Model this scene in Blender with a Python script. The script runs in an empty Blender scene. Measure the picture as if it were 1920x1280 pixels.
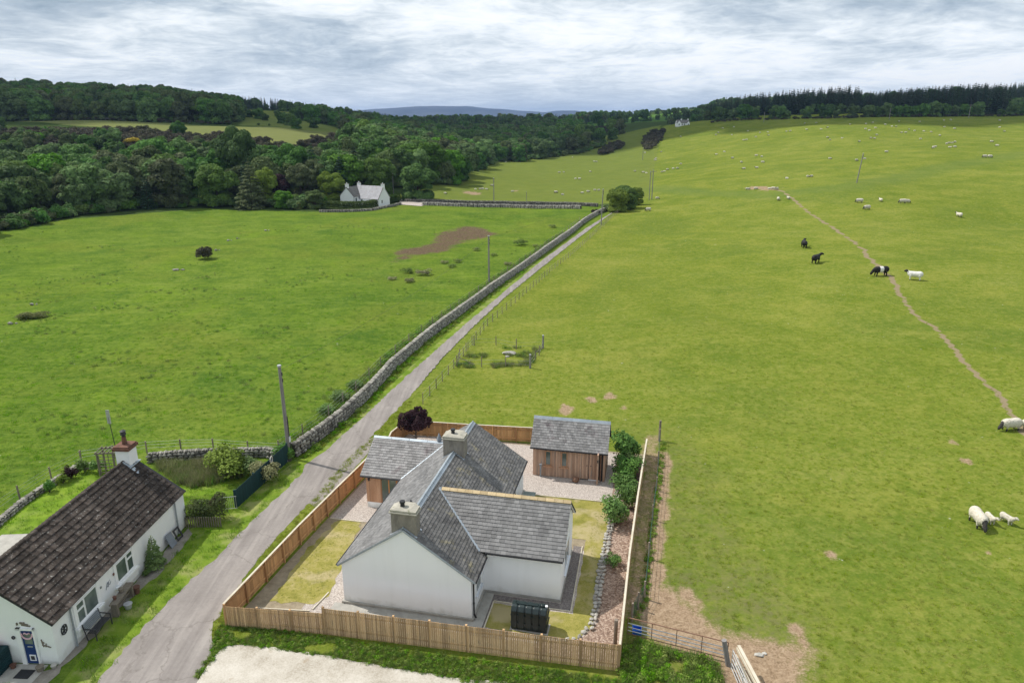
import bpy, bmesh, math, random
import numpy as np
from mathutils import Vector, Matrix, Euler
random.seed(7)
rng = np.random.default_rng(11)
R = math.radians
sc = bpy.context.scene
COL = sc.collection

# ------------------------------------------------------------------ camera
CAM_H, FPX, W0, H0 = 24.5, 1340.0, 1920.0, 1280.0
PITCH = math.atan(415.0 / FPX)
CP, SP = math.cos(PITCH), math.sin(PITCH)
cd = bpy.data.cameras.new('camera'); cam = bpy.data.objects.new('camera', cd); COL.objects.link(cam)
cam.location = (0, 0, CAM_H); cam.rotation_euler = (R(90) - PITCH, 0, 0)
cd.sensor_fit = 'HORIZONTAL'; cd.sensor_width = 36.0; cd.lens = 36.0 * FPX / W0
cd.clip_start = 0.5; cd.clip_end = 40000
sc.camera = cam

# ------------------------------------------------------------------ sun and sky
SUN_EL, SUN_AZ_VEC = 51.0, (-0.905, 0.425)          # towards the sun, seen from above
sl = bpy.data.lights.new('sun', 'SUN'); sun = bpy.data.objects.new('sun', sl); COL.objects.link(sun)
sl.energy = 4.7; sl.angle = R(0.7); sl.color = (1.0, 0.955, 0.88)
ch_ = math.cos(R(SUN_EL)) / math.hypot(*SUN_AZ_VEC)
sdir = Vector((SUN_AZ_VEC[0] * ch_, SUN_AZ_VEC[1] * ch_, math.sin(R(SUN_EL))))
sun.rotation_euler = sdir.to_track_quat('Z', 'Y').to_euler()
sun.location = (-60, 40, 90)
world = bpy.data.worlds.new('World'); sc.world = world; world.use_nodes = True

def nodes_of(nt):
    nt.nodes.clear()
    def N(kind, **kw):
        n = nt.nodes.new(kind)
        for k, v in kw.items():
            if k == 'ins':
                for a, b in v.items():
                    if hasattr(b, 'is_output') or isinstance(b, bpy.types.NodeSocket): nt.links.new(b, n.inputs[a])
                    else: n.inputs[a].default_value = b
            else: setattr(n, k, v)
        return n
    return N

def ramp(N, fac, stops, interp='LINEAR'):
    n = N('ShaderNodeValToRGB', ins={'Fac': fac}); cr = n.color_ramp; cr.interpolation = interp
    while len(cr.elements) < len(stops): cr.elements.new(0.5)
    for e, (p, c) in zip(cr.elements, stops):
        e.position = p; e.color = (c[0], c[1], c[2], 1) if not isinstance(c, (int, float)) else (c, c, c, 1)
    return n.outputs['Color']

def mathn(N, op, a, b=0.0, c=None, clamp=False):
    n = N('ShaderNodeMath', operation=op, use_clamp=clamp)
    for i, v in enumerate((a, b, c)):
        if v is None: continue
        if isinstance(v, bpy.types.NodeSocket): n.id_data.links.new(v, n.inputs[i])
        else: n.inputs[i].default_value = v
    return n.outputs[0]

def mix(N, fac, a, b, mode='MIX'):
    n = N('ShaderNodeMix', data_type='RGBA', blend_type=mode)
    for i, v in ((0, fac), (6, a), (7, b)):
        if isinstance(v, bpy.types.NodeSocket): n.id_data.links.new(v, n.inputs[i])
        elif i == 0: n.inputs[i].default_value = v
        else: n.inputs[i].default_value = (v[0], v[1], v[2], 1)
    return n.outputs[2]

def noise(N, vec, scale, detail=4, rough=0.55, dist=0.0, out='Fac', **kw):
    n = N('ShaderNodeTexNoise', ins={'Vector': vec, 'Scale': scale, 'Detail': detail, 'Roughness': rough, 'Distortion': dist}, **kw)
    return n.outputs[out]

def build_world():
    nt = world.node_tree; N = nodes_of(nt)
    tc = N('ShaderNodeTexCoord').outputs['Generated']
    sep = N('ShaderNodeSeparateXYZ', ins={0: tc})
    zc = mathn(N, 'MAXIMUM', sep.outputs['Z'], 0.0)
    def density(extra):          # cloud deck looked at from below; extra shifts the sight line up a little
        den = mathn(N, 'ADD', zc, 0.125 + extra)
        v = N('ShaderNodeCombineXYZ', ins={0: mathn(N, 'DIVIDE', sep.outputs['X'], den), 1: mathn(N, 'DIVIDE', sep.outputs['Y'], den), 2: 3.7}).outputs[0]
        warp = noise(N, v, 0.9, 3, out='Color')
        v2 = N('ShaderNodeVectorMath', operation='ADD', ins={0: v, 1: N('ShaderNodeVectorMath', operation='SCALE', ins={0: warp, 'Scale': 0.7}).outputs[0]}).outputs[0]
        big = noise(N, v2, 0.62, 2, 0.5); mid = noise(N, v2, 2.0, 5, 0.55); fine = noise(N, v2, 8.0, 6, 0.68)
        return mathn(N, 'ADD', mathn(N, 'MULTIPLY', big, 0.48), mathn(N, 'ADD', mathn(N, 'MULTIPLY', mid, 0.36), mathn(N, 'MULTIPLY', fine, 0.16)))
    s0 = density(0.0); s1 = density(0.007)
    relief = mathn(N, 'MULTIPLY', mathn(N, 'SUBTRACT', s1, s0), 0.9)          # thicker cloud above a point: a grey underside
    s = mathn(N, 'ADD', s0, relief)
    colr = ramp(N, s, [(0.39, (0.95, 0.965, 0.98)), (0.455, (0.77, 0.825, 0.865)), (0.51, (0.60, 0.67, 0.73)), (0.57, (0.44, 0.52, 0.60)), (0.65, (0.28, 0.365, 0.45))])
    hz = mathn(N, 'SUBTRACT', 1.0, mathn(N, 'MULTIPLY', zc, 11.0), clamp=True)       # a paler band low over the hills
    colr = mix(N, mathn(N, 'MULTIPLY', hz, 0.5), colr, (0.80, 0.85, 0.90))
    cov = ramp(N, s, [(0.34, 0.86), (0.44, 1.0)])
    bgc = N('ShaderNodeBackground', ins={'Color': colr, 'Strength': 1.22})
    sky = N('ShaderNodeTexSky', sky_type='NISHITA', sun_disc=False, sun_elevation=R(SUN_EL),
            sun_rotation=math.atan2(SUN_AZ_VEC[0], SUN_AZ_VEC[1]))
    bgs = N('ShaderNodeBackground', ins={'Color': sky.outputs[0], 'Strength': 0.10})
    ms = N('ShaderNodeMixShader', ins={0: cov, 1: bgs.outputs[0], 2: bgc.outputs[0]})
    N('ShaderNodeOutputWorld', ins={0: ms.outputs[0]})
build_world()
sc.view_settings.view_transform = 'Standard'; sc.view_settings.look = 'None'
sc.view_settings.exposure = 0.0; sc.view_settings.gamma = 1.0; sc.view_settings.use_curve_mapping = False
sc.cycles.volume_bounces = 0; sc.cycles.max_bounces = 6; sc.cycles.transparent_max_bounces = 6
sc.cycles.caustics_reflective = False; sc.cycles.caustics_refractive = False

# ------------------------------------------------------------------ pixel <-> place
def ray(x, y):
    u = (x - 960.0) / FPX; v = (640.0 - y) / FPX
    return u, CP + v * SP, -SP + v * CP
def at_z(x, y, z=0.0):
    d = ray(x, y); t = (z - CAM_H) / d[2]; return d[0] * t, d[1] * t
def at_Y(x, y, Y):
    d = ray(x, y); t = Y / d[1]; return d[0] * t, Y, CAM_H + d[2] * t

# ------------------------------------------------------------------ terrain
def P3(x, y, Y): return at_Y(x, y, Y)
CTRL = [P3(*q) for q in [
    (1900, 520, 104), (1900, 420, 152), (1900, 350, 196), (1900, 298, 246), (1900, 267, 330), (1900, 240, 408), (1900, 219, 480),
    (1600, 560, 96), (1600, 500, 112), (1600, 430, 146), (1600, 385, 175), (1600, 343, 202), (1600, 300, 262), (1600, 262, 345), (1600, 236, 420), (1600, 224, 465),
    (1300, 600, 85), (1300, 480, 131), (1300, 400, 188), (1300, 355, 236), (1300, 310, 330), (1300, 272, 430), (1300, 240, 520), (1300, 230, 560),
    (1200, 380, 222), (1200, 330, 318), (1200, 290, 430), (1200, 255, 530), (1200, 238, 575),
    (1120, 345, 292), (1120, 300, 440), (1120, 283, 500),
    (1000, 380, 225), (1000, 340, 306), (1000, 310, 417), (1000, 297, 480),
    (860, 350, 281), (860, 320, 370), (850, 312, 400),
    (700, 380, 225), (600, 395, 204), (400, 386, 215), (300, 396, 199), (130, 408, 187), (0, 432, 165), (-150, 450, 150),
    (0, 350, 232), (200, 340, 240), (380, 325, 255), (540, 300, 270), (0, 300, 268), (200, 290, 280), (300, 268, 310), (500, 268, 300), (620, 262, 330), (640, 285, 310),
    (30, 232, 370), (200, 232, 385), (330, 250, 345), (480, 255, 345), (600, 252, 360), (30, 227, 395), (330, 234, 400), (520, 240, 390),
    (480, 212, 560), (540, 214, 560), (620, 240, 460), (640, 246, 440), (440, 206, 640), (700, 236, 700), (600, 220, 720), (550, 212, 760),
    (700, 290, 380), (720, 262, 480), (800, 285, 460), (800, 256, 700), (950, 254, 760), (900, 280, 560), (1050, 262, 640), (1050, 240, 880), (1000, 240, 1400), (800, 238, 1500), (900, 232, 2400),
    (1180, 226, 960), (1120, 220, 1150), (1290, 212, 1050), (1250, 206, 1300),
    (1900, 204, 640), (1900, 196, 820), (1700, 205, 760), (1700, 186, 1000), (1900, 178, 1050), (1450, 215, 620),
    (150, 196, 560), (0, 195, 560), (-200, 195, 560), (300, 200, 560), (100, 178, 760), (300, 186, 760), (-200, 176, 760), (-250, 230, 390),
]]
CTRL += [(x, y, 0.0) for x in (-45, -15, 12, 35) for y in (-10, 25, 45, 65)]
CTRL += [(x, y, 0.0) for x, y in ((-30, 90), (0, 90), (30, 90), (-40, 130), (0, 130), (15, 160), (-60, 100), (22, 200), (-20, 200), (10, 222), (-70, 70), (-90, 120), (-60, 160), (-100, 40))]
CTRL += [(60, 20, 1.0), (60, 60, 1.2), (90, 0, 3.0), (-160, 0, 0), (200, -100, 4), (-200, -200, 0), (0, -200, 0), (400, 300, 30), (600, 500, 60), (-400, 200, 6), (-600, 400, 40)]
CTRL += [(-2500, 1500, 120), (2500, 1500, 110), (-800, 2200, 20), (0, 2500, 0), (900, 2400, 60), (0, 5000, -10), (-4000, 5000, 90), (-1500, 3500, 25), (4000, 5000, 160), (-8000, 12000, 120), (8000, 12000, 120), (0, 12000, -20), (-1500, 8000, -20), (1500, 8000, -20), (-9000, -200, 60), (9000, -200, 60)]
CT = np.array(CTRL, float); CXY = CT[:, :2] / 1000.0
def _k(d): return d
_n = len(CT); _d = np.linalg.norm(CXY[:, None] - CXY[None], axis=2)
_A = np.zeros((_n + 3, _n + 3)); _A[:_n, :_n] = _k(_d) - 0.0006 * np.eye(_n)
_A[:_n, _n] = 1; _A[:_n, _n + 1:] = CXY; _A[_n, :_n] = 1; _A[_n + 1:, :_n] = CXY.T
_w = np.linalg.solve(_A, np.concatenate([CT[:, 2], [0, 0, 0]]))
def vnoise(x, y, s):
    "smooth value noise, numpy"
    x = x / s; y = y / s; xi = np.floor(x).astype(np.int64); yi = np.floor(y).astype(np.int64); fx = x - xi; fy = y - yi
    fx = fx * fx * (3 - 2 * fx); fy = fy * fy * (3 - 2 * fy)
    def h(a, b):
        n = (a * 374761393 + b * 668265263) & 0x7fffffff; n = ((n ^ (n >> 13)) * 1274126177) & 0x7fffffff
        return ((n ^ (n >> 16)) & 0xffff) / 65535.0
    return (h(xi, yi) * (1 - fx) + h(xi + 1, yi) * fx) * (1 - fy) + (h(xi, yi + 1) * (1 - fx) + h(xi + 1, yi + 1) * fx) * fy
def sstep(a, b, x):
    t = np.clip((x - a) / (b - a), 0, 1); return t * t * (3 - 2 * t)
def seg_dist(X, Y, poly):
    d = np.full(X.shape, 1e9)
    for (x0, y0), (x1, y1) in zip(poly[:-1], poly[1:]):
        dx, dy = x1 - x0, y1 - y0; L = dx * dx + dy * dy + 1e-9
        t = np.clip(((X - x0) * dx + (Y - y0) * dy) / L, 0, 1)
        d = np.minimum(d, np.hypot(X - x0 - t * dx, Y - y0 - t * dy))
    return d
def in_poly(X, Y, poly):
    r = np.zeros(X.shape, bool); n = len(poly)
    for i in range(n):
        x0, y0 = poly[i][:2]; x1, y1 = poly[(i + 1) % n][:2]
        c = ((y0 > Y) != (y1 > Y)) & (X < (x1 - x0) * (Y - y0) / ((y1 - y0) if abs(y1 - y0) > 1e-9 else 1e-9) + x0)
        r ^= c
    return r
# road edges, traced then laid on the ground
RL_PX = [(100, 1370), (180, 1280), (235, 1216), (290, 1152), (360, 1085), (411, 1040), (468, 980), (533, 921), (571, 880), (625, 831), (691, 772), (760, 707), (867, 612), (941, 551), (1020, 485), (1099, 428), (1147, 400), (1160, 393)]
RR_PX = [(330, 1370), (368, 1280), (402, 1208), (395, 1190), (403, 1165), (440, 1108), (493, 1038), (526, 999), (560, 964), (595, 926), (640, 870), (706, 808), (760, 752), (836, 664), (897, 603), (950, 555), (1020, 498), (1085, 446), (1153, 397), (1166, 392)]
RL = [at_z(*p) for p in RL_PX]; RR = [at_z(*p) for p in RR_PX]
ROAD_POLY = RL + RR[::-1]
RC = [((a[0] + b[0]) / 2, (a[1] + b[1]) / 2) for a, b in ((at_z(274, 1280), at_z(274, 1280)), (at_z(320, 1195), at_z(320, 1195)), (at_z(450, 1060), at_z(450, 1060)), (at_z(600, 890), at_z(600, 890)), (at_z(725, 755), at_z(725, 755)), (at_z(882, 608), at_z(882, 608)), (at_z(1020, 491), at_z(1020, 491)), (at_z(1150, 398), at_z(1150, 398)))]
def hraw(X, Y):
    X = np.asarray(X, float); Y = np.asarray(Y, float); sh = X.shape; x = X.ravel() / 1000; y = Y.ravel() / 1000
    z = _w[_n] + _w[_n + 1] * x + _w[_n + 2] * y
    for i in range(_n): z = z + _w[i] * np.hypot(x - CXY[i, 0], y - CXY[i, 1])
    return z.reshape(sh)
def T(X, Y):
    X = np.asarray(X, float); Y = np.asarray(Y, float)
    z = hraw(X, Y)
    flat = sstep(0, 22, np.maximum(np.maximum(-46 - X, X - 9), np.maximum(8 - Y, Y - 58)))
    droad = seg_dist(X, Y, RC)
    z = z * flat
    rough = sstep(4, 12, droad) * flat
    z = z + rough * (vnoise(X, Y, 23) - .5) * 0.9 + rough * (vnoise(X + 50, Y, 7) - .5) * 0.22
    far = sstep(250, 700, np.hypot(X, Y))
    return z + far * (vnoise(X, Y, 90) - .5) * 6
def T1(x, y): return float(T(np.array([x]), np.array([y]))[0])
_ts = np.geomspace(18, 3500, 500)
def at_px(px, py):
    d = ray(px, py); X = d[0] * _ts; Y = d[1] * _ts; Z = CAM_H + d[2] * _ts
    g = Z - T(X, Y); k = np.argmax(g < 0)
    if g[k] >= 0: k = len(_ts) - 1
    if k == 0: return X[0], Y[0], Z[0]
    f = g[k - 1] / (g[k - 1] - g[k]); x = X[k - 1] + (X[k] - X[k - 1]) * f; y = Y[k - 1] + (Y[k] - Y[k - 1]) * f
    return float(x), float(y), T1(x, y)
def pxpoly(pts): return [at_px(*p)[:2] for p in pts]

# ------------------------------------------------------------------ object helpers
def tag(o, label=None, cat=None, group=None, kind=None):
    if label: o['label'] = label
    if cat: o['category'] = cat
    if group: o['group'] = group
    if kind: o['kind'] = kind
    return o
def thing(name, loc, rz=0.0, label=None, cat=None, group=None):
    o = bpy.data.objects.new(name, None); COL.objects.link(o); o.location = loc; o.rotation_euler = (0, 0, rz)
    o.empty_display_size = 0.3
    return tag(o, label, cat, group)
def link(name, me, parent=None, loc=None, rot=None, scl=None):
    o = bpy.data.objects.new(name, me); COL.objects.link(o)
    if parent: o.parent = parent
    if loc is not None: o.location = loc
    if rot is not None: o.rotation_euler = rot
    if scl is not None: o.scale = scl if hasattr(scl, '__len__') else (scl, scl, scl)
    return o

class MB:
    "collects faces of one mesh; tone = one random value per piece for colour variation"
    def __init__(s): s.v = []; s.f = []; s.t = []; s.m = []; s.mi = 0; s.uv = None
    def add(s, vs, fs, tone=0.5):
        k = len(s.v); s.v += [tuple(p) for p in vs]; s.f += [tuple(i + k for i in f) for f in fs]
        s.t += [tone] * len(fs); s.m += [s.mi] * len(fs)
    def box(s, x0, x1, y0, y1, z0, z1, tone=0.5, skip=''):
        vs = [(x0, y0, z0), (x1, y0, z0), (x1, y1, z0), (x0, y1, z0), (x0, y0, z1), (x1, y0, z1), (x1, y1, z1), (x0, y1, z1)]
        fs = {'b': (3, 2, 1, 0), 't': (4, 5, 6, 7), 's': (0, 1, 5, 4), 'e': (1, 2, 6, 5), 'n': (2, 3, 7, 6), 'w': (3, 0, 4, 7)}
        s.add(vs, [f for k, f in fs.items() if k not in skip], tone)
    def hull8(s, b, t, tone=0.5):
        "b, t: four lower and four upper corners, same winding (counter-clockwise seen from the top)"
        s.add(list(b) + list(t), [(3, 2, 1, 0), (4, 5, 6, 7), (0, 1, 5, 4), (1, 2, 6, 5), (2, 3, 7, 6), (3, 0, 4, 7)], tone)
    def prism(s, poly, vec, tone=0.5):
        n = len(poly); v = Vector(vec)
        a = [Vector(p) for p in poly]; b = [p + v for p in a]
        s.add(a + b, [tuple(range(n))[::-1], tuple(range(n, 2 * n))] + [(i, (i + 1) % n, n + (i + 1) % n, n + i) for i in range(n)], tone)
    def tube(s, p0, p1, r0, r1=None, n=8, tone=0.5, caps=True):
        p0 = Vector(p0); p1 = Vector(p1); r1 = r0 if r1 is None else r1
        d = (p1 - p0).normalized(); a = d.orthogonal().normalized(); b = d.cross(a)
        vs = []
        for p, r in ((p0, r0), (p1, r1)):
            for i in range(n):
                t = 2 * math.pi * i / n; vs.append(p + (a * math.cos(t) + b * math.sin(t)) * r)
        fs = [(i, (i + 1) % n, n + (i + 1) % n, n + i) for i in range(n)]
        if caps: fs += [tuple(range(n))[::-1], tuple(range(n, 2 * n))]
        s.add(vs, fs, tone)
    def beam(s, p0, p1, w, h, up=(0, 0, 1), tone=0.5):
        p0 = Vector(p0); p1 = Vector(p1); d = (p1 - p0).normalized(); sd = d.cross(Vector(up)).normalized(); u = sd.cross(d)
        q = [sd * (-w / 2) + u * (-h / 2), sd * (w / 2) + u * (-h / 2), sd * (w / 2) + u * (h / 2), sd * (-w / 2) + u * (h / 2)]
        s.add([p0 + x for x in q] + [p1 + x for x in q], [(0, 1, 2, 3)[::-1], (4, 5, 6, 7), (0, 1, 5, 4), (1, 2, 6, 5), (2, 3, 7, 6), (3, 0, 4, 7)], tone)
    def rock(s, c, r, seed=0, sub=1, squash=0.8, tone=0.5):
        bm = bmesh.new(); bmesh.ops.create_icosphere(bm, subdivisions=sub, radius=1.0); rr = random.Random(seed)
        vs = []
        for v in bm.verts:
            k = 1 + rr.uniform(-.2, .2); vs.append((c[0] + v.co.x * r[0] * k, c[1] + v.co.y * r[1] * k, c[2] + v.co.z * r[2] * k))
        fs = [tuple(v.index for v in f.verts) for f in bm.faces]; bm.free(); s.add(vs, fs, tone)
    def mesh(s, name, mats, smooth=False):
        me = bpy.data.meshes.new(name); me.from_pydata(s.v, [], s.f)
        for m in (mats if isinstance(mats, (list, tuple)) else [mats]): me.materials.append(m)
        if s.f:
            me.polygons.foreach_set('material_index', s.m)
            a = me.attributes.new('tone', 'FLOAT', 'FACE'); a.data.foreach_set('value', s.t)
            if smooth: me.polygons.foreach_set('use_smooth', [True] * len(s.f))
        me.update(); return me
    def build(s, name, mats, parent=None, smooth=False, kind=None, **kw):
        o = link(name, s.mesh(name, mats, smooth), parent, **kw)
        if kind: o['kind'] = kind
        return o
def bevel(o, w, seg=2):
    m = o.modifiers.new('bevel', 'BEVEL'); m.width = w; m.segments = seg; m.limit_method = 'ANGLE'; return o
def np_mesh(name, V, F, mats, smooth=False, mi=None):
    V = np.asarray(V, np.float32); F = np.asarray(F, np.int32)
    me = bpy.data.meshes.new(name); me.vertices.add(len(V)); me.vertices.foreach_set('co', V.ravel())
    k = F.shape[1]; me.loops.add(F.size); me.loops.foreach_set('vertex_index', F.ravel())
    me.polygons.add(len(F)); me.polygons.foreach_set('loop_start', np.arange(0, F.size, k, dtype=np.int32))
    try: me.polygons.foreach_set('loop_total', np.full(len(F), k, np.int32))
    except Exception: pass
    for m in (mats if isinstance(mats, (list, tuple)) else [mats]): me.materials.append(m)
    if mi is not None: me.polygons.foreach_set('material_index', np.asarray(mi, np.int32))
    if smooth: me.polygons.foreach_set('use_smooth', np.ones(len(F), bool))
    me.update(calc_edges=True); return me
def fattr(me, name, vals, domain='POINT'):
    a = me.attributes.new(name, 'FLOAT', domain); a.data.foreach_set('value', np.asarray(vals, np.float32))

# ------------------------------------------------------------------ materials
def new_mat(name):
    m = bpy.data.materials.new(name); m.use_nodes = True; return m, nodes_of(m.node_tree)
def finish(N, col, rough=0.8, bump=None, bstr=0.3, bdist=0.02, spec=0.3, metal=0.0, extra=None):
    ins = {'Base Color': col, 'Roughness': rough, 'Specular IOR Level': spec, 'Metallic': metal}
    if bump is not None: ins['Normal'] = N('ShaderNodeBump', ins={'Height': bump, 'Strength': bstr, 'Distance': bdist}).outputs[0]
    if extra: ins.update(extra)
    b = N('ShaderNodeBsdfPrincipled', ins=ins)
    N('ShaderNodeOutputMaterial', ins={0: b.outputs[0]}); return b
def simple(name, c1, c2=None, scale=3.0, rough=0.8, bstr=0.2, spec=0.3, metal=0.0, tone=0.0, objr=0.0, detail=5, stretch=(1, 1, 1), stain=None, bdist=0.01, streak=False):
    m, N = new_mat(name); tc = N('ShaderNodeTexCoord').outputs['Object']
    oi = N('ShaderNodeObjectInfo').outputs['Random']
    off = N('ShaderNodeVectorMath', operation='ADD', ins={0: tc, 1: N('ShaderNodeCombineXYZ', ins={0: mathn(N, 'MULTIPLY', oi, 37.0 if objr else 0.0), 1: 0.0, 2: 0.0}).outputs[0]}).outputs[0]
    v = N('ShaderNodeMapping', ins={'Vector': off, 'Scale': stretch}).outputs[0]
    n = noise(N, v, scale, detail, 0.6); nf = noise(N, v, scale * 7, 4, 0.6)
    c2 = c2 or tuple(min(1, x * 1.35) for x in c1)
    f = ramp(N, mathn(N, 'ADD', mathn(N, 'MULTIPLY', n, 0.7), mathn(N, 'MULTIPLY', nf, 0.3)), [(0.36, 0.0), (0.64, 1.0)])
    col = mix(N, f, c1, c2)
    if stain:
        sn = noise(N, v, stain[1], 5, 0.65); col = mix(N, ramp(N, sn, [(stain[2], 0.0), (stain[2] + 0.1, 1.0)]), col, stain[0])
    if tone:
        t = N('ShaderNodeAttribute', attribute_name='tone').outputs['Fac']
        k = mathn(N, 'ADD', 1.0 - tone * 0.5, mathn(N, 'MULTIPLY', t, tone)); col = mix(N, 1.0, col, N('ShaderNodeCombineColor', ins={0: k, 1: k, 2: k}).outputs[0], 'MULTIPLY')
    if objr:
        k = mathn(N, 'ADD', 1.0 - objr * 0.5, mathn(N, 'MULTIPLY', oi, objr)); col = mix(N, 1.0, col, N('ShaderNodeCombineColor', ins={0: k, 1: k, 2: k}).outputs[0], 'MULTIPLY')
    finish(N, col, rough, nf, bstr, bdist, spec, metal); return m
MT = {}
MT['render'] = simple('white_render', (0.80, 0.815, 0.825), (0.85, 0.86, 0.865), 0.7, 0.9, 0.25, 0.2, stain=((0.74, 0.745, 0.73), 0.45, 0.62))
MT['render2'] = simple('white_harling', (0.78, 0.795, 0.80), (0.84, 0.85, 0.855), 0.9, 0.92, 0.5, 0.2, stain=((0.62, 0.64, 0.62), 0.6, 0.60))
MT['plinth'] = simple('concrete_plinth', (0.30, 0.285, 0.255), (0.42, 0.40, 0.36), 2.0, 0.95, 0.3)
MT['slate'] = simple('weathered_slate', (0.090, 0.086, 0.084), (0.165, 0.157, 0.148), 0.8, 0.6, 0.3, 0.35, tone=0.65, stain=((0.175, 0.155, 0.105), 1.3, 0.57))
MT['slate_wing'] = simple('grey_slate', (0.125, 0.122, 0.122), (0.200, 0.195, 0.193), 0.9, 0.55, 0.3, 0.35, tone=0.5)
MT['slate_shed'] = simple('shed_slate', (0.15, 0.143, 0.142), (0.26, 0.252, 0.248), 0.9, 0.6, 0.3, 0.35, tone=0.55, stain=((0.125, 0.105, 0.108), 0.9, 0.58))
MT['deck'] = simple('roof_deck_dark', (0.03, 0.03, 0.032), None, 3, 0.9)
MT['tile'] = simple('concrete_roof_tile', (0.034, 0.025, 0.020), (0.088, 0.072, 0.062), 2.2, 0.9, 0.6, 0.2, tone=0.7, objr=0.9, stain=((0.36, 0.35, 0.32), 7, 0.60))
MT['lead'] = simple('zinc_flashing', (0.27, 0.31, 0.35), (0.38, 0.425, 0.47), 2, 0.45, 0.1, 0.5, metal=0.25, objr=0.2)
MT['ridge_stone'] = simple('ridge_sandstone', (0.42, 0.31, 0.17), (0.56, 0.44, 0.27), 2.2, 0.85, 0.3, objr=0.35)
MT['chimney'] = simple('chimney_render', (0.16, 0.145, 0.125), (0.30, 0.27, 0.23), 2.2, 0.95, 0.5, stretch=(1, 1, .35))
MT['cope'] = simple('chimney_cope', (0.30, 0.285, 0.235), (0.44, 0.41, 0.35), 3, 0.95, 0.5, stain=((0.17, 0.175, 0.10), 4, 0.6))
MT['pot'] = simple('black_chimney_pot', (0.025, 0.025, 0.028), None, 4, 0.5)
MT['terracotta'] = simple('terracotta', (0.085, 0.045, 0.035), (0.19, 0.09, 0.06), 4, 0.85, 0.3)
MT['black'] = simple('black_gutter_plastic', (0.012, 0.012, 0.014), None, 3, 0.4, 0.05)
MT['grey_pipe'] = simple('grey_pipe', (0.22, 0.24, 0.26), None, 3, 0.6, 0.1)
MT['white'] = simple('white_gloss_frame', (0.78, 0.79, 0.79), (0.84, 0.84, 0.84), 3, 0.45, 0.05)
MT['sill'] = simple('pale_sill', (0.62, 0.65, 0.70), (0.72, 0.74, 0.77), 3, 0.7, 0.1)
MT['larch'] = simple('larch_cladding', (0.36, 0.185, 0.10), (0.50, 0.30, 0.19), 1.0, 0.8, 0.3, tone=0.5, stretch=(6, 6, .6))
MT['larch_grey'] = simple('shed_cladding', (0.36, 0.22, 0.15), (0.50, 0.34, 0.25), 0.8, 0.85, 0.3, tone=0.45, stretch=(6, 6, .6), stain=((0.34, 0.27, 0.22), 0.9, 0.55))
MT['fence'] = simple('fence_timber', (0.38, 0.235, 0.12), (0.52, 0.35, 0.195), 1.3, 0.85, 0.35, objr=0.6, tone=0.2, stretch=(3, 3, .5), stain=((0.25, 0.19, 0.12), 1.4, 0.6))
MT['fence_red'] = simple('fence_timber_inner', (0.40, 0.215, 0.095), (0.52, 0.30, 0.14), 1.3, 0.85, 0.35, objr=0.45, stretch=(3, 3, .5))
MT['rail'] = simple('pale_fence_rail', (0.48, 0.42, 0.32), (0.60, 0.55, 0.45), 2, 0.85, 0.3)
MT['post'] = simple('weathered_post', (0.17, 0.135, 0.105), (0.27, 0.225, 0.18), 3, 0.9, 0.4, objr=0.5)
MT['pole'] = simple('utility_pole_wood', (0.16, 0.15, 0.145), (0.28, 0.265, 0.25), 2, 0.9, 0.4, stretch=(6, 6, .4))
MT['wire'] = simple('galvanised_wire', (0.25, 0.26, 0.26), None, 3, 0.5, 0.0, metal=0.4)
MT['gmesh'] = simple('green_wire_mesh', (0.055, 0.11, 0.085), None, 3, 0.6, 0.0)
MT['rust'] = simple('rusty_steel', (0.16, 0.085, 0.055), (0.26, 0.15, 0.10), 5, 0.8, 0.3)
MT['galv'] = simple('galvanised_steel', (0.42, 0.43, 0.44), (0.55, 0.56, 0.57), 5, 0.5, 0.1, metal=0.4)
MT['stone'] = simple('drystone', (0.135, 0.125, 0.105), (0.30, 0.285, 0.25), 3, 0.95, 0.6, tone=0.8, objr=0.7, stain=((0.40, 0.39, 0.35), 5, 0.60), bdist=0.03)
MT['stone_pale'] = simple('pale_border_stone', (0.27, 0.255, 0.225), (0.46, 0.44, 0.40), 3, 0.95, 0.6, tone=0.5, objr=0.4)
MT['darkgreen'] = simple('dark_green_board', (0.006, 0.030, 0.036), (0.010, 0.045, 0.052), 2, 0.7, 0.2, objr=0.3)
MT['tank'] = simple('tank_plastic', (0.006, 0.014, 0.014), (0.012, 0.024, 0.024), 3, 0.38, 0.05, 0.5)
MT['blue'] = simple('blue_plastic', (0.02, 0.12, 0.55), None, 3, 0.5)
MT['hvac'] = simple('grey_green_casing', (0.16, 0.185, 0.17), None, 2, 0.6, 0.1)
MT['bluedoor'] = simple('navy_door_paint', (0.012, 0.035, 0.13), (0.018, 0.05, 0.17), 2, 0.45, 0.05)
MT['dark'] = simple('dark_metal', (0.03, 0.03, 0.033), (0.05, 0.05, 0.055), 4, 0.6, 0.1)
MT['greymetal'] = simple('grey_board', (0.17, 0.19, 0.215), None, 2, 0.6, 0.1)
MT['oldwood'] = simple('old_grey_wood', (0.13, 0.11, 0.085), (0.22, 0.19, 0.15), 3, 0.9, 0.4, stretch=(3, 3, 1))
MT['orange'] = simple('orange_plastic', (0.65, 0.16, 0.05), None, 3, 0.5)
MT['pink'] = simple('pink_petals', (0.52, 0.28, 0.36), (0.70, 0.50, 0.55), 20, 0.8, 0.2)
MT['blackmat'] = simple('rubber_mat', (0.022, 0.022, 0.024), None, 8, 0.9)
MT['corr'] = simple('corrugated_sheet', (0.27, 0.265, 0.285), (0.40, 0.395, 0.42), 0.6, 0.6, 0.1, tone=0.3, stretch=(2, 2, 1), stain=((0.30, 0.26, 0.25), 0.8, 0.58))
MT['bark'] = simple('tree_bark', (0.055, 0.045, 0.035), (0.11, 0.09, 0.07), 3, 0.95, 0.6)
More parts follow.
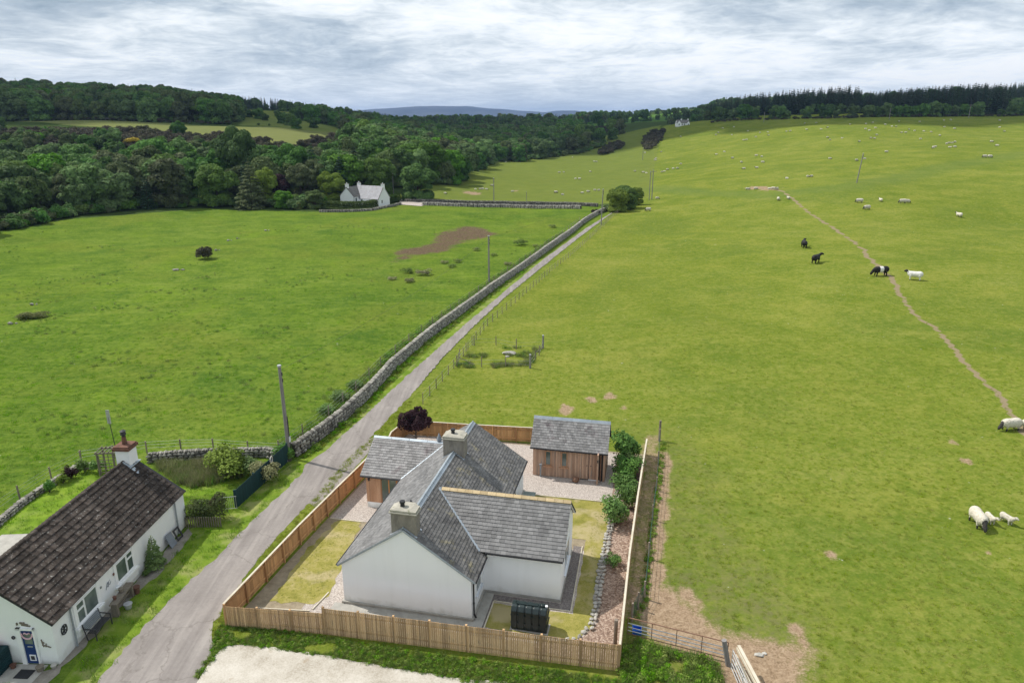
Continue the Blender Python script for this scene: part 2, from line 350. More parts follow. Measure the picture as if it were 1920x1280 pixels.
MT['wool'] = simple('sheep_fleece', (0.46, 0.42, 0.34), (0.62, 0.58, 0.49), 9, 0.95, 0.8, objr=0.25)
MT['sheepface'] = simple('sheep_face', (0.03, 0.027, 0.025), (0.06, 0.055, 0.05), 5, 0.8)
def wall_mat(name, c1, c2, scale, bstr):
    m, N = new_mat(name); tc = N('ShaderNodeTexCoord').outputs['Object']; z = N('ShaderNodeSeparateXYZ', ins={0: tc}).outputs[2]
    n = noise(N, tc, scale, 4); nf = noise(N, tc, 26, 3); col = mix(N, n, c1, c2)
    vs = N('ShaderNodeMapping', ins={'Vector': tc, 'Scale': (2.2, 2.2, 0.16)}).outputs[0]
    run = ramp(N, noise(N, vs, 1.0, 4, 0.6), [(0.53, 0.0), (0.72, 1.0)]); col = mix(N, mathn(N, 'MULTIPLY', run, 0.09), col, (0.50, 0.50, 0.47))
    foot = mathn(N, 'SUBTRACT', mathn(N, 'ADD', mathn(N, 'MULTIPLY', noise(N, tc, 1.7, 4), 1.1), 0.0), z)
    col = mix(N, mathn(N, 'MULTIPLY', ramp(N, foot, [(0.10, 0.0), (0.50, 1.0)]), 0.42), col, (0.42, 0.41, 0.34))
    finish(N, col, 0.92, nf, bstr, 0.015, 0.15); return m
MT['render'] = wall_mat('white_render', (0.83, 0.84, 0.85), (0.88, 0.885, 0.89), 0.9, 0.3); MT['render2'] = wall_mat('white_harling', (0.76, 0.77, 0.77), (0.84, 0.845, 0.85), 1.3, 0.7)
def glass_mat():
    m, N = new_mat('window_glass')
    tc = N('ShaderNodeTexCoord').outputs['Object']
    c = mix(N, ramp(N, noise(N, tc, 0.9, 2), [(0.4, 0.0), (0.6, 1.0)]), (0.07, 0.095, 0.09), (0.16, 0.19, 0.18))
    b = N('ShaderNodeBsdfPrincipled', ins={'Base Color': c, 'Roughness': 0.06, 'Specular IOR Level': 0.8})
    N('ShaderNodeOutputMaterial', ins={0: b.outputs[0]}); return m
MT['glass'] = glass_mat()
def leaf_mat(name, dark, light, hue=0.04, objr=0.5, scale=0.35, trans=0.25):
    m, N = new_mat(name); tc = N('ShaderNodeTexCoord').outputs['Object']; oi = N('ShaderNodeObjectInfo').outputs['Random']
    n = noise(N, tc, scale, 3); n2 = noise(N, tc, scale * 9, 2)
    f = ramp(N, mathn(N, 'ADD', mathn(N, 'MULTIPLY', n, 0.6), mathn(N, 'MULTIPLY', n2, 0.4)), [(0.36, 0.0), (0.64, 1.0)])
    c = mix(N, f, dark, light)
    r2 = mathn(N, 'FRACT', mathn(N, 'MULTIPLY', oi, 7.31))
    hsv = N('ShaderNodeHueSaturation', ins={'Hue': mathn(N, 'ADD', 0.5 - hue, mathn(N, 'MULTIPLY', r2, hue * 2)), 'Saturation': mathn(N, 'ADD', 0.85, mathn(N, 'MULTIPLY', r2, 0.3)),
              'Value': mathn(N, 'ADD', 1 - objr / 2, mathn(N, 'MULTIPLY', oi, objr)), 'Color': c}).outputs[0]
    d = N('ShaderNodeBsdfPrincipled', ins={'Base Color': hsv, 'Roughness': 0.75, 'Specular IOR Level': 0.15})
    t = N('ShaderNodeBsdfTranslucent', ins={'Color': hsv})
    ms = N('ShaderNodeMixShader', ins={0: trans, 1: d.outputs[0], 2: t.outputs[0]})
    N('ShaderNodeOutputMaterial', ins={0: ms.outputs[0]}); return m
LM = {}
LM['broad'] = leaf_mat('broadleaf_foliage', (0.058, 0.114, 0.036), (0.141, 0.245, 0.063), 0.014, 0.6)
LM['olive'] = leaf_mat('olive_foliage', (0.074, 0.101, 0.040), (0.151, 0.193, 0.074), 0.014, 0.5)
LM['bright'] = leaf_mat('fresh_green_foliage', (0.077, 0.147, 0.028), (0.161, 0.280, 0.049), 0.02, 0.3)
LM['yellowgreen'] = leaf_mat('yellow_green_foliage', (0.132, 0.198, 0.026), (0.264, 0.348, 0.060), 0.02, 0.3)
LM['conifer'] = leaf_mat('conifer_needles', (0.026, 0.053, 0.030), (0.063, 0.102, 0.050), 0.02, 0.5, 0.5, 0.1)
LM['conifer2'] = leaf_mat('young_conifer_needles', (0.045, 0.080, 0.035), (0.096, 0.147, 0.058), 0.02, 0.5, 0.5, 0.1)
LM['gorse'] = leaf_mat('gorse_heather', (0.045, 0.042, 0.027), (0.098, 0.093, 0.051), 0.04, 0.6, 0.8, 0.1)
LM['copper'] = leaf_mat('copper_leaves', (0.020, 0.010, 0.014), (0.055, 0.028, 0.034), 0.01, 0.2)
LM['yellow'] = leaf_mat('yellow_gorse_flowers', (0.35, 0.27, 0.02), (0.50, 0.40, 0.03), 0.01, 0.1)
LM['grass'] = leaf_mat('grass_blades', (0.21, 0.27, 0.026), (0.36, 0.41, 0.06), 0.02, 0.35, 0.6, 0.5)
LM['grass_left'] = leaf_mat('lush_grass_blades', (0.12, 0.24, 0.018), (0.25, 0.40, 0.04), 0.02, 0.5, 0.6, 0.5)
LM['weeds'] = leaf_mat('nettles_and_docks', (0.13, 0.25, 0.030), (0.30, 0.43, 0.065), 0.03, 0.5, 1.2, 0.4)
LM['rush'] = leaf_mat('rush_clumps', (0.10, 0.17, 0.035), (0.22, 0.29, 0.07), 0.04, 0.5, 1.2, 0.4)
LM['straw'] = leaf_mat('dry_seeding_grass', (0.17, 0.185, 0.075), (0.30, 0.30, 0.15), 0.02, 0.4, 1.2, 0.35)
LM['garden'] = leaf_mat('garden_shrub_leaves', (0.075, 0.15, 0.038), (0.21, 0.32, 0.09), 0.02, 0.4, 1.5)
LM['hedge'] = leaf_mat('clipped_hedge_leaves', (0.040, 0.075, 0.018), (0.11, 0.15, 0.04), 0.02, 0.2, 1.0)
# ------------------------------------------------------------------ ground sheet
def axis(lo, hi, near_lo, near_hi, s0, grow, smax=260):
    pts = list(np.arange(near_lo, near_hi, s0))
    p, s = near_hi, s0
    while p < hi: pts.append(p); s = min(s * (1 + grow), smax); p += s
    pts.append(hi); p, s = near_lo, s0
    left = []
    while True:
        s = min(s * (1 + grow), smax); p -= s
        if p <= lo: left.append(lo); break
        left.append(p)
    return np.array(left[::-1] + pts)
gx = axis(-14000, 14000, -40, 34, 0.36, 0.0115); gy = axis(-400, 14500, 24, 80, 0.36, 0.0085)
GX, GY = np.meshgrid(gx, gy); GZ = T(GX, GY)
nx, ny = len(gx), len(gy)
BARE_PX = {  # bare soil patches and paths, traced on the ground
    'soil': [[(728, 494), (738, 470), (800, 458), (815, 440), (870, 422), (905, 426), (940, 438), (925, 446), (880, 452), (835, 474), (790, 478), (760, 492)]],
    'mud': [[(1193, 1150), (1205, 1118), (1240, 1120), (1275, 1145), (1290, 1160), (1330, 1185), (1350, 1205), (1372, 1200), (1440, 1212), (1495, 1222), (1485, 1260), (1470, 1300), (1370, 1300), (1360, 1235), (1290, 1215), (1215, 1180)]],
}
soil = np.zeros(GX.shape)
n1 = vnoise(GX, GY, 2.2) - .5; n2 = vnoise(GX + 9, GY, 0.8) - .5
for k, lst in BARE_PX.items():
    for pl in lst:
        w = pxpoly(pl); jit = 1.4 if k == 'soil' else 0.7
        dd_ = seg_dist(GX, GY, list(w) + [w[0]]); ins_ = in_poly(GX, GY, w); sdv = np.where(ins_, dd_, -dd_) + n1 * jit * 2; soil = np.maximum(soil, sstep(-1.6 * jit, 1.8 * jit, sdv + (.9 if k == 'mud' else 0)) * 1.05)
TRACK = [(1398, 352), (1460, 356), (1492, 378), (1510, 392), (1550, 420), (1580, 440), (1622, 470), (1628, 482), (1648, 500), (1665, 515), (1678, 530), (1686, 548), (1700, 570), (1722, 595), (1758, 620), (1790, 655), (1830, 700), (1868, 738), (1890, 765), (1906, 788), (1925, 812), (1990, 880)]
TW = pxpoly(TRACK); dt = seg_dist(GX + n1 * .9, GY + n1 * .6, TW)
tw = np.where(GY > 95, 0.28, 0.20)
track = 1 - sstep(tw * .7, tw * 1.3 + .12, dt)
rfd = seg_dist(GX, GY, [at_z(1222, 1120), at_z(1228, 1040), at_z(1238, 930), at_z(1246, 850)])        # worn strip beside the netting
worn = (1 - sstep(.25, .8, rfd + n2 * .5)) * 0.95
worn = np.maximum(worn, (1 - sstep(.4, 1.0, seg_dist(GX, GY, [at_z(1193, 1130), at_z(1201, 1040), at_z(1214, 900), at_z(1224, 824)]) + n2 * .8 + n1 * .5)) * .62)
for (px_, py_, rr) in [(1145, 743, .9), (1110, 750, .7), (1062, 768, .9), (1170, 765, .5), (965, 358, 2), (1420, 352, 4.5), (1440, 354, 4), (885, 362, 4.5), (1808, 862, .5), (1850, 1035, .3), (1560, 40 + 1000, .4), (1300, 1130, 1.0), (1500, 1190, .7), (1790, 830, .5)]:
    w = at_px(px_, py_); worn = np.maximum(worn, 0.85 * (1 - sstep(rr * .4, rr, np.hypot(GX - w[0], (GY - w[1]) * .6) + n2 * rr * .9)))
droad = seg_dist(GX, GY, RC)
rmask = 1 - sstep(1.6, 2.3, droad)
GZ = GZ - 0.05 * rmask * sstep(60, 70, GY)
# split line between the lush left pasture and the grazed hill on the right
split = RC + [at_px(1190, 372)[:2], at_px(1222, 300)[:2], at_px(1240, 240)[:2], (1500, 4000)]
sy = np.array([p[1] for p in split]); sx = np.array([p[0] for p in split])
right = sstep(-3, 3, GX - np.interp(GY, sy, sx))
mid_field = in_poly(GX, GY, pxpoly([(735, 372), (1120, 384), (1215, 370), (1240, 235), (1000, 285), (850, 300), (820, 340)])).astype(float)
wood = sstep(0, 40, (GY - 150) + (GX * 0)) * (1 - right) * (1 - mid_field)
MEADOW = [pxpoly([(20, 226), (330, 232), (450, 238), (560, 243), (645, 250), (605, 262), (540, 276), (500, 268), (455, 266), (400, 252), (330, 254), (250, 247), (230, 240), (120, 234)]),
          pxpoly([(462, 206), (500, 207), (545, 213), (548, 224), (640, 241), (640, 256), (560, 246), (520, 238), (450, 236)])]
meadow = np.maximum(in_poly(GX, GY, MEADOW[0]) * 1.0, in_poly(GX, GY, MEADOW[1]) * 0.6)
left_open = in_poly(GX, GY, pxpoly([(-500, 1000), (-400, 470), (0, 436), (130, 410), (300, 398), (380, 390), (450, 394), (620, 398), (740, 385), (780, 384), (1110, 386), (1180, 390), (1000, 600), (700, 1000)]))
wood = np.where(left_open, 0, wood)
wood = np.where(GY < 150, 0, wood) * (1 - (meadow > 0))
wood = np.maximum(wood, sstep(540, 600, GY) * right * 0)
crop = np.zeros(GX.shape)
CROPX = [(1070, 238), (1180, 218), (1290, 208), (1310, 214), (1290, 226), (1195, 230), (1100, 240)]
for pl in ([(1070, 238), (1180, 218), (1290, 208), (1310, 214), (1290, 226), (1195, 230), (1100, 240)], [(1830, 214), (1838, 198), (1930, 196), (1940, 212)]):
    crop = np.maximum(crop, in_poly(GX, GY, pxpoly(pl)) * 1.0)
# drier, rushy line where the hill field folds, and the sheep-worn ground round the lone pole
fold = 1 - sstep(2, 9, seg_dist(GX, GY, pxpoly([(1225, 352), (1330, 362), (1440, 366), (1600, 348), (1750, 318), (1850, 300), (1925, 286)])))
_c1, _c2 = at_z(1290, 1150), at_z(1260, 1010)
trodden = np.maximum(1 - sstep(2.5, 8.5, np.hypot(GX - _c1[0] - 1, (GY - _c1[1])) + n1 * 3), .6 * (1 - sstep(1.0, 4.0, np.abs(GX - 12) + n1 * 2)) * sstep(24, 30, GY) * (1 - sstep(48, 62, GY)))
V = np.stack([GX, GY, GZ], -1).reshape(-1, 3)
ii = (np.arange(ny - 1)[:, None] * nx + np.arange(nx - 1)[None]).ravel()
F = np.stack([ii, ii + 1, ii + nx + 1, ii + nx], -1)

def ground_mat():
    m, N = new_mat('pasture_ground')
    pos = N('ShaderNodeNewGeometry').outputs['Position']
    at = lambda n: N('ShaderNodeAttribute', attribute_name=n).outputs['Fac']
    big = noise(N, pos, 0.022, 4, 0.6); midn = noise(N, pos, 0.16, 4, 0.6); med = noise(N, pos, 0.8, 5, 0.65)
    sm = noise(N, pos, 2.6, 5, 0.7); fn = noise(N, pos, 9, 4, 0.7)
    st = N('ShaderNodeMapping', ins={'Vector': pos, 'Rotation': (0, 0, R(-14)), 'Scale': (0.35, 1.3, 1)}).outputs[0]
    streak = noise(N, st, 0.55, 5, 0.62, 0.5)
    def comb(*ws):
        t = None
        for s_, w_ in ws:
            x = mathn(N, 'MULTIPLY', s_, w_); t = x if t is None else mathn(N, 'ADD', t, x)
        return t
    gL = ramp(N, comb((big, .20), (midn, .2), (streak, .25), (sm, .18), (fn, .17)), [(0.37, (0.034, 0.072, 0.006)), (0.45, (0.066, 0.115, 0.011)), (0.51, (0.096, 0.150, 0.014)), (0.60, (0.150, 0.195, 0.030))])
    tuft = ramp(N, comb((med, .5), (sm, .35), (midn, .15)), [(0.38, 1.0), (0.46, 0.0)])
    gL = mix(N, mathn(N, 'MULTIPLY', tuft, 0.55), gL, (0.034, 0.090, 0.012))
    gR = ramp(N, comb((big, .2), (midn, .18), (streak, .12), (sm, .28), (fn, .22)), [(0.38, (0.082, 0.115, 0.007)), (0.45, (0.108, 0.142, 0.013)), (0.51, (0.138, 0.170, 0.018)), (0.61, (0.208, 0.213, 0.050))])
    tuftr = ramp(N, comb((med, .45), (fn, .3), (midn, .25)), [(0.40, 1.0), (0.50, 0.0)])
    gR = mix(N, mathn(N, 'MULTIPLY', tuftr, 0.34), gR, (0.082, 0.132, 0.012))
    pA = noise(N, pos, 0.045, 5, 0.62, 0.6); pB = noise(N, N('ShaderNodeVectorMath', operation='ADD', ins={0: pos, 1: (310.0, 70.0, 0.0)}).outputs[0], 0.11, 5, 0.65, 0.4)
    gL = mix(N, mathn(N, 'MULTIPLY', ramp(N, pA, [(0.50, 0.0), (0.64, 1.0)]), 0.60), gL, (0.122, 0.148, 0.018))
    gL = mix(N, mathn(N, 'MULTIPLY', ramp(N, pB, [(0.34, 1.0), (0.47, 0.0)]), 0.50), gL, (0.040, 0.092, 0.012))
    gL = mix(N, mathn(N, 'MULTIPLY', ramp(N, pB, [(0.55, 0.0), (0.66, 1.0)]), 0.45), gL, (0.120, 0.190, 0.008))
    gR = mix(N, mathn(N, 'MULTIPLY', ramp(N, pA, [(0.36, 1.0), (0.50, 0.0)]), 0.45), gR, (0.085, 0.128, 0.018))
    gR = mix(N, mathn(N, 'MULTIPLY', ramp(N, pB, [(0.52, 0.0), (0.64, 1.0)]), 0.45), gR, (0.205, 0.208, 0.034))
    gR = mix(N, mathn(N, 'MULTIPLY', ramp(N, pB, [(0.34, 1.0), (0.46, 0.0)]), 0.35), gR, (0.075, 0.120, 0.014))
    g = mix(N, at('right'), gL, gR)
    f1 = noise(N, pos, 1.35, 3, 0.6); f2 = noise(N, pos, 4.6, 3, 0.65)
    mot = mathn(N, 'ADD', mathn(N, 'MULTIPLY', f1, .5), mathn(N, 'MULTIPLY', f2, .5))
    g = mix(N, mathn(N, 'MULTIPLY', ramp(N, mot, [(0.40, 1.0), (0.50, 0.0)]), 0.42), g, mix(N, at('right'), (0.030, 0.078, 0.006), (0.062, 0.108, 0.007)))
    g = mix(N, mathn(N, 'MULTIPLY', ramp(N, mot, [(0.51, 0.0), (0.60, 1.0)]), 0.36), g, mix(N, at('right'), (0.160, 0.205, 0.028), (0.225, 0.220, 0.048)))
    near_ = mathn(N, 'MULTIPLY', at('trodden'), ramp(N, mathn(N, 'ADD', mathn(N, 'MULTIPLY', med, .5), mathn(N, 'MULTIPLY', sm, .5)), [(0.40, 0.0), (0.60, 1.0)]))
    g = mix(N, mathn(N, 'MULTIPLY', near_, 0.75), g, (0.125, 0.120, 0.050))
    g = mix(N, mathn(N, 'MULTIPLY', at('midfield'), 0.75), g, mix(N, midn, (0.095, 0.125, 0.022), (0.15, 0.165, 0.035)))
    g = mix(N, mathn(N, 'MULTIPLY', at('fold'), 0.38), g, (0.085, 0.130, 0.032))
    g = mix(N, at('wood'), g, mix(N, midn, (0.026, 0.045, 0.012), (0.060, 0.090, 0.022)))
    g = mix(N, at('meadow'), g, mix(N, midn, (0.115, 0.135, 0.040), (0.155, 0.165, 0.055)))
    g = mix(N, at('crop'), g, mix(N, midn, (0.055, 0.115, 0.018), (0.08, 0.15, 0.026)))
    edge = mathn(N, 'ADD', mathn(N, 'MULTIPLY', sm, 0.5), mathn(N, 'MULTIPLY', fn, 0.5))
    sf = mathn(N, 'ADD', at('soil'), mathn(N, 'MULTIPLY', mathn(N, 'SUBTRACT', mathn(N, 'ADD', mathn(N, 'MULTIPLY', edge, 0.6), mathn(N, 'MULTIPLY', med, 0.4)), 0.5), 3.4))
    sfm = ramp(N, sf, [(0.55, 0.0), (1.02, 1.0)])
    soilc = ramp(N, comb((sm, .5), (fn, .5)), [(0.36, (0.048, 0.033, 0.022)), (0.5, (0.098, 0.067, 0.044)), (0.64, (0.20, 0.142, 0.09))])
    g = mix(N, sfm, g, soilc)
    mf = mathn(N, 'ADD', at('mud'), mathn(N, 'MULTIPLY', mathn(N, 'SUBTRACT', mathn(N, 'ADD', mathn(N, 'MULTIPLY', edge, 0.6), mathn(N, 'MULTIPLY', med, 0.4)), 0.5), 2.4))
    mudc = ramp(N, comb((sm, .5), (fn, .5)), [(0.36, (0.15, 0.095, 0.06)), (0.5, (0.27, 0.185, 0.12)), (0.64, (0.38, 0.28, 0.19))])
    g = mix(N, ramp(N, mf, [(0.30, 0.0), (0.80, 0.94)]), g, mudc)
    tf = mathn(N, 'ADD', at('track'), mathn(N, 'MULTIPLY', mathn(N, 'SUBTRACT', edge, 0.5), 0.9))
    g = mix(N, ramp(N, tf, [(0.35, 0.0), (0.6, 1.0)]), g, mix(N, fn, (0.15, 0.115, 0.062), (0.28, 0.225, 0.14)))
    white = ramp(N, noise(N, pos, 1.9, 2, 0.5), [(0.755, 0.0), (0.775, 0.6)])
    g = mix(N, white, g, (0.42, 0.42, 0.36))
    g = N('ShaderNodeHueSaturation', ins={'Hue': 0.5, 'Saturation': 0.955, 'Value': 1.09, 'Color': g}).outputs[0]
    h = comb((med, .5), (sm, .3), (fn, .12), (streak, .4))
    b = N('ShaderNodeBump', ins={'Height': h, 'Strength': 0.55, 'Distance': 0.35}).outputs[0]
    bb = N('ShaderNodeBsdfPrincipled', ins={'Base Color': g, 'Roughness': 1.0, 'Specular IOR Level': 0.0, 'Normal': b})
    N('ShaderNodeOutputMaterial', ins={0: bb.outputs[0]}); return m
gm = np_mesh('ground', V, F, ground_mat(), smooth=True)
is_mud = in_poly(GX, GY, [(3, 20), (3, 60), (20, 60), (20, 20)])
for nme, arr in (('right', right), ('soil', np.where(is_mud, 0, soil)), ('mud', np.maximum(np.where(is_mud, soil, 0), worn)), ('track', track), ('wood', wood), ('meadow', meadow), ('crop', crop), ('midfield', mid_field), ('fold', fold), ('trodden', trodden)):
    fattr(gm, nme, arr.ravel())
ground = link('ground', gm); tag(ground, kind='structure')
# fast height lookup on the same sheet
def gz(x, y):
    i = int(np.clip(np.searchsorted(gx, x) - 1, 0, nx - 2)); j = int(np.clip(np.searchsorted(gy, y) - 1, 0, ny - 2))
    fx = (x - gx[i]) / (gx[i + 1] - gx[i]); fy = (y - gy[j]) / (gy[j + 1] - gy[j])
    return float((GZ[j, i] * (1 - fx) + GZ[j, i + 1] * fx) * (1 - fy) + (GZ[j + 1, i] * (1 - fx) + GZ[j + 1, i + 1] * fx) * fy)
def gza(X, Y):
    i = np.clip(np.searchsorted(gx, X) - 1, 0, nx - 2); j = np.clip(np.searchsorted(gy, Y) - 1, 0, ny - 2)
    fx = (X - gx[i]) / (gx[i + 1] - gx[i]); fy = (Y - gy[j]) / (gy[j + 1] - gy[j])
    return (GZ[j, i] * (1 - fx) + GZ[j, i + 1] * fx) * (1 - fy) + (GZ[j + 1, i] * (1 - fx) + GZ[j + 1, i + 1] * fx) * fy

# ------------------------------------------------------------------ distant moorland hills
def far_hill(name, prof, Y, depth, col1, col2):
    xs = np.linspace(prof[0][0], prof[-1][0], 160); ys = np.interp(xs, [p[0] for p in prof], [p[1] for p in prof])
    rows = 26; V = []; F = []
    for r in range(rows):
        t = r / (rows - 1)
        for x, y in zip(xs, ys):
            X, _, Z = at_Y(x, y, Y)
            prof_ = math.sin(math.pi * (0.5 + 0.5 * abs(t - .5) * 2)) if False else (1 - (abs(t - 0.5) * 2) ** 1.6)
            yy = Y + (t - .5) * depth
            nz = (vnoise(np.array([X]), np.array([yy]), 900)[0] - .5) * 50 * (1 if t != .5 else .2) + (vnoise(np.array([X]), np.array([yy]), 260)[0] - .5) * 16
            V.append((X * (1 + (t - .5) * .04), yy, max(-5, (Z - 4) * prof_ + nz * prof_)))
    n = len(xs)
    for r in range(rows - 1):
        for i in range(n - 1): F.append((r * n + i, r * n + i + 1, (r + 1) * n + i + 1, (r + 1) * n + i))
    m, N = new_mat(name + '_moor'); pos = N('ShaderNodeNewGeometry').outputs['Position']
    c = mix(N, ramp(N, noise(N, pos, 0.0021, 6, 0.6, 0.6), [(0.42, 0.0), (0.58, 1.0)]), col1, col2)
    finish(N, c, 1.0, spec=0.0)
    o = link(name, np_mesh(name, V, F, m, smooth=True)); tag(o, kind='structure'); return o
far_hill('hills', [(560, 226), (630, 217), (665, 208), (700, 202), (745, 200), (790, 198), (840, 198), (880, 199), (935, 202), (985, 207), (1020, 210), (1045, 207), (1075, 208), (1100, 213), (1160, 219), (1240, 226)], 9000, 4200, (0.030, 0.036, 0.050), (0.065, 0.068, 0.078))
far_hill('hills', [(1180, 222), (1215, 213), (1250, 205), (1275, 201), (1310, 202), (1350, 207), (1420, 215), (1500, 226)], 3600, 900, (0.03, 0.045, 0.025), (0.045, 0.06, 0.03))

# ------------------------------------------------------------------ made ground: road, gravel, lawns, concrete, all thin sheets stepping up
def tri_sheet(name, poly, lift, mat_, step=0.8, follow=True, jag=0.0, kind='structure', parent=None):
    "a filled outline, cut on a grid so that it can follow the ground"
    bm = bmesh.new(); pts = []
    n = len(poly); rr = random.Random(len(poly) * 7 + int(lift * 1e4))
    for i in range(n):
        x0, y0 = poly[i][:2]; x1, y1 = poly[(i + 1) % n][:2]; L = math.hypot(x1 - x0, y1 - y0); k = max(1, int(L / (0.35 if jag and L < 25 else step * 1.5)))
        for j in range(k):
            t = j / k; a = jag * (rr.random() - .5) * 2
            pts.append((x0 + (x1 - x0) * t - (y1 - y0) / max(L, .01) * a, y0 + (y1 - y0) * t + (x1 - x0) / max(L, .01) * a))
    vs = [bm.verts.new((p[0], p[1], 0)) for p in pts]; bm.faces.new(vs)
    xs = [p[0] for p in pts]; ys = [p[1] for p in pts]
    def cuts(lo, hi, ax):
        c = lo
        while c < hi:
            bmesh.ops.bisect_plane(bm, geom=bm.verts[:] + bm.edges[:] + bm.faces[:], plane_co=(c, c, 0), plane_no=ax)
            c += step if abs(c) < 90 else step * 2.5
    if follow: cuts(min(xs) + .3, max(xs), (1, 0, 0)); cuts(min(ys) + .3, max(ys), (0, 1, 0))
    if follow: bmesh.ops.triangulate(bm, faces=bm.faces[:])
    else:
        from mathutils.geometry import tessellate_polygon
        bm.free(); bm = bmesh.new(); tv_ = [Vector((p[0], p[1], 0)) for p in pts]; bv = [bm.verts.new(p) for p in tv_]
        for t3 in tessellate_polygon([tv_]):
            try: bm.faces.new([bv[i] for i in t3])
            except ValueError: pass
    vx = np.array([v.co.x for v in bm.verts]); vy = np.array([v.co.y for v in bm.verts])
    vz = (T(vx, vy) if follow == 'T' else (gza(vx, vy) if follow else vx * 0)) + lift
    bm.normal_update()
    for f in bm.faces:
        if f.normal.z < 0: f.normal_flip()
        f.smooth = bool(follow)
    for v, z in zip(bm.verts, vz): v.co.z = z
    bm.normal_update()
    me = bpy.data.meshes.new(name); bm.to_mesh(me); bm.free(); me.materials.append(mat_)
    o = link(name, me, parent); tag(o, kind=kind); return o
def gravel_mat(name, a, b, c, sc_=22):
    m, N = new_mat(name); pos = N('ShaderNodeNewGeometry').outputs['Position']
    vor = N('ShaderNodeTexVoronoi', ins={'Vector': pos, 'Scale': sc_}); r = N('ShaderNodeSeparateColor', ins={0: vor.outputs['Color']}).outputs[0]
    cc = ramp(N, r, [(0.0, a), (0.5, b), (1.0, c)])
    cc = mix(N, mathn(N, 'MULTIPLY', noise(N, pos, 1.2, 4), 0.5), cc, b)
    finish(N, cc, 0.9, mathn(N, 'SUBTRACT', 1.0, vor.outputs['Distance']), 0.8, 0.03, 0.2); return m
GRAVEL = gravel_mat('pink_grey_gravel', (0.24, 0.20, 0.18), (0.42, 0.365, 0.325), (0.60, 0.54, 0.49))
GRAVEL_D = gravel_mat('dark_gravel_strip', (0.10, 0.085, 0.08), (0.18, 0.155, 0.145), (0.30, 0.27, 0.25))
CHIPS = gravel_mat('wood_chip_mulch', (0.12, 0.075, 0.055), (0.27, 0.19, 0.145), (0.48, 0.38, 0.31), 13)
def tarmac():
    m, N = new_mat('worn_tarmac'); pos = N('ShaderNodeNewGeometry').outputs['Position']
    a = noise(N, pos, 0.35, 5, 0.6); b = noise(N, pos, 5, 5, 0.6); c = noise(N, pos, 60, 2)
    mp = N('ShaderNodeMapping', ins={'Vector': pos, 'Rotation': (0, 0, R(14)), 'Scale': (1.6, 0.10, 1)}).outputs[0]; s = noise(N, mp, 1.3, 4, 0.6)
    f = mathn(N, 'ADD', mathn(N, 'ADD', mathn(N, 'MULTIPLY', a, .3), mathn(N, 'MULTIPLY', s, .45)), mathn(N, 'ADD', mathn(N, 'MULTIPLY', b, .15), mathn(N, 'MULTIPLY', c, .1)))
    col = ramp(N, f, [(0.36, (0.175, 0.155, 0.143)), (0.5, (0.24, 0.215, 0.20)), (0.62, (0.315, 0.285, 0.262))])
    crack = N('ShaderNodeTexVoronoi', feature='DISTANCE_TO_EDGE', ins={'Vector': N('ShaderNodeVectorMath', operation='ADD', ins={0: pos, 1: noise(N, pos, 1.5, 3, out='Color')}).outputs[0], 'Scale': 0.22}).outputs['Distance']
    col = mix(N, ramp(N, crack, [(0.0, 0.45), (0.012, 0.0)]), col, (0.12, 0.105, 0.09))
    finish(N, col, 0.92, c, 0.3, 0.01, 0.2); return m
def concrete():
    m, N = new_mat('old_concrete'); pos = N('ShaderNodeNewGeometry').outputs['Position']
    f = mathn(N, 'ADD', mathn(N, 'MULTIPLY', noise(N, pos, 0.6, 5, 0.6), .6), mathn(N, 'MULTIPLY', noise(N, pos, 14, 3), .4))
    col = ramp(N, f, [(0.36, (0.33, 0.29, 0.235)), (0.48, (0.44, 0.40, 0.34)), (0.62, (0.53, 0.49, 0.43))])
    col = mix(N, ramp(N, noise(N, pos, 1.1, 3, 0.5), [(0.66, 0.0), (0.74, 0.65)]), col, (0.28, 0.20, 0.125))
    finish(N, col, 0.92, noise(N, pos, 22, 4), 0.35, 0.012, 0.2); return m
def lawn(name, dry, a, b, c):
    m, N = new_mat(name); pos = N('ShaderNodeNewGeometry').outputs['Position']
    f = mathn(N, 'ADD', mathn(N, 'ADD', mathn(N, 'MULTIPLY', noise(N, pos, 0.35, 3), .35), mathn(N, 'MULTIPLY', noise(N, pos, 1.6, 4, 0.6), .35)), mathn(N, 'MULTIPLY', noise(N, pos, 16, 4, 0.7), .3))
    col = ramp(N, f, [(0.38, a), (0.5, b), (0.62, c)])
    col = mix(N, mathn(N, 'MULTIPLY', ramp(N, noise(N, pos, 0.5, 4, 0.6), [(0.5, 0.0), (0.62, 1.0)]), dry), col, (0.40, 0.33, 0.19))
    finish(N, col, 0.95, noise(N, pos, 24, 3), 0.5, 0.03, 0.05); return m
LAWN_G = lawn('garden_lawn', 0.75, (0.155, 0.155, 0.032), (0.265, 0.240, 0.062), (0.36, 0.30, 0.13))
LAWN_C = lawn('cottage_lawn', 0.12, (0.085, 0.155, 0.014), (0.14, 0.225, 0.020), (0.19, 0.265, 0.030))
VERGE = lawn('road_verge', 0.35, (0.075, 0.135, 0.014), (0.135, 0.205, 0.022), (0.20, 0.25, 0.04))
TAR, CONC = tarmac(), concrete()
DRYSOIL = simple('dry_bare_soil', (0.20, 0.16, 0.105), (0.32, 0.265, 0.185), 2.5, 0.95, 0.5)
DUST = simple('verge_dry_edge', (0.16, 0.165, 0.05), (0.24, 0.22, 0.09), 3.0, 0.95, 0.5)

